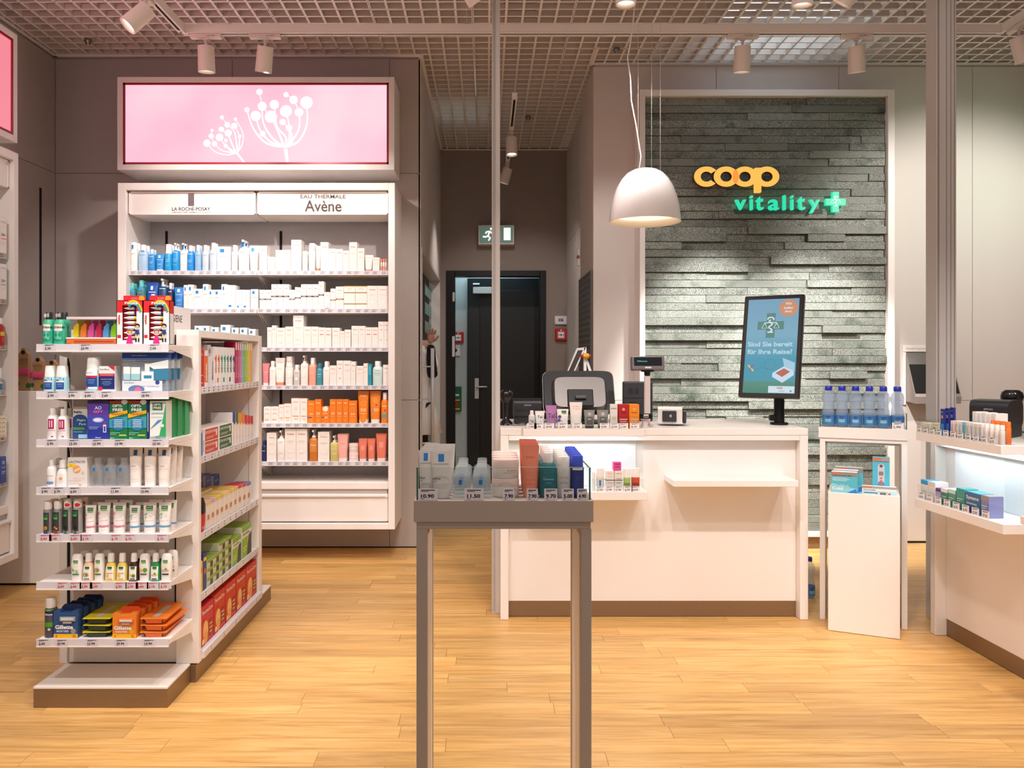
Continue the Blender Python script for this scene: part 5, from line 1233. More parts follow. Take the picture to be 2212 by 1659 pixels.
row([(T, 566, 580, 785, 'pk'), (B, 580.7, 595, 780, 'ac'), (T, 593.5, 614, 773, 'at'), (Fo, 615, 632, 770, 'ac'), (B, 633, 647, 788, 'cl'), (P_, 648, 665, 767, 'ac'), (B, 666, 682.6, 773, 'po'), (B, 682.8, 696, 785, 'tl'), (B, 696.5, 712, 780.6, 'ac'), (C, 712, 727, 789.6, 'a'), (C, 727, 741, 779, 'ad'), (C, 741, 757.6, 779, 'a'), (C, 757.6, 768.5, 781, 'a'), (C, 769, 785, 790.5, 'a'), (C, 785, 794.7, 785, 'a'), (C, 794.7, 803, 786, 'ts'), (B, 803.5, 826, 780, 'gw'), (C, 827, 840, 788, 'a')],
    Yp, SHZ[3] - .004, 'wall unit fourth shelf', 'skincare on the fourth shelf of the wall unit')
row([(C, 569.5, 585, 879, 'aw'), (C, 585, 602, 879, 'aw'), (C, 602, 613, 874, 'ao'), (C, 613, 629, 872, 'ao'), (C, 629, 648.5, 860.4, 'ao'), (C, 648.5, 663.6, 861, 'ao'), (C, 663.6, 680, 866, 'o3'), (C, 680, 694, 863, 'o'), (C, 694, 712, 879, 'os'), (C, 712, 726, 863, 'o'), (C, 726, 740, 863, 'o'), (C, 740, 752.5, 863, 'o'), (C, 752.5, 771, 866, 'o'), (T, 772, 796, 845, 'ot'), (T, 797.7, 822, 845, 'ok'), (B, 822.5, 839, 848, 'osp')],
    Yp, SHZ[4] - .004, 'wall unit fifth shelf', 'sun care on the fifth shelf of the wall unit')
row([(B, 564, 575, 952, 'db'), (C, 576, 596.7, 935, 'a'), (P_, 597, 615, 929, 'ac'), (C, 615, 639.5, 926, 'a'), (C, 639.5, 663.6, 926, 'a'), (P_, 666.6, 686, 928, 'am'), (C, 686.5, 711.5, 933, 'a'), (P_, 712, 730.5, 941, 'yo'), (T, 727.5, 751, 938, 'pt'), ('jar', 752, 773.6, 978, 'pj'), (T, 773.7, 792.6, 948, 'rt'), (T, 793, 810, 948, 'rt'), (T, 811, 834.8, 937, 'rt')],
    Yp, SHZ[5] - .004, 'wall unit lowest shelf', 'body care on the lowest shelf of the wall unit')
row([('jar', 752, 773.6, 958.4, 'pj', 978)], Yp, 0, 'wall unit lowest jar stack', None, 0)

# ---- side wall unit (faces +X), only its far end shows
def srow(items, X, rz, where, group):
    for i, (kind, y0, y1, z, h, st_, lab) in enumerate(items, 1):
        w = y1 - y0; d = min(max(w * DEP[kind], .02), .09); b, c, pr, lk = S[st_] if isinstance(st_, str) else st_
        prod(kind, (X - d / 2, (y0 + y1) / 2, z), w - .001, d, h, b, c, pr, lab, group, rz)
S['rs'] = ('b31c1e', 'f1efec', (('r', -.35, .35, .35, .5, 'e8c93a'), ('r', -.3, .15, .3, .3, 'd83a2a')), '')
S['st'] = ('9fd2e0', 'f4f6f6', (('r', -.35, .08, .35, .34, '2d6fae'), ('p', ((0, .5), (.35, .5), (.35, .36)), 'c8313c'), ('r', -.35, .34, .35, .4, 'f4f6f6')), '')
S['yb'] = ('efe9d2', 'e2dba6', (('r', -.3, .3, .0, .7, '6a6a68'), ('r', .1, .3, .35, .5, 'a8a69c')), '')
S['wl'] = ('2a479a', '2a479a', (('r', -.2, .72, .2, .84, '8fa6dc'), ('t', 'WELEDA', 0, .60, .04, .6, 'dbe4f6'), ('r', -.3, .42, .3, .45, 'b8c8ec'), ('r', -.3, .36, .2, .38, 'b8c8ec')), '')
XF = -2.535
for nm, st_, zi, hh, n, h0 in (('white fifty-plus sun carton with orange edge', 'kb', 0, .185, 3, 0), ('white fifty-plus sun carton with green edge', 'kg', 1, .185, 3, 0)):
    for k in range(n):
        y1 = 4.285 - k * .062
        srow([(C, y1 - .06, y1, SHZ[zi] - .004, hh, st_, f'{nm}, {nth(k + 1)} from the far end, side wall unit')], XF, 90, '', 'sun cartons in the side wall unit')
for k in range(3): srow([('bottle', 4.28 - .055 * (k + 1), 4.28 - .055 * k, SHZ[2] - .004, .145, 'rs', f'red spray bottle with white nozzle, {nth(k + 1)} from far end, side wall unit')], XF, 90, '', 'red spray bottles in the side wall unit')
for k in range(2): srow([('tallcap', 4.26 - .058 * (k + 1), 4.26 - .058 * k, SHZ[3] - .004, .125, 'st', f'pale blue disinfectant bottle, {nth(k + 1)} from far end, side wall unit')], XF, 90, '', 'disinfectant bottles in the side wall unit')
for k in range(5): srow([(C, 4.17, 4.285, SHZ[4] - .004 + .0225 * k, .0215, 'yb', f'flat cream medicine carton, {nth(k + 1)} from the bottom of its stack, side unit')], XF, 90, '', 'flat cartons stacked in the side wall unit')
for k in range(2): srow([(C, 4.28 - .052 * (k + 1), 4.28 - .052 * k, SHZ[5] - .004, .140, 'wl', f'dark blue carton, {nth(k + 1)} from the far end, side wall unit')], XF, 90, '', 'blue cartons in the side wall unit')
# cardboard header cards on the corner block
KR = 'b08a62'
for i, (x, z1, rz, pk) in enumerate(((50, 752, 0, 1), (74, 770, 0, 1), (97, 777, 0, 0))):
    t = thing('bracelet_card', f'brown cardboard hanging pack with bracelet, {nth(i + 1)} from the side unit on the corner block', 'blister pack', (px(x, 4.62), 4.62 + i * .035, 1.0978), rz, 'cardboard packs on the corner block')
    hh = pz(z1, 4.62) - 1.0975; m = MB(); w = .029
    m.poly([(-w, 0), (w, 0), (w, hh * .85), (w * .5, hh * .93), (w * .3, hh), (-w * .3, hh), (-w * .5, hh * .93), (-w, hh * .85)], 0, .03, mat('kraft_card', KR, .85, noise=.08)); m.build('card', t)
    m = MB(); m.disc(0, hh * .9, .012, -.0008, DARK); m.text('NAVITE', 0, hh * .72, .01, -.001, c_('6d4c2c'), w=.06); m.disc(0, hh * .68, .025, -.0005, c_('9c774f')); 
    m.disc(.03, hh * .12, .015, -.001, c_('2f6b3c')); m.disc(-.03, hh * .16, .012, -.0012, c_('3d7a45')); m.build('front_print', t)
    m = MB(); m.loft([(-.04, .016, .012, 3), (.04, .016, .012, 3)], c_('d9487e' if pk else '3e6a44'), 14, Matrix.Translation((.0, -.012, hh * .45)) @ Matrix.Rotation(math.radians(90), 4, 'Y')); m.build('bracelet', t)

# ---- end cap of the island shelf
YE = ESY + .018
def er(kind, x0, x1, yt, body, cap, items, label, shelf, d=None, n=1, gap=.006, rz=0, extra=None, group=None, zoff=0, Y=YE, name=None):
    X0, X1 = px(x0, Y), px(x1, Y); w = X1 - X0 - .001; z = ESZ[shelf] - .0025 + zoff
    h = pz(yt, Y) - z; d = d or max(min(w * .7, .07), .02)
    o = prod(kind, ((X0 + X1) / 2, Y + d / 2, z), w, d, h, body, cap, items, label, group, rz, extra, name)
    for k in range(1, n):
        copy_thing(o, ((X0 + X1) / 2, Y + d / 2 + k * (d + gap), z), label=f'{label}, {nth(k)} row behind', group=group or label.split(',')[0])
        if not group: o['group'] = label.split(',')[0]
    return o
LG = (('r', -.5, .62, .5, .645, 'd9b53a'), ('r', -.5, .42, .5, .62, 'e6e9e6'), ('t', 'LISTERINE', 0, .53, .06, .96, '1f2a2c', .03), ('r', -.5, .12, .5, .42, '1f9a76'), ('c', 0, .30, .36, '74c8b0'), ('c', .2, .19, .08, 'e8f4ef'), ('c', .2, .19, .055, '147a5c'))
def mouthwash(x0, x1, d0, label):
    o = er('bottle', x0, x1, 674, '35b592', '2a2c2c', LG, label, 0, .04, Y=YE + d0, name='mouthwash_bottle')
    m = MB()
    h = .118; 
    for k in range(4): m.box(-.010 + .005 * k, -.008 + .005 * k, -.0152, -.0146, h * .86, h * .97, TAGW)
    m.build('cap_stripe', o); return o
mouthwash(88.5, 111, 0, 'green mouthwash bottle with black cap, nearer the shelf end')
mouthwash(112, 137.5, 0, 'green mouthwash bottle with black cap, beside the brush tray')
mouthwash(90, 113.5, .05, 'green mouthwash bottle half hidden in the back row, outer one')
mouthwash(120, 146, .05, 'green mouthwash bottle half hidden in the back row, inner one')
# brush tray
t = thing('brush_tray', 'clear tray pack with six bright coloured brush heads on the top end shelf', 'display pack', (px(196.5, YE), YE, ESZ[0] - .003))
k_ = lambda x: px(x, YE) - px(196.5, YE); kz = lambda y: pz(y, YE) - ESZ[0] + .003
m = MB(); m.bbox(k_(143), k_(250), .0, .07, kz(742), kz(732.5), c_('dd6a2a'), .002); m.box(k_(160), k_(246), -.0008, 0, kz(739), kz(736), c_('a84415')); m.build('orange_base', t)
m = MB(); m.bbox(k_(142), k_(250), .0, .075, kz(732), kz(729), c_('f2efee'), .001); m.bbox(k_(146), k_(249), .035, .04, kz(728.5), kz(712), c_('efeceb'), .001); m.build('white_insert', t)
m = MB(); m.box(k_(144), k_(250), .0, .002, kz(728), kz(690), GLASS); m.bbox(k_(143), k_(251), .0, .075, kz(690), kz(684.5), c_('dccfd2'), .001); m.box(k_(145), k_(249), .072, .075, kz(728), kz(690), CLEAR('b89aa0')); m.build('clear_cover', t)
for i, c in enumerate(('e0c000', 'e8781c', 'd8489a', 'c01f4e', '4f93d0', '86c41a')):
    m = MB(); x = k_(158.5 + 16.4 * i); w = .0105
    m.poly([(x - w * .9, kz(728)), (x + w * .8, kz(728)), (x + w * 1.05, kz(700)), (x + w * .4, kz(698)), (x - w * .85, kz(706))], .018, .030, c_(c)); m.bbox(x - w * .8, x + w * 1.1, .045, .055, kz(728), kz(691), c_(c), .001); m.build('brush_head', t)
# red toothpaste packs
for i, (x0, x1) in enumerate(((251.6, 308.6), (309.2, 366.5))):
    zt_ = .0008
    t = thing('toothpaste_multipack', ('red window box of seven fruit toothpastes, beside the brush tray', 'red window box of seven fruit toothpastes, beside the header sign')[i], 'box', (px((x0 + x1) / 2, YE), YE, ESZ[0] - .0022))
    w = px(x1, YE) - px(x0, YE); h = pz(649, YE) - ESZ[0] + .003; wr, rd = c_('efecec'), c_('d3222c')
    dd = .04
    m = MB(); m.box(-w / 2, w / 2, dd - .002, dd, 0, h, rd); m.box(-w / 2, -w / 2 + .002, 0, dd, 0, h, wr); m.box(w / 2 - .002, w / 2, 0, dd, 0, h * .70, wr); m.box(w / 2 - .002, w / 2, 0, dd, h * .70, h, rd); m.box(-w / 2, w / 2, 0, dd, 0, .002, wr); m.box(-w / 2, w / 2, 0, dd, h - .002, h, rd)
    wx0, wx1, wz0, wz1 = -w * .28, w * .26, h * .10, h * .885
    m.box(-w / 2, wx0, 0, .002, 0, h * .72, wr); m.box(-w / 2, wx0, 0, .002, h * .72, h, rd); m.box(wx1, w / 2, 0, .002, 0, h * .75, wr); m.box(wx1, w / 2, 0, .002, h * .75, h, rd); m.box(wx0, wx1, 0, .002, 0, wz0, wr); m.box(wx0, wx1, 0, .002, wz1, h, rd); m.build('box_shell', t)
    m = MB(); m.box(-w * .42, w * .42, dd - .0005, dd + .001, h, h + .020, rd); m.box(-w * .12, w * .12, dd - .0015, dd - .0006, h + .008, h + .012, c_('8a8a9c')); m.disc(w * .28, h + .009, .011, dd - .0012, c_('f09a2a')); m.build('hanger_tab', t)
    for k, c in enumerate(('4a2a7a', '1d2a7c', 'd8c84a', 'e89a1c', 'c82a2a', '8cc02a', 'd8d82a')):
        zc = wz1 - (k + .5) * (wz1 - wz0) / 7 * 1.0
        q = MB(); Mq = Matrix.Translation((0, .018, zc)) @ Matrix.Rotation(math.radians(90 + random.uniform(-4, 4)), 4, 'Y')
        q.loft([(-w * .26, .002, .010, 2), (-w * .1, .0065, .009, 2), (w * .12, .0065, .008, 2)], c_('e8e6e6'), 12, Mq); q.loft([(w * .12, .006, .0075), (w * .25, .0058, .007)], c_(c), 12, Mq); q.build('toothpaste_tube', t)
    m = MB(); y = -.0008
    for ri, (r, c) in enumerate(((.062, 'e8402c'), (.056, 'f0d020'), (.050, '48a848'), (.044, '3a8ad0'), (.036, 'd3222c'))):
        n = 14; cx, cz_ = w * .14, h * .66; vs = [(cx, y - ri * .0003, cz_)]
        for k in range(n + 1):
            a = math.radians(20 + 125 * k / n); vs.append((max(-w * .5, min(w * .498, cx + r * .62 * math.cos(a))), y - ri * .0002, cz_ + r * math.sin(a)))
        vv = []; ff = []
        r2 = r - .006
        for k in range(n + 1):
            a = math.radians(15 + 115 * k / n)
            for rr in (r, r2): vv.append((min(w * .498, cx + rr * .62 * math.cos(a)), y - ri * .0002, cz_ + rr * math.sin(a)))
        for k in range(n): ff.append((2 * k, 2 * k + 2, 2 * k + 3, 2 * k + 1))
        if ri < 4: m.add(vv, ff, c_(c))
    m.text('Fruity', w * .08, h * .93, .010, y - .001, TAGW, w=.05, bold=.03)
    vs, fs, a0, a1, b0, b1 = text_geo('white', .03); kk = .035 / (a1 - a0)
    m.add([(-w * .40 - (b - b0) * kk * .8 + .004, y, h * .45 + (a - a0) * kk) for a, b in vs], fs, c_('d3222c'))
    m.box(-w * .46, -w * .33, y, 0, h * .15, h * .22, c_('d3222c')); m.build('front_print', t)
    for k, (x, hair, top, leg) in enumerate(((w * .02, '7a3420', 'd8287c', 'd8287c'), (w * .30, '141014', '1f3f86', 'e8c0a0'))):
        q = MB(); z0 = h * (.02 if k == 0 else .06); yy = -.0022 - .0006 * (1 - k)
        q.disc(x, z0 + (.042 if k == 0 else .055), .0115, yy, TAGW, 16); q.disc(x, z0 + (.043 if k == 0 else .058), .0098, yy - .0003, c_(hair), 16); q.disc(x, z0 + (.041 if k == 0 else .054), .0072, yy - .0006, c_('e8b898'), 16)
        for s in (-1, 1): q.disc(x + s * .0028, z0 + (.041 if k == 0 else .054), .0012, yy - .0008, INK, 8)
        if k == 0: q.add([(x - .014, yy - .0005, z0), (x + .012, yy - .0005, z0), (x + .004, yy - .0005, z0 + .032), (x - .005, yy - .0005, z0 + .032)], [(0, 1, 2, 3)], c_(top))
        else:
            q.add([(x - .009, yy - .0005, z0 + .026), (x + .009, yy - .0005, z0 + .026), (x + .006, yy - .0005, z0 + .045), (x - .006, yy - .0005, z0 + .045)], [(0, 1, 2, 3)], c_(top))
            for s in (-1, 1): q.box(x + s * .005 - .002, x + s * .005 + .002, yy - .0006, yy, z0 + .004, z0 + .028, c_(leg)); q.box(x + s * .005 - .0025, x + s * .005 + .0025, yy - .0009, yy, z0, z0 + .014, INK)
        q.build('child_picture', t)
# second end shelf
SB = (('r', -.34, .08, .34, .36, '234f9c'), ('r', -.34, .36, .34, .42, 'eef4f6'), ('p', ((-.1, .53), (.34, .53), (.34, .42)), '2b86b8'), ('r', -.34, .42, -.05, .46, '4a5a78'), ('r', -.22, .28, .22, .30, 'b8d0ea'), ('r', -.22, .20, .22, .22, '8fb2dc'), ('r', -.34, .05, .34, .08, 'f1f4f4'))
er('tallcap', 91, 115.5, 790, 'a8d8e2', 'f6f7f7', SB, 'pale blue hand gel bottle with white cap, outermost on the second end shelf', 1, .04, name='hand_gel_bottle')
er('tallcap', 116, 142, 790, 'a8d8e2', 'f6f7f7', SB, 'pale blue hand gel bottle with white cap, second on the second end shelf', 1, .04, name='hand_gel_bottle')
SL = (('r', -.40, .08, .40, .62, 'f1f4f4'), ('p', ((0, .62), (.40, .62), (.40, .48)), 'c8213c'), ('t', 'Sterillium', -.12, .55, .035, .42, '2f4a7c'), ('r', -.40, .40, .40, .46, 'c8213c'), ('r', -.40, .14, .40, .40, '1f4a96'), ('t', 'HÄNDE', 0, .34, .03, .5, 'b8cdec'), ('r', -.2, .28, .2, .29, '8fb2dc'), ('r', -.2, .24, .2, .25, '8fb2dc'), ('c', -.3, .12, .09, 'd8243c'))
er('tallcap', 181, 212, 771, 'a8d8e2', 'f6f7f7', SL, 'large pale blue disinfectant bottle with slanted white cap beside its carton', 1, .05, n=1, name='disinfectant_bottle')
SC = (('t', 'Sterillium', -.12, .88, .05, .6, '2f4a7c'), ('p', ((.1, 1), (.5, 1), (.5, .82)), 'c8213c'), ('r', -.5, .60, .5, .71, 'c8213c'), ('r', -.4, .65, .4, .665, 'f4dfe2'), ('r', -.5, .10, .5, .60, '1b2f74'), ('t', 'HÄNDE MAINS', 0, .49, .045, .7, 'b8c4e4'), ('r', -.25, .38, .25, .40, '8fa6d8'), ('r', -.3, .32, .3, .335, '8fa6d8'), ('r', -.2, .26, .2, .275, '8fa6d8'), ('c', -.38, .12, .13, 'd8243c'))
er('carton', 213, 248, 791, 'efeceb', 'efeceb', SC, 'white, red and navy disinfectant carton on the second end shelf', 1, .05, name='disinfectant_carton')
PC = (('t', 'Sterillium', -.1, .93, .025, .3, 'c6d8f4'), ('r', -.5, .84, .5, .86, '3d6cc0'), ('p', ((.05, .70), (.5, .82), (.5, .60), (.2, .58)), 'e9eef0'), ('r', .05, .30, .5, .58, '3c84a8'), ('r', -.42, .30, -.28, .64, 'f2f4f4'), ('r', -.42, .30, -.28, .46, 'a8d8e2'), ('r', -.26, .30, -.08, .63, 'f2f4f4'), ('r', -.26, .30, -.08, .46, '9fd0dc'), ('r', -.05, .28, .20, .52, 'f6f7f7'), ('r', .02, .52, .12, .72, 'e9ebec'), ('r', .0, .34, .16, .42, '3a8cb8'), ('r', -.44, .02, .38, .28, 'dfe5ee'), ('c', -.15, .06, .17, '5d7fae', .5), ('t', 'Sterillium', -.3, .23, .03, .2, '4a6a9c'), ('c', .28, .24, .045, '2a4f9c'), ('t', 'Ihr Wellness', .15, .14, .03, .34, '8a93a4'), ('c', -.12, .04, .07, 'd86a94'))
er('pouch', 258, 364, 762, '~cfdbe6', '1f4fa8', PC, 'clear zip travel pouch with blue top, second end shelf', 1, .045, n=3, gap=.012)
# third end shelf
LB = (('r', -.22, .34, .34, .66, 'b01d5c'), ('t', 'll', .06, .50, .22, .30, 'f4e2ea', .0), ('t', 'LENSSOLUTION', .05, .29, .04, .7, 'b8607c'), ('r', .1, .08, .3, .11, 'b01d5c'), ('r', -.4, .2, .3, .205, 'cfc5c5'))
er('bottle', 97, 119.5, 882, 'f1eeec', 'f4f1ef', LB, 'white lens solution bottle with magenta label, outer one of the pair', 2, .045, n=2, name='lens_bottle')
er('bottle', 120, 142, 884, 'f1eeec', 'f4f1ef', LB, 'white lens solution bottle with magenta label, inner one of the pair', 2, .045, n=2, name='lens_bottle')
er('carton', 157, 189, 878, 'c9c5c0', 'c9c5c0', (('t', 'ReNu', -.15, .83, .07, .55, '23262c', .03), ('r', -.5, 0, .5, .62, '24487c'), ('c', .0, .60, .5, '24487c', .7), ('t', 'Flight', .1, .57, .08, .6, 'b8cfd8'), ('t', 'Pack', .2, .46, .07, .5, 'b8cfd8'), ('r', -.5, .28, .32, .36, '4a8a52'), ('r', -.1, .02, .5, .14, '8fc0dc'), ('t', 'Take on Board', -.12, .22, .025, .6, 'c8d8e8')), 'grey and navy lens flight pack carton on the third end shelf', 2, .05, Y=YE + .02, name='lens_carton')
er('carton', 189, 235.5, 865, '5a3fa8', '3c2460', (('r', -.5, .0, .5, .30, '26379c'), ('r', -.5, .94, .5, 1, '3c2460'), ('p', ((-.5, .3), (.5, .3), (.5, .55), (-.5, .62)), '3f4cb0'), ('t', 'AO', 0, .81, .085, .32, 'f4f2fa', .02), ('t', 'SEPT', 0, .71, .065, .46, 'e07ac8', .02), ('c', .0, .50, .26, 'a8b4e8', .45), ('c', -.02, .50, .19, 'e2e6f8', .4), ('r', .24, .18, .38, .38, 'eef0f8'), ('r', .27, .20, .35, .34, '35409a'), ('c', .31, .42, .05, 'd8323c'), ('r', -.42, .31, .02, .32, 'c4cdf0'), ('r', -.42, .27, -.02, .28, 'c4cdf0'), ('t', 'Alcon', 0, .05, .03, .26, 'f4f2fa')), 'purple and blue lens cleaner carton with white ring on third end shelf', 2, .05, name='lens_carton')
OF = (('r', -.5, .94, .2, 1, 'c8302c'), ('c', .33, .97, .18, 'f2f2f4', .7), ('t', 'OPTI-', -.05, .87, .075, .56, 'f6f8f6', .03), ('t', 'FREE', -.03, .77, .075, .56, 'f6f8f6', .03), ('p', ((-.5, .55), (.5, .68), (.5, .76), (-.5, .66)), 'e8b82a'), ('t', 'Replenish', -.02, .655, .08, .68, 'b83a2a', .01), ('p', ((-.5, .30), (.5, .30), (.5, .60), (-.5, .52)), '3f9fb8'), ('c', 0, .41, .38, '2f8fc0'), ('c', 0, .41, .35, '2a7fb4')) + tuple(('r', -.24 + .02 * (k % 2), .50 - .045 * k, .24 - .02 * (k % 2), .518 - .045 * k, 'd6ecf4') for k in range(5)) + (('r', -.44, .17, .1, .18, 'b8dcc4'), ('r', -.44, .13, -.1, .14, 'b8dcc4'), ('r', .05, .09, .44, .13, 'b8cc4a'), ('t', '360 ml', -.33, .04, .03, .2, 'e8f4ec'))
er('carton', 236, 276, 866, '1a7a4c', '1a7a4c', OF, 'green lens care carton with yellow swoosh beside the purple one', 2, .05, name='lens_carton')
er('carton', 276.5, 317, 866, '1a7a4c', '1a7a4c', OF, 'green lens care carton with yellow swoosh, beside the pale green one', 2, .05, name='lens_carton')
er('carton', 317.5, 322, 866, '23277a', '23277a', (('r', -.2, .2, .2, .7, 'c8d0f0'),), 'thin navy carton edge between the green lens cartons', 2, .05, name='lens_carton')
PMt = (('r', -.32, .76, .28, .95, '17764a'), ('t', 'OPTI-', -.02, .90, .06, .48, 'f6f8f6', .03), ('t', 'FREE', -.02, .82, .06, .48, 'f6f8f6', .03), ('t', 'puremoist', 0, .675, .055, .72, '4a86b8'), ('p', ((.5, .0), (.5, .95), (.30, .5), (.1, .1), (-.5, .06), (-.5, 0)), '35a868'), ('p', ((-.48, .26), (0, .5), (.3, .52), (.0, .42)), '4f8fd0'), ('c', .26, .36, .13, 'dfe8ec', .8), ('r', -.5, 0, .5, .07, '9fa8a8'), ('t', 'Alcon', 0, .04, .03, .26, '3c4c8c'), ('r', -.4, .58, .3, .59, '9ab0b8'))
er('carton', 323, 359, 866, 'e9efe9', '2f9a5c', PMt, 'pale green lens solution carton with swirl, front one', 2, .055, n=1, name='lens_carton')
for k in range(3):
    d = .05
    prod('carton', (-1.206 + .006 * k, YE + .055 + .03 + k * .056, ESZ[2] - .0025), .055, .05, .146, '2f9a5c', '2f9a5c', (('r', .1, .1, .4, .9, '58b47c'),) + tuple(('r', -.4, .2 + .08 * j, .2, .215 + .08 * j, 'a8d8b8') for j in range(8)), f'green lens carton turned sideways, {nth(k + 1)} row behind the pale green one', 'green cartons at the back of the third end shelf', 0, None, 'lens_carton')
# fourth end shelf
er('bottle', 97, 117, 994.5, 'f1ecea', 'f4f1ef', (('t', 'lactacyd', 0, .42, .04, .7, '6a8fc8'), ('r', -.5, .10, .5, .20, '6f93d0')), 'white wash bottle with blue band, outermost on the fourth end shelf', 3, .04, n=2, name='wash_bottle')
er('taper', 117.5, 144.5, 994.5, 'f4f0ee', 'f4f1ef', (('c', 0, .32, .14, 'f0a868'), ('t', 'lactacyd', 0, .45, .03, .4, 'a8a8b8'), ('r', -.2, .2, .2, .21, 'f0b888')), 'white tapered wash bottle with small orange circle', 3, .04, n=1, name='wash_bottle')
er('carton', 145.5, 188, 988.5, 'e9e5e2', 'e9e5e2', (('t', 'LACTACYD', 0, .86, .075, .84, '5b6ba8', .01), ('r', -.5, .69, -.08, .80, 'f0d23a'), ('t', 'NEU', -.30, .745, .03, .14, 'd8702a'), ('c', -.02, .61, .2, 'f2a860'), ('p', ((-.16, .55), (.14, .66), (.16, .62), (-.1, .52)), 'f6efe9'), ('c', .3, .51, .07, 'f6cca4'), ('t', 'INTIMPFLEGETUCHER', .1, .30, .02, .6, 'f0b888'), ('r', -.44, .22, .2, .23, 'f0b888'), ('r', -.44, .12, .1, .13, 'c8bfbc'), ('r', .1, .05, .22, .10, 'f0a868')), 'white tissue carton with orange ball and yellow flash', 3, .05, n=1, name='tissue_carton')
for i, (x0, x1) in enumerate(((192, 219.5), (220, 248.5), (249, 277))):
    er('bottle', x0, x1, 990, '~dfe3e6', '~e9ebec', (('r', -.22, .56, .0, .68, '2a7fc4'), ('r', -.34, .50, .12, .515, '8a98a8'), ('r', -.34, .46, .0, .47, 'a8b4c0')), f'clear micellar water bottle, {nth(i + 1)} of three on the fourth end shelf', 3, .045, n=2, group='clear bottles on the fourth end shelf', name='micellar_bottle')
for i, (x0, x1) in enumerate(((273.5, 303), (305.5, 334), (336, 365))):
    er('tube', x0, x1, 968, 'efe5de', 'f4f1ef', (('r', -.14, .80, .14, .94, '25598f'), ('t', 'LIPIKAR', -.1, .53, .02, .4, '8a8480'), ('r', -.34, .45, .34, .455, 'cfc4be'), ('r', -.34, .40, .2, .405, 'cfc4be'), ('r', -.34, .2, .3, .205, 'cfc4be')), f'large cream tube with blue label, {nth(i + 1)} of three in front', 3, .045, n=3 if i == 2 else 2, gap=.014, group='large cream tubes on the fourth end shelf')
# fifth end shelf
RL = (('r', -.5, 0, .3, .66, '3c3a3c'), ('r', -.4, .50, .2, .60, '1f6b44'), ('r', -.36, .44, .16, .50, '58b05c'), ('r', -.3, .02, .2, .07, '2a3a8c'), ('c', -.05, .18, .2, 'e8a818'), ('c', -.05, .18, .08, '5c3410'))
er('can', 89, 109, 1084, '8b8583', 'efe9e5', RL, 'silver deodorant roll with sunflower print, outermost on the fifth end shelf', 4, .036, n=2, name='deodorant')
er('can', 110.5, 130.5, 1082.6, '8b8583', 'efe9e5', RL[:3] + (('r', -.3, .02, .2, .07, 'b82a2a'), ('c', -.12, .20, .12, 'e08a28'), ('c', .08, .16, .12, 'e08a28')), 'silver deodorant roll with orange berries print', 4, .036, n=2, name='deodorant')
AS = (('r', -.4, 0, .25, .70, '2c332e'), ('r', -.4, .56, .18, .66, '1f6b44'), ('r', -.36, .51, .1, .56, '58b05c'), ('c', -.08, .18, .2, '17181f'), ('r', -.2, .02, .1, .06, '1f6b44'), ('c', .12, .84, .24, 'd8323c', .8))
er('can', 132, 151.5, 1079, 'a09a96', 'e6dfda', AS, 'tall silver deodorant spray with red seal, nearer the rolls', 4, .036, n=2, name='deodorant')
er('can', 152.5, 174, 1079, 'a09a96', 'e6dfda', AS, 'tall silver deodorant spray with red seal, nearer the tubes', 4, .036, n=2, name='deodorant')
RT = lambda c1, c2, leaf: (('r', -.26, .80, .26, .90, '1b5a3c'), ('t', 'RAUSCH', 0, .85, .04, .42, 'dfeee4'), ('r', -.22, .74, .28, .79, '7fc25a'), ('c', .15, .61, .10, c1), ('c', .15, .61, .085, 'f3efec'), ('r', -.22, .43, .35, .44, c1), ('r', -.5, .22, .5, .27, c2)) + leaf
pkl = (('c', -.36, .66, .10, 'e890b0'), ('c', -.40, .52, .09, 'ec86ac'), ('c', -.38, .36, .05, 'e8c040'))
grl = (('p', ((-.46, .45), (-.2, .50), (-.12, .68), (-.34, .62)), '6cb82c'), ('c', -.38, .40, .06, '4f9c2c'), ('c', -.42, .78, .05, 'a8cce8'))
for i, (x0, x1, yt, pk) in enumerate(((178, 203, 1092.6, 1), (205.5, 234, 1087.6, 1), (238, 268, 1087.6, 1), (274, 299, 1093, 0), (304, 334, 1087.6, 0), (337.7, 366, 1087.6, 0))):
    er('tube', x0, x1, yt, 'f3efec', 'f6f3f1', RT('e0a0ac' if pk else 'b8d0e4', 'dd7f98' if pk else '5c9fd4', pkl if pk else grl), f'white herbal tube with {"pink flowers" if pk else "green leaves"}, {nth(i % 3 + 1)} of its three', 4, .042, n=2, gap=.012, group='herbal tubes on the fifth end shelf')
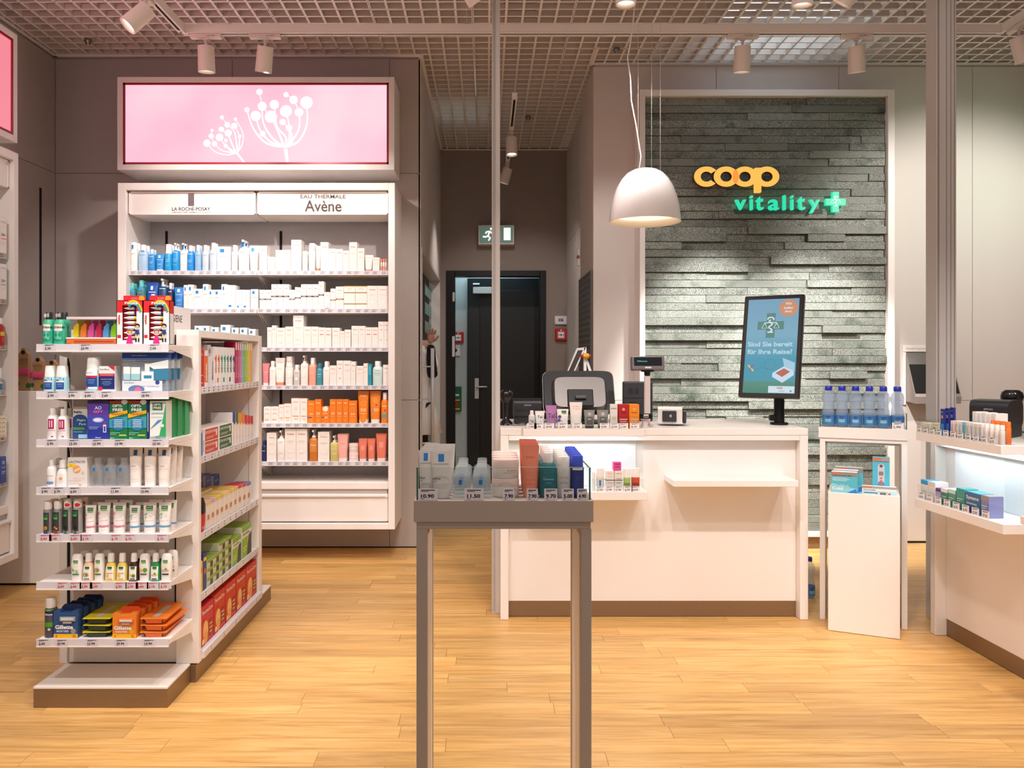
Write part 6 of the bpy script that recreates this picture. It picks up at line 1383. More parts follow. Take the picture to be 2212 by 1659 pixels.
# sixth end shelf
lg = lambda v: (('r', -.22, v, .2, v + .07, '1b5a3c'), ('t', 'RAUSCH', -.01, v + .035, .03, .34, 'dfeee4'), ('r', -.18, v - .05, .22, v, '7fc25a'))
cn = lambda fr, bandc: lg(.72) + fr + (('r', -.3, .24, .3, .29, bandc), ('r', -.3, .6, .3, .605, 'cfc8c4'), ('r', -.2, .56, .2, .565, 'cfc8c4'))
sh_ = lambda fr, bandc: (('r', -.36, .05, .36, .54, 'f3efec'), ('r', -.20, .46, .22, .53, '1b5a3c'), ('r', -.16, .42, .2, .46, '7fc25a')) + fr + (('r', -.26, .07, .26, .11, bandc),)
av = lambda z: (('c', -.08, z, .26, '2f5a24', .8), ('c', -.06, z, .21, 'cfd88a', .8), ('c', -.02, z, .11, '8a4a1c', .9))
six = [('flask', 150, 175.4, 1199, 'f3efec', cn((('c', -.2, .42, .1, '6fae4a'), ('c', .1, .38, .14, 'a8cc9c'), ('c', -.25, .5, .06, 'f0c830')), '3c8a5a'), 'white conditioner flask with green herbs'),
       ('taper', 175.4, 199, 1197, 'eec9a4', sh_(av(.24), '4a7a3c'), 'peach shampoo bottle with avocado'),
       ('flask', 200, 222, 1198, 'f3efec', cn(av(.42), '4a7a3c'), 'white conditioner flask with avocado'),
       ('taper', 224, 248, 1197, 'e6cf62', sh_((('c', -.16, .2, .14, 'f0c818'), ('r', -.3, .28, .3, .31, 'f0a050')), 'f0a838'), 'yellow shampoo bottle, first of two'),
       ('taper', 248.5, 272.5, 1197, 'e6cf62', sh_((('c', -.16, .2, .14, 'f0c818'), ('r', -.3, .28, .3, .31, 'f0a050')), 'f0a838'), 'yellow shampoo bottle, second of two'),
       ('taper', 274.6, 297, 1197, '3f1d0e', sh_((('c', -.2, .22, .12, 'f0c818'), ('c', .1, .2, .18, '4f9a30')), '6a5048'), 'dark brown shampoo bottle'),
       ('flask', 297.5, 321.5, 1198, 'f3efec', cn((('c', -.22, .42, .14, 'f0c818'), ('c', .15, .42, .2, '5aa03c')), '6a5048'), 'white conditioner flask with yellow flower and lime'),
       ('taper', 322, 344, 1197, '1f8a4c', sh_((('r', -.3, .2, .3, .26, 'e8b888'), ('c', .05, .28, .12, '6aa84a')), '1c3050'), 'green shampoo bottle'),
       ('flask', 344.5, 369, 1198, 'f3efec', cn((('r', -.34, .38, .3, .44, 'e8b088'), ('c', .06, .46, .1, '6aa84a')), '1c2c48'), 'white conditioner flask with ginseng roots')]
for kind, x0, x1, yt, body, pr, lk in six:
    er(kind, x0, x1, yt, body, 'f6f3f1', pr, f'{lk} on the sixth end shelf', 5, .034, n=1 if x0 < 270 and x0 > 222 else 2, gap=.02)
# seventh end shelf
er('can', 91, 116, 1293.6, '4c4a58', 'e9e4e0', (('r', -.5, .58, .5, .72, '1d2348'), ('r', -.5, .68, .5, .72, '6ab020'), ('t', 'Gillette', 0, .60, .05, .7, 'e9ecf4', .02), ('r', -.5, .28, .5, .40, '4c9a2c'), ('c', .1, .22, .12, 'c8c8cc')), 'shaving gel can with pale cap on the lowest end shelf', 6, .045, name='shaving_can')
def razor_pack(x0, x1, yt, c1, c2, brand2, label, n):
    Y = YE; t = thing('blade_pack', label, 'blister pack', (px((x0 + x1) / 2, Y), Y, ESZ[6] - .0022), 0, label.split(',')[0])
    w = px(x1, Y) - px(x0, Y); h = pz(yt, Y) - ESZ[6] + .003; m = MB()
    m.poly([(-w / 2, 0), (w / 2, 0), (w / 2, h * .82), (w * .46, h * .86), (w * .28, h * .86), (w * .22, h * .79), (-w * .22, h * .79), (-w * .28, h * .86), (-w * .46, h * .86), (-w / 2, h * .82)], 0, .030, c_(c1))
    m.poly([(-w * .42, h * .5), (w * .5, h * .5), (w * .56, h * .9), (w * .46, h), (-w * .22, h), (-w * .34, h * .9)], .0305, .034, c_(c2)); m.build('card_shell', t)
    m = MB(); m.box(-w / 2, w / 2, -.0008, 0, 0, h * .13, c_('f0b818')); m.text('8', -w * .38, h * .065, h * .07, -.0014, c_('c84a1a'), bold=.03); m.text('XL', w * .36, h * .065, h * .07, -.0014, c_('c84a1a'), bold=.03)
    m.text('Gillette', -w * .06, h * .35, h * .13, -.0014, c_('eef0f4'), w=w * .74, bold=.04); m.text(brand2, -w * .12, h * .22, h * .07, -.0014, c_('e4e6ee'), w=w * .5, bold=.02); m.disc(w * .32, h * .22, w * .11, -.0012, c_('9a948c' if 'MACH' in brand2 else 'e8a818')); m.build('front_print', t)
    m = MB(); m.bbox(-w * .24, w * .42, -.006, 0, h * .53, h * .68, c_('8a949c' if 'MACH' in brand2 else 'dd6a24'), .002); m.bbox(-w * .18, w * .36, -.008, -.006, h * .57, h * .65, c_('d5d3d0'), .001); m.bbox(-w * .12, w * .26, -.005, 0, h * .46, h * .525, c_('b8b4b0'), .002); m.build('razor_head', t)
    for k in range(1, n): copy_thing(t, (t.location.x + .006 * k, Y + .040 * k, t.location.z), label=f'{label.split(",")[0]}, {nth(k)} behind the front one')
razor_pack(116, 168, 1310.5, '2c4f86', '1b2a55', 'MACH3 TURBO', 'navy blue razor blade pack, front one', 4)
razor_pack(243, 294, 1316, 'e8862c', 'd8521e', 'FUSION5 POWER', 'orange razor blade pack, front one', 4)
for i, (x0, x1, c1, c2, nm, ys) in enumerate(((178, 238, '22302a', 'd8cc20', 'dark green razor tray with yellow rim', (1361, 1346, 1332)), (302, 360, 'e06a2c', 'f0852c', 'orange razor tray', (1362, 1347, 1332)))):
    for k, y in enumerate(ys):
        Y = YE + .005; t = thing('razor_tray', f'{nm}, {nth(k + 1)} from the bottom of its stack', 'blister pack', (px((x0 + x1) / 2, Y), Y, ESZ[6] - .003 + k * .025), (2, -3, 1)[k], 'flat razor trays on the lowest end shelf')
        w = px(x1, Y) - px(x0, Y)
        m = MB(); m.loft([(0.001, w * .36, .095, 8, 0, .10), (.018, w * .42, .10, 8, 0, .10)], c_(c1), 28, smooth=False); m.build('tray', t)
        m = MB(); m.bbox(-w / 2, w / 2, 0, .20, .0185, .0205, c_(c2), .0005); m.box(-.012, .008, .02, .16, .0207, .0209, c_('c9cdd0')); m.build('backing_card', t)
        m = MB(); m.box(-w * .34, -w * .30, .0035, .0045, .004, .016, INK); m.box(w * .30, w * .34, .0035, .0045, .004, .016, INK); m.box(-.004, .004, .0035, .0045, .007, .013, c_('b8b0a8')); m.build('front_print', t)

# ---- open side of the island shelf (faces +X)
def gy(x): return 1.135 * F / (VX - x)       # depth of a photo column on the side face
def gs(kind, xa, xb, yt, body, cap, items, label, shelf, d=None, group=None, name=None, zb=None, back=0.0):
    ya, yb = gy(xa), gy(xb); ym = (ya + yb) / 2; w = yb - ya - .001
    z = GSZ[shelf] - .0025 if zb is None else zb
    ytv = H - (yt - VY) * ym / F; h = ytv - z if zb is None or yt else yt
    d = d or .10
    return prod(kind, (GXR - .012 - d / 2 - back, ym, z), w, d, h, body, cap, items, label, group, 90, None, name)
gw_ = 'top shelf, island side'
er_ = [(435, 447, 755, 'c81e28', (('t', 'SANDO', 0, .86, .05, .6, 'f4d8d8'), ('r', -.3, .3, .3, .32, 'f0c8c8'), ('r', -.3, .1, .3, .12, 'f0c8c8')), 'red toothpaste carton'),
       (447.5, 455, 757, 'e9742a', (('v', 'elmex', 0, .4, .5, .5, 'f8f4f0', .03), ('r', -.5, .85, .5, 1, 'eef0f4'), ('r', -.5, 0, .5, .12, 'eef0f4')), 'orange toothpaste tube carton'),
       (455.5, 462, 745, 'cdc6c4', (('c', 0, .85, .3, '8a8484'), ('r', -.5, 0, .5, .72, 'e6e2e4')), 'grey topped toothpaste carton'), (462.5, 468, 765, 'e6e2ea', (('v', 'MERIDOL', 0, .5, .6, .5, '3a3f8c'),), 'white carton with violet lettering')]
for k, c in enumerate(('e8622c', 'e8622c', '2a9c8c', '2a9c8c', '1f8a7c', '3f3a8c', '5a2a7c')):
    er_.append((468.5 + 6.4 * k, 474.4 + 6.4 * k, 749 + k * .4, 'f1efee', (('v', 'elmex', .1, .55, .45, .6, c, .03), ('r', -.5, .08, 0, .2, c if k % 2 else 'f1efee'), ('p', ((-.4, .70), (.4, .80), (.4, .60)), c)), f'white toothbrush carton with {("orange", "orange", "teal", "teal", "green", "navy", "violet")[k]} lettering'))
for i, (a, b, y, c, it, lk) in enumerate(er_, 1): gs('carton', a, b, y, c, c, it, f'{lk}, {nth(i)} from near end, {gw_}', 0, .07, 'dental cartons on the island side', 'dental_carton')
for k, (c, n) in enumerate((('b01a50', 'crimson'), ('c22a6c', 'magenta'), ('d8689c', 'pink'), ('8fb8d8', 'pale blue'), ('7fc43a', 'green'), ('b8cc28', 'lime'), ('e8d038', 'yellow'), ('f0a870', 'apricot'))):
    gs('carton', 513.5 + 4.7 * k, 517.8 + 4.7 * k, 738 + k * .3, c, 'efeaf0', (('r', -.3, .80, .3, .98, 'f2e6ea'), ('v', 'REVOLUT', 0, .4, .5, .4, 'f6e4ec')), f'slim {n} toothbrush pack standing on the island side top shelf', 0, .05, 'toothbrush packs on the island side', 'toothbrush_pack')
EM = lambda c, t: (('r', -.46, .04, .46, .96, c), ('t', 'EMOFORM', -.05, .70, .22, .78, 'f2efe8', .01), ('r', -.40, .30, .2, .34, 'e9d8d0'), ('r', -.40, .20, .1, .24, 'e9d8d0'), ('r', .28, .3, .38, .8, 'f2efe8'), ('r', -.5, .0, .5, .04, 'efeceb'))
for lv in (0, 1):
    z = GSZ[1] - .003 + lv * .053
    for i, (a, b, c, n) in enumerate(((448, 478, 'd8503c', 'red'), (479, 507, '2f7040', 'green'))):
        ya, yb = gy(a), gy(b)
        prod('carton', (GXR - .012 - .045, (ya + yb) / 2, z), yb - ya - .002, .09, .0525, 'efeceb', 'efeceb', EM(c, n), f'{n} and white double toothpaste carton, {("lower", "upper")[lv]} one of its stack', 'stacked toothpaste cartons', 90, None, 'dental_carton')
gs('carton', 435.5, 447, 936, '3a7fc4', '3a7fc4', (('r', .2, 0, .5, 1, 'efeceb'), ('v', 'ParoGel', .35, .4, .5, .2, '5a6a9c')), 'blue gum care carton at the near end of the second island side shelf', 1, .08, name='dental_carton')
for k, c in enumerate(('2c3f9c', '2f7a3c', 'f0a01c', 'f0901c', 'd8283c', 'd8283c', 'c8203c')):
    gs('carton', 508 + 6.3 * k, 513.8 + 6.3 * k, 893 - (3 if k < 4 else 0) + k, 'f1ecea', c, (('r', -.5, .72, .5, 1, c), ('p', ((-.5, .72), (.5, .72), (.5, .60)), c), ('r', -.2, .2, .2, .22, 'c8c0c0')), f'narrow white carton with coloured top, {nth(k + 1)} from the stack, second island side shelf', 1, .10, 'narrow dental cartons', 'dental_carton')
for k in range(6):
    xa = 462 + 15.3 * k; gs('carton', xa, xa + 11, 1020 + 1.2 * k, 'e9dcdc', '24469a', (('r', -.1, .2, .3, .62, '24367c'), ('r', -.5, .60, .5, 1.0, '24469a'), ('t', 'DermaPlast', 0, .82, .06, .6, 'c8d4ee')), f'navy topped brush carton, {nth(k + 1)} of the back row, third island side shelf', 2, .03, 'navy cartons in the back row', 'dental_carton', back=.16)
for k in range(10):
    a = 452 + 9.6 * k; c = ('e8c46a', 'd8a8cc', 'e9c85a', 'e8c040', 'f0d890', 'e8c040', 'e8c868', 'd8283c', 'c81e3c', '5a74b4')[k]
    gs('carton', a, a + 8.6, 1082 - 5 * k if k < 8 else 1060 - 2 * k, 'efe6da', c, (('r', -.5, .86, .5, 1, c), ('r', -.3, .3, .3, .5, 'd8b8a0'), ('c', 0, .4, .2, 'c8704c')), f'small cream plaster carton, {nth(k + 1)} from the near end, third island side shelf', 2, .07, 'plaster cartons on the island side', 'plaster_carton')
for k in range(3):
    a = 462 + 22 * k; gs('carton', a, a + 21, 1063 - 4 * k, 'efe2c4', 'f0c430', (('r', -.3, .4, .3, .5, 'd8c8a8'),), f'yellow topped plaster carton in the middle row, {nth(k + 1)} from the near end', 2, .06, 'yellow plaster cartons', 'plaster_carton', back=.085)
t = thing('first_aid_bag', 'red and black first aid bag at the near end of the third island side shelf', 'bag', (GXR - .045, gy(443), GSZ[2] - .003), 90)
m = MB(); m.loft([(0, .028, .035, 4), (.04, .034, .04, 4), (.075, .036, .04, 4)], c_('c8202a'), 20); m.build('bag_body', t); m = MB(); m.loft([(.0755, .037, .041, 4), (.11, .038, .04, 4), (.135, .03, .034, 4)], BLACK, 20); m.build('bag_lid', t); m = MB(); m.text('FIRST AID', 0, .02, .007, -.040, TAGW, w=.04); m.build('front_print', t)
gs('carton', 435.5, 444.5, 1214, 'e9c81c', 'e9c81c', (('c', 0, .72, .3, 'd84a2a'), ('r', -.3, .2, .3, .22, 'b89a10')), 'yellow heat plaster carton at the near end, fourth island side shelf', 3, .06, name='bandage_carton')
gs('carton', 445, 452.5, 1194, '243c84', '243c84', (('r', -.4, .78, .4, .88, 'e8c83a'), ('c', 0, .5, .3, 'd8702a')), 'navy heat plaster carton behind the yellow one, fourth island side shelf', 3, .06, name='bandage_carton')
GB = (('r', -.5, .82, .5, 1, '7fb32a'), ('t', 'DermaPlast', -.05, .74, .07, .7, '4a5a34'), ('r', -.5, 0, .1, .62, '8fbf3a'), ('p', ((.0, .0), (.5, .0), (.5, .7), (.2, .62)), '4c463e'), ('r', -.42, .3, -.0, .33, 'e0ecc4'), ('r', -.42, .2, -.1, .23, 'e0ecc4'))
gs('carton', 508, 526, 1159, 'e4e6da', '8fb83a', GB, 'green and white bandage carton, middle sized, fourth island side shelf', 3, .12, name='bandage_carton')
gs('carton', 528, 548, 1133, 'e4e6da', '8fb83a', GB, 'tall green and grey bandage carton at the far end, fourth island side shelf', 3, .12, name='bandage_carton')
for col in range(4):
    for lv in range((3, 3, 4, 4)[col]):
        a = 454 + 13 * col; ya, yb = gy(a), gy(a + 12.4)
        prod('carton', (GXR - .012 - .04, (ya + yb) / 2, GSZ[3] - .003 + lv * .037), yb - ya - .002, .08, .036, 'd3d8c0', '8fae3a', (('r', -.5, .66, .5, 1, '86ac34'), ('r', .0, .05, .46, .66, '4a463e'), ('r', -.44, .2, -.05, .3, 'b4cc7c')), f'small green bandage carton, level {nth(lv + 1)} in stack {nth(col + 1)}, fourth side shelf', 'stacked small bandage cartons', 90, None, 'bandage_carton')
for k, (a, b, y) in enumerate(((490, 506, 1140), (508, 525, 1132), (527, 545, 1128))):
    gs('carton', a, b, y, 'c9cdbc', '86ac34', (('r', -.5, .85, .5, 1, '86ac34'),), f'green topped bandage carton in the back row, {nth(k + 1)} from the near end', 3, .1, 'bandage cartons in the back row', 'bandage_carton', back=.13)
t = thing('green_ring', 'bright green rubber ring lying on top of the bandage cartons', 'exercise ring', (GXR - .20, gy(524), .4935), 0)
m = MB(); m.tube([(.03 * math.cos(a * .5), .05 * math.sin(a * .5), .012) for a in range(13)] + [(.03, 0, .012)], .010, c_('2aa83c'), 10); m.build('ring', t); MB().bbox(-.012, .012, -.052, -.048, .016, .0225, TAGW, .0005).build('label_tag', t)
TCR = lambda: (('t', 'ThermaCare', -.02, .84, .10, .86, 'f4e4dc', .02), ('p', ((-.5, .0), (.1, .0), (.15, .5), (-.1, .66), (-.5, .6)), 'c83018'), ('c', -.15, .36, .2, 'eebb78', 1.3), ('c', -.14, .18, .15, 'e8a050', 1.2), ('r', .12, .12, .42, .52, '8a2a1c'), ('r', .15, .40, .38, .44, 'e8b890'), ('r', .15, .30, .38, .34, 'e8b890'), ('r', .15, .20, .34, .24, 'e8b890'), ('c', -.36, .12, .08, 'efd8a8'))
xs = [438, 466, 491, 514, 535, 559]
for k in range(5):
    ya, yb = gy(xs[k]), min(gy(xs[k + 1] - .6), 4.036); c = 'c8143c' if k == 0 else 'c9221e'
    for b in range(2):
        t = prod('carton', (GXR - .008 - .05 - b * .102, (ya + yb) / 2, GSZ[4] - .0025), yb - ya - .002, .10, .165 if k else .16, c, c, TCR(), f'red heat wrap carton, {nth(k + 1)} from the near end, {("front", "back")[b]} row, lowest side shelf', 'heat wrap cartons on the lowest side shelf', 90, None, 'heat_wrap_carton')
        m = MB(); m.add([((yb - ya) * u, -.02 + v * .06, (.165 if k else .16) + .0008) for u, v in ((-.3, 0), (.2, 0), (.3, .8), (-.15, .8))], [(0, 1, 2, 3)], c_('2a2c6c')); m.build('top_badge', t)

# ---- goods on the stand nearest the shop front
FY = FSY + .028; FZ = .9456
def fs(kind, x0, x1, yt, body, cap, items, label, n=1, d=None, group=None, extra=None, dY=0, gap=.002, name=None, zb=None, rz=0):
    Y = FY + dY; X0, X1 = px(x0, Y), px(x1, Y); w = X1 - X0; z = zb or FZ; h = pz(yt, Y) - z; d = d or w * .8
    o = prod(kind, ((X0 + X1) / 2, Y + d / 2, z), w, d, h, body, cap, items, label, group, rz, extra, name)
    for k in range(1, n): copy_thing(o, ((X0 + X1) / 2 + (.0006 * k), Y + d / 2 + k * (d + gap), z), label=f'{label.replace(", front one", "").replace(" front one", "")}, {nth(k)} behind the front', group=group)
    return o
LT = (('r', -.14, .78, .14, .94, '1878c4'), ('t', 'LA ROCHE-POSAY', 0, .73, .022, .72, '5a5654'), ('t', 'LIPIKAR', -.22, .42, .035, .4, '3c3836', .01), ('t', 'LAIT', -.3, .36, .03, .2, '8a8684'), ('r', -.42, .30, .40, .305, 'a8a4a2'), ('r', -.42, .26, .3, .265, 'a8a4a2'), ('r', -.42, .22, .35, .225, 'a8a4a2'))
fs('tube', 903, 935, 974, 'dcd6d2', 'dcd6d2', LT, 'white body milk tube with blue square, outer column, front one', 5, .030, 'white tubes in the front stand', gap=.012)
fs('tube', 930, 975, 976, 'dcd6d2', 'dcd6d2', LT, 'white body milk tube with blue square, inner column, front one', 5, .030, 'white tubes in the front stand', gap=.012, dY=-.012)
MW = (('r', -.12, .42, .06, .58, '1878c4'), ('r', -.3, .34, .3, .35, '7aa0b8'), ('r', -.3, .10, .2, .11, '8fb8cc'))
fs('bottle', 975, 1016, 1009, '~dfe7ea', '~e9eeee', MW, 'small clear micellar bottle, outer column, front one', 4, .036, 'clear bottles in the front stand', gap=.018, name='micellar_bottle')
fs('bottle', 1019, 1060, 1009, '~dfe7ea', '~e9eeee', MW, 'small clear micellar bottle, inner column, front one', 4, .036, 'clear bottles in the front stand', gap=.018, name='micellar_bottle')
JR = (('t', 'Avène', .2, .44, .10, .34, 'd88a78'), ('r', -.1, .30, .35, .32, 'b8a8a4'), ('t', 'Corps', .3, .12, .06, .15, 'a89890'))
zj = FZ + .0455
for lv in (0, 1):
    for k in range(4):
        t = prod('jar', (px(1092, FY + .03), FY + .027 + k * .0504, FZ + lv * .0455), .0665, .050, .045, 'e9e0db', 'e2c8bf', JR, f'pale pink lidded body cream jar, {("lower", "upper")[lv]} layer, row {nth(k + 1)} from the front', 'pink cream jars in the front stand')
fs('tube', 1126, 1166, 963, 'e88468', 'ee9478', (('t', 'Avène', 0, .78, .04, .5, 'd86850'), ('t', 'Avène', 0, .52, .04, .4, 'f0a08c'), ('r', -.3, .34, .3, .345, 'd86850')), 'coral gel tube standing, front one', 4, .034, 'coral tubes in the front stand', gap=.016)
fs('bottle', 1165.5, 1204, 979, '1d6a72', 'e6ddd8', (('t', 'Avène', 0, .56, .05, .6, '3f7f90'), ('t', 'Cleanance', 0, .42, .05, .6, '8fc8cc'), ('t', 'Gel', 0, .34, .04, .3, '6fa8b0')), 'dark teal cleansing gel bottle with white cap, front one', 5, .032, 'teal bottles in the front stand', gap=.010)
fs('can', 1203, 1234, 987, 'c9c4c2', 'e9e2dc', (('t', 'Avène', 0, .50, .06, .6, 'd0a8a0'), ('r', -.3, .36, .3, .365, 'a8a09c')), 'small grey-white thermal water can, front one', 5, .032, 'spray cans in the front stand', gap=.010)
fs('can', 1233, 1263, 985, '1f2a6c', '3a52c8', (('r', -.35, .1, .35, .55, '2a3884'), ('r', -.5, .66, .5, .715, 'd8d8e0')), 'small navy bottle with bright blue cap, front one', 6, .030, 'blue capped bottles in the front stand', gap=.008)

# ---- goods on the till counter trays
def ct(kind, x0, x1, yt, body, cap, items, label, z=.9485, Y=3.862, n=1, d=None, name=None, group=None):
    X0, X1 = px(x0, Y), px(x1, Y); w = X1 - X0; h = pz(yt, Y) - z; d = d or max(w * .6, .02)
    o = prod(kind, ((X0 + X1) / 2, Y + d / 2, z), w, d, h, body, cap, items, label, group, 0, None, name)
    for k in range(1, n): copy_thing(o, (o.location.x, o.location.y + k * (d + .004), z), label=label + ', back one')
    return o
ct('bottle', 1142, 1156, 887, 'dedbd9', 'efecea', (('t', 'Tal', 0, .4, .14, .5, '3a3634'),), 'small clear hand lotion bottle at the corridor end of the counter tray')
ct('tube', 1156, 1177, 888, 'efecea', 'efecea', (('t', 'Tal', 0, .66, .16, .5, '3a3634'), ('c', .05, .4, .05, 'd86a8a'), ('r', -.3, .2, .3, .21, 'd8a8b0')), 'small white hand cream tube second on the counter tray')
ct('tube', 1179, 1203, 876, 'b078ac', 'b078ac', (('t', 'Tal', 0, .55, .2, .6, '5a3a5c'), ('r', -.3, .3, .3, .31, 'd8b8d4')), 'mauve hand cream tube on the counter tray')
ct('tube', 1203, 1229, 884, 'f1ecea', 'f1ecea', (('r', -.1, .80, .3, .92, '1b5a3c'), ('r', -.05, .74, .32, .79, '7fc25a'), ('c', -.25, .6, .14, '5c3f94'), ('c', -.3, .42, .13, '6f4fa4'), ('c', -.1, .2, .12, '5c3f94'), ('c', -.1, .38, .06, 'd8a838')), 'white herbal hand cream tube with violet flowers on the counter tray')
ct('tube', 1231, 1259, 869, 'efe6e2', 'efe6e2', (('t', 'Avène', 0, .84, .07, .5, 'e2a888'), ('t', 'Cicalfate', 0, .75, .05, .5, 'e2b8a8'), ('r', -.3, .5, .3, .505, 'c8b8b0')), 'tall white hand cream tube with apricot lettering on the counter tray')
for i, (a, b) in enumerate(((1262, 1286), (1290, 1316))):
    ct('tube', a, b, 886, '8a8683', '3a3634', (('r', -.28, .2, .28, .62, '5c5855'), ('c', 0, .78, .14, 'b8b4b0'), ('t', 'MEN', 0, .5, .08, .3, 'c8c4c0')), ('silver grey hand cream tube nearer the mauve tube', 'silver grey hand cream tube beside the narrow white carton')[i])
ct('carton', 1318, 1334, 873, 'e6e0dc', 'e6e0dc', (('t', 'EUBOS', 0, .82, .05, .7, '6a6462'), ('c', -.1, .42, .12, 'ddc8a8', 1.6), ('c', .15, .42, .12, 'ddc8a8', 1.6)), 'narrow white hand cream carton beside the red one')
RW = lambda: (('c', 0, .80, .14, 'd8a890'), ('t', 'WELEDA', 0, .66, .04, .6, '3c1a18'), ('r', -.38, .36, .38, .40, 'f0d0b8'), ('r', -.38, .28, .3, .31, 'f0d0b8'), ('r', -.3, .20, .3, .23, 'f0d0b8'))
ct('carton', 1336, 1358, 874, 'b31d24', 'c8342c', RW(), 'deep red hand cream carton on the counter tray', n=2)
ct('carton', 1359, 1381, 874, 'ee8a1e', 'f0a03a', RW(), 'orange hand cream carton at the stone end of the counter tray', n=2)
_c1 = [ (1149, '7.50'), (1164, '4.95'), (1187, '14.50'), (1216, '6.50'), (1247, '17.50'), (1306, '9.50'), (1328, '10.50'), (1347, '11.50'), (1371, '9.10')]
c1 = [o for o in bpy.data.objects if o.name.startswith('upper_tray')]
lo1 = [o for o in bpy.data.objects if o.name.startswith('lower_tray')]
for x, p in _c1:
    q = ob('price_tag', tag_mesh(p, .044, .027, TAGW), [o for o in c1 if o.parent.location.x < 1][0]); q.location = (px(x, 3.836) - .07, -.1292, .9482)
LZ = .6495; YL = 3.865
ct('jar', 1288, 1306, 1012, 'ded8d4', 'ece8e4', (('r', -.14, .22, .06, .48, '1878c4'),), 'white jar with blue square in the lit counter recess', LZ, YL)
ct('jar', 1278, 1287, 1020, 'efecea', 'efecea', (), 'small white jar half hidden behind the front stand in the recess', LZ, YL)
for lv in (0, 1):
    ct('carton', 1308.5, 1326.5, 1036 if lv == 0 else 1017, 'efe2dc', 'efe2dc', (('t', 'Avène', 0, .75, .12, .6, 'e8a088'), ('r', -.3, .4, .3, .43, 'd8b8a8')), f'small white orange-script carton in the lit recess, {("lower", "upper")[lv]} one', LZ if lv == 0 else LZ + .0482, YL, d=.04)
    ct('carton', 1327.5, 1345.5, 1036 if lv == 0 else 1017, 'e9e0d9', 'e9e0d9', (('r', -.3, .7, .3, .74, '6a6462'), ('r', -.3, .2, .3, .24, '9a7a6a')), f'small white brown-lettered carton in the lit recess, {("lower", "upper")[lv]} one', LZ if lv == 0 else LZ + .0482, YL, d=.04)
ct('jar', 1347, 1363, 1013, 'b5cf7a', 'f4f1ef', (('t', 'WELEDA', 0, .3, .12, .7, '4a6a2c'),), 'white lidded jar with green band in the lit counter recess', LZ, YL)
ct('jar', 1364, 1383, 1012, 'd8563c', 'f4f1ef', (('t', 'WELEDA', 0, .3, .12, .7, '4a1a10'),), 'white lidded jar with red band in the lit counter recess', LZ, YL)
ct('carton', 1325, 1342, 998, 'e0509c', 'e87ab4', (('t', 'ANNABELLE', 0, .75, .14, .7, '6a1a4c'), ('r', -.3, .4, .3, .46, '6a1a4c')), 'small pink carton on top of the white cartons in the lit recess', LZ + .0970, YL, d=.04)
for x, p in ((1297, '17.50'), (1317, '17.90'), (1337, '17.00'), (1357, '6.50'), (1374, '4.50')):
    q = ob('price_tag', tag_mesh(p, .042, .026, TAGW), [o for o in lo1 if o.parent.location.x < 1][0]); q.location = (px(x, 3.842) - .07, -.1232, .6495)
# pump bottles of water
WAT = mat('water_bottle_plastic', 'cddff5', .06, clear=.80); CAPB = mat('blue_bottle_cap', '2434b0', .35); WL = mat('water_label', '2f8fd2', .35)
def water(label, loc, rz=0, group='mineral water bottles', s=1.0):
    t = thing('water_bottle', label, 'water bottle', loc, rz, group)
    prof = [(0, .026, .026), (.006, .0305, .0305), (.05, .031, .031), (.085, .0295, .0295), (.105, .0255, .0255), (.115, .0255, .0255), (.135, .0315, .0315), (.155, .0325, .0325), (.175, .027, .027), (.188, .0145, .0145), (.196, .0135, .0135)]
    for nm, me in WB.items(): o = ob(nm, me, t); o.scale = (s * .94, s * .94, s * .94)
    return t
WB = {}
m = MB(); m.loft([(0, .026, .026), (.006, .0305, .0305), (.05, .031, .031), (.085, .0295, .0295), (.105, .0255, .0255), (.115, .0255, .0255), (.135, .0315, .0315), (.155, .0325, .0325), (.175, .027, .027), (.188, .0145, .0145), (.196, .0135, .0135)], WAT, 20); WB['bottle_body'] = m.mesh('bottle_body')
m = MB(); m.loft([(.192, .0165, .0165), (.194, .0172, .0172), (.210, .0168, .0168), (.212, .015, .015)], CAPB, 20); m.tube([(.018 * math.cos(a / 2), .018 * math.sin(a / 2), .190) for a in range(14)], .0012, CAPB, 5); WB['cap'] = m.mesh('cap')
m = MB(); prof_ = [(.012, .0312, .0312), (.062, .0316, .0316)]; m.loft(prof_, mat('label_deep_blue', '4a86c4', .35), 24, cap=False)
def wpt(x, z, k): a = x / .032; return (.032 * math.sin(a) * (1 + k), -.0322 * math.cos(a) * (1 + k), z)
for r_, c, dz in ((.018, '38a8d8', 0), (.010, '2b4fae', .014)):
    vs = [wpt(0, .034 + dz, .012)] + [wpt(r_ * math.cos(i * math.pi / 8) * 1.1, .034 + dz + r_ * .85 * math.sin(i * math.pi / 8), .012 + dz * .3) for i in range(16)]; m.add(vs, [(0, 1 + i, 1 + (i + 1) % 16) for i in range(16)], c_(c))
for s__, zz, hh, ww in (('minéral', .036, .006, .026), ('WASSER', .027, .0065, .028)):
    vs, fs_2, a0, a1, b0, b1 = text_geo(s__, .03, 2); m.add([wpt((a - (a0 + a1) / 2) * ww / (a1 - a0), zz + (b - b0) * hh / (b1 - b0), .03) for a, b in vs], fs_2, TAGW)
WB['label_band'] = m.mesh('label_band')
WMt = xform(WS, WR)
for r_ in range(2):
    for k in range(6):
        p = WMt @ Vector((.0392 + .0613 * k, .056 + r_ * .066, .9458))
        water(f'water bottle with blue cap, {nth(k + 1)} from the till, {("front", "back")[r_]} row of the tray', p, WR)
water('single water bottle standing on the floor between counter and stand', (px(1752, 4.32), 4.35, 0.0005), 10, None, 1.08)
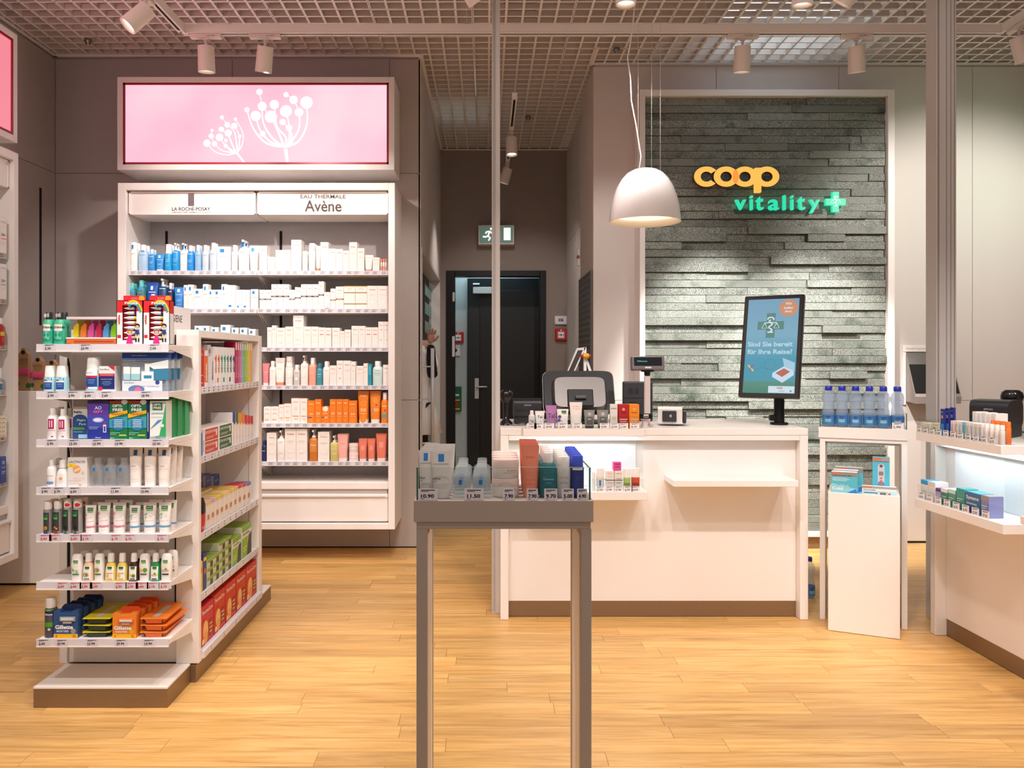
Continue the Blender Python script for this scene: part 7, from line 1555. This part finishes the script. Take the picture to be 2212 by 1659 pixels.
# thermometers and packs in the dump bin
BM = xform((1.611, 3.816, 0), WR)
def bn(x0, x1, d0, h, items, body, label, dd=.03, cap=None):
    p = BM @ Vector(((x0 + x1) / 2, d0, .6375)); return prod('carton', p, x1 - x0, dd, h, body, cap or body, items, label, None, WR, None, 'medical_carton')
CP = (('r', -.5, .80, .5, .98, '8f8a88'), ('r', -.46, .90, -.1, .95, 'e06a2c'), ('t', 'Cold-Hot Pack Mini', -.08, .84, .05, .75, '2c2c30', .01), ('r', -.5, 0, .5, .80, '58b8cc'), ('p', ((-.5, 0), (.5, 0), (.5, .3), (-.5, .5)), '8fd0dc'), ('r', -.46, .72, .1, .735, 'e8f4f6'), ('r', -.46, .67, .2, .685, 'e8f4f6'), ('r', -.46, .62, .1, .635, 'e8f4f6'), ('t', 'Hot', .02, .42, .12, .32, 'a8dce6', .02), ('t', 'Cold', -.26, .30, .14, .42, 'f2fafa', .02), ('p', ((.0, .08), (.45, .30), (.5, .12), (.12, 0)), '2f7fd0'))
bn(.014, .125, .035, .112, CP, 'e9f0f2', 'turquoise hot and cold pack carton, front one in the dump bin', .03)
bn(.022, .130, .070, .117, CP, 'e9f0f2', 'turquoise hot and cold pack carton, second one in the dump bin', .03)
bn(.030, .150, .115, .125, CP, 'c8ccd0', 'turquoise hot and cold pack carton, third one leaning behind', .03)
bn(.145, .289, .035, .052, (('r', -.5, .80, .5, 1, 'a8a4a2'), ('r', -.48, .88, -.2, .96, 'e06a2c'), ('t', 'Thermo excellent', -.28, .68, .12, .36, '3a3a40'), ('r', -.5, 0, .5, .60, 'bfe2ea'), ('c', .10, .38, .18, '5a6470', .35), ('c', .10, .38, .165, 'e6e9ec', .33), ('r', .02, .28, .2, .48, '6a746c'), ('c', .30, .38, .035, 'e8562c', .8), ('r', -.44, .38, -.05, .46, '5a6470')), 'e9f0f2', 'wide flat thermometer carton in front of the upright one', .03)
bn(.190, .262, .085, .182, (('r', -.5, .88, .5, 1, '9a9896'), ('r', -.46, .94, .0, .98, 'e06a2c'), ('t', 'Thermo Non Contact', 0, .90, .03, .85, '3a3a40'), ('r', -.5, 0, .5, .88, '4fb8d0'), ('r', -.2, .3, .2, .76, 'c9c6d4'), ('c', 0, .76, .2, 'c9c6d4'), ('c', 0, .32, .2, '8a8494'), ('c', 0, .78, .1, '5a5660'), ('r', -.13, .54, .13, .64, '7a8478'), ('c', 0, .47, .07, 'e0664c'), ('c', 0, .40, .06, 'e0664c')), '4fb8d0', 'upright blue carton of a contactless thermometer in the dump bin', .04)

# ---- goods on the side counter (faces -X)
def c2(kind, a, b, z, h, body, cap, items, label, dd=.04, y=-.118, name=None, group=None, n=1):
    p = on2((a + b) / 2, y + dd / 2, z); o = prod(kind, p, b - a - .001, dd, h, body, cap, items, label, group, C2R, None, name)
    return o
UZ = .9485; TAG2 = C2
items2 = [(.125, .20, .045, 'efe8d4', (('r', -.3, .3, .3, .6, 'a8a498'),), 'low cream medicine carton, first from the far end of the side counter'),
          (.205, .265, .05, 'efe8d4', (('r', -.3, .3, .0, .6, '6a6a64'), ('r', -.4, .8, .4, .9, 'd8dca8')), 'low cream medicine carton with barcode on the side counter')]
for a, b, h, c, it, l in items2: c2('carton', a, b, UZ, h, c, c, it, l, name='medicine_carton')
for k in range(3): c2('carton', .272 + .014 * k, .300 + .014 * k, UZ, .115 + .004 * k, '2a3486', '2a3486', (('c', 0, .70, .25, 'd8d4e8'), ('c', 0, .70, .15, 'c8324c'), ('t', 'Riopan', 0, .88, .05, .6, 'd8daf0'), ('r', -.5, .0, .5, .45, '2f8fd8')), f'navy and blue hanging sachet card, {nth(k + 1)} of three on the side counter', .01, -.118 + .012 * k, 'sachet_card', 'sachet cards on the side counter')
cs = [('efe6e4', 'c8323c'), ('f1eae8', 'c8323c'), ('ecebe8', '3a9fc8'), ('8fc4dc', '3a9fc8'), ('ebe6e0', 'a8a4a0'), ('efe9e6', '2f7fd0'), ('e9e2dc', 'a8a4a0'), ('efe9e6', '1878c4')]
for k, (c, k2) in enumerate(cs): c2('carton', .345 + .026 * k, .369 + .026 * k, UZ, .070, c, c, (('v', 'aspirin', 0, .5, .6, .4, k2), ('r', -.3, .05, .3, .15, k2)), f'upright narrow medicine carton, {nth(k + 1)} from the sachets on the side counter', .05, name='medicine_carton')
for k in range(5): c2('carton', .40 + .03 * k, .429 + .03 * k, UZ, .112 - .004 * (k % 2), 'f1ebe7', 'f1ebe7', (('r', -.3, .2, -.26, .9, 'b8b0ac'), ('r', -.1, .2, -.06, .9, 'c8c0bc'), ('r', .1, .2, .14, .9, 'b8b0ac')), f'tall white medicine carton in the back row, {nth(k + 1)} from the post', .05, -.060, 'medicine_carton')
for k in range(4):
    c2('can', .558 + .03 * k, .578 + .03 * k, UZ, .075, 'efe4e0', 'f6f2f0' , (('r', -.3, .1, .3, .6, 'e9d8d2'),), f'small white stick with clear cap, {nth(k + 1)} in the front row of the side counter', .02, name='lip_stick')
    c2('can', .552 + .03 * k, .572 + .03 * k, UZ, .088, 'f0782c', 'f0782c', (('r', -.3, .1, .3, .6, 'f09a5c'),), f'small orange stick, {nth(k + 1)} in the second row of the side counter', .02, -.09, 'lip_stick')
LZ2 = .6498
lw = [(.115, .17, .085, 'efe8e6', '3a9fd0', 'white medicine carton with pale blue top'), (.172, .225, .085, 'efe8e6', 'e6dcd8', 'white medicine carton'), (.228, .265, .065, 'b8a4d4', '5a2f7c', 'white and violet eye care carton'), (.268, .315, .07, '3f8a74', 'efeceb', 'green and white eye care carton'), (.318, .370, .075, '57a08c', 'cfe6e0', 'green eye drop carton'), (.375, .43, .088, '4a9c90', '2f9a94', 'teal topped eye drop carton'), (.435, .53, .085, '3f6f9c', '3a9fc4', 'blue and violet eye drop carton'), (.535, .585, .085, '8a8fc4', '9a938c', 'lilac and tan eye drop carton')]
for k, (a, b, h, c, c3, l) in enumerate(lw):
    it = (('r', -.5, .78, .5, 1, c3), ('r', -.4, .5, .3, .54, 'e9f0ee'), ('r', -.4, .4, .1, .43, 'e9f0ee')) if k != 6 else (('t', 'Systane', 0, .72, .22, .85, 'f4f6f8', .02), ('r', -.5, 0, .5, .3, '5a3f8c'), ('r', -.4, .42, .3, .50, 'a8d0e0'), ('c', .3, .2, .2, '38a8c0'))
    c2('carton', a, b, LZ2, h, c, c3, it, f'{l}, {nth(k + 1)} from the far end of the lower tray', .06, -.112, 'medicine_carton')
up2 = [o for o in c1 if o.parent.location.x > 1][0]; lo2 = [o for o in lo1 if o.parent.location.x > 1][0]
for k in range(11):
    q = ob('price_tag', tag_mesh(('11.50', '5.45', '16.75', '9.85')[k % 4], .038, .027, TAGW), up2); q.location = (.13 + .05 * k, -.1292, .9482)
for k in range(8):
    q = ob('price_tag', tag_mesh(('16.35', '6.35', '12.50', '19.25')[k % 4], .045, .030, TAGW), lo2); q.location = (.14 + .063 * k, -.1232, .6495)
t = thing('white_tray', 'white boxed tray lying on the ledge of the side counter', 'tray', on2(.83, -.148, .7062), C2R)
m = MB(); m.bbox(0, .3, 0, .16, 0, .03, WHITE, .002); m.build('tray_body', t); m = MB(); m.bbox(.004, .296, .004, .156, .0305, .038, WHITE, .001); m.build('tray_lid', t)

# ---- the person in the side room doorway
def skin_body(name, verts, edges, radii, m, parent, root=0, sub=2):
    me = bpy.data.meshes.new(name); me.from_pydata(verts, edges, []); o = ob(name, me, parent)
    md = o.modifiers.new('skin', 'SKIN'); me.skin_vertices[0].data[root].use_root = True
    for i, r in enumerate(radii): me.skin_vertices[0].data[i].radius = (r, r) if not isinstance(r, tuple) else r
    md.use_smooth_shade = True; s = o.modifiers.new('sub', 'SUBSURF'); s.levels = sub; s.render_levels = sub
    me.materials.append(m); return o
per = thing('person', 'person in a white coat and black sleeves, hand raised, behind the glass side door', 'person', (-.645, 6.72, 0), 0)
SKIN = mat('skin', 'c99a84', .5, noise=.04); COAT = mat('white_coat', 'ece6e6', .7, noise=.03, scale=8); BLK = mat('black_cloth', '17151a', .8); HAIR = mat('brown_hair', '3c2a20', .6, noise=.1, scale=60, stretch=(1, 1, .1))
# body: pelvis, spine, neck, head, legs, arms (left arm raised towards the corridor)
V = [(0, 0, .92), (0, 0, 1.12), (0, 0, 1.36), (0, 0, 1.45), (0, -.01, 1.52), (0, -.02, 1.62), (0, -.01, 1.70),
     (.08, 0, .88), (.09, -.01, .50), (.09, .01, .10), (.09, -.07, .04), (-.08, 0, .88), (-.09, -.01, .50), (-.09, .01, .10), (-.09, -.07, .04),
     (.155, 0, 1.385), (.20, -.04, 1.14), (.195, -.13, 1.39), (-.155, 0, 1.385), (-.20, .02, 1.12), (-.17, -.16, 1.0)]
E = [(0, 1), (1, 2), (2, 3), (3, 4), (4, 5), (5, 6), (0, 7), (7, 8), (8, 9), (9, 10), (0, 11), (11, 12), (12, 13), (13, 14), (2, 15), (15, 16), (16, 17), (2, 18), (18, 19), (19, 20)]
R = [.13, .12, .12, .055, .075, .085, .06, .085, .055, .04, .035, .085, .055, .04, .035, .055, .042, .028, .055, .042, .028]
bo = skin_body('body', V, E, R, SKIN, per)
m = MB(); m.loft([(1.52, .085, .09), (1.62, .098, .105, 2, 0, .01), (1.70, .085, .095, 2, 0, .01), (1.735, .04, .05, 2, 0, .01)], HAIR, 20, Matrix.Translation((0, .012, 0))); m.build('hair', per)
m = MB()
for s in (-1, 1): m.loft([(-.012, .003, .003), (0, .012, .008), (.012, .003, .003)], TAGW, 10, Matrix.Translation((s * .035, -.095, 1.625))); m.disc(s * .035, 1.625, .005, -.104, INK)
m.loft([(-.02, .012, .01), (.0, .009, .012), (.03, .005, .004)], SKIN, 10, Matrix.Translation((0, -.108, 1.59))); m.box(-.025, .025, -.097, -.094, 1.555, 1.562, c_('a8584c')); m.build('face', per)
m = MB(); m.loft([(.665, .255, .20, 2.2, .02, 0), (.67, .262, .205, 2.2, .02, 0), (.85, .225, .18, 2.2, .01, 0), (1.08, .175, .145, 2.2), (1.25, .185, .15, 2.2), (1.38, .165, .12, 2.2), (1.43, .08, .08)], COAT, 28)
m.build('coat', per)
skin_body('coat_sleeve', [(.13, 0, 1.385), (.185, -.015, 1.27), (.205, -.03, 1.16)], [(0, 1), (1, 2)], [.072, .068, .070], COAT, per)
skin_body('coat_sleeve', [(-.13, 0, 1.385), (-.185, .01, 1.25), (-.20, .02, 1.14)], [(0, 1), (1, 2)], [.072, .068, .066], COAT, per)
skin_body('black_sleeve', [(.20, -.03, 1.20), (.202, -.05, 1.13), (.198, -.10, 1.27), (.195, -.13, 1.40)], [(0, 1), (1, 2), (2, 3)], [.05, .05, .042, .036], BLK, per)
skin_body('trousers', [(0, 0, .92), (.085, 0, .84), (.09, -.01, .50), (.09, .01, .12), (-.085, 0, .84), (-.09, -.01, .50), (-.09, .01, .12)], [(0, 1), (1, 2), (2, 3), (0, 4), (4, 5), (5, 6)], [.14, .10, .075, .06, .10, .075, .06], BLK, per)
for s in (-1, 1):
    m = MB(); m.loft([(0.002, .042, .12, 2.6, 0, -.05), (.03, .044, .12, 2.6, 0, -.05), (.07, .035, .06, 2.2, 0, 0), (.10, .04, .045, 2, 0, .01)], BLK, 18, Matrix.Translation((s * .09, 0, 0))); m.build('shoe', per)
# raised hand: palm and five fingers rooted in it
hx, hy, hz = .195, -.135, 1.40
hv = [(hx, hy, hz), (hx + .002, hy - .004, hz + .045), (hx + .004, hy - .01, hz + .085)]
he = [(0, 1), (1, 2)]; hr = [.024, (.034, .018), (.036, .015)]
skin_body('hand', hv, he, hr, SKIN, per)
for k, (ox, ln, sp) in enumerate(((-.025, .047, -.010), (-.008, .055, -.002), (.009, .052, .006), (.025, .040, .014))):
    a = (hx + .004 + ox, hy - .01, hz + .075); b = (a[0] + sp * .6, a[1] - .012, a[2] + ln * .55); c = (a[0] + sp * 1.1, a[1] - .030, a[2] + ln)
    skin_body('finger', [a, b, c], [(0, 1), (1, 2)], [.0095, .0088, .0072], SKIN, per, sub=1)
skin_body('thumb', [(hx + .022, hy - .004, hz + .02), (hx + .052, hy - .018, hz + .045), (hx + .066, hy - .03, hz + .072)], [(0, 1), (1, 2)], [.013, .0105, .009], SKIN, per, sub=1)
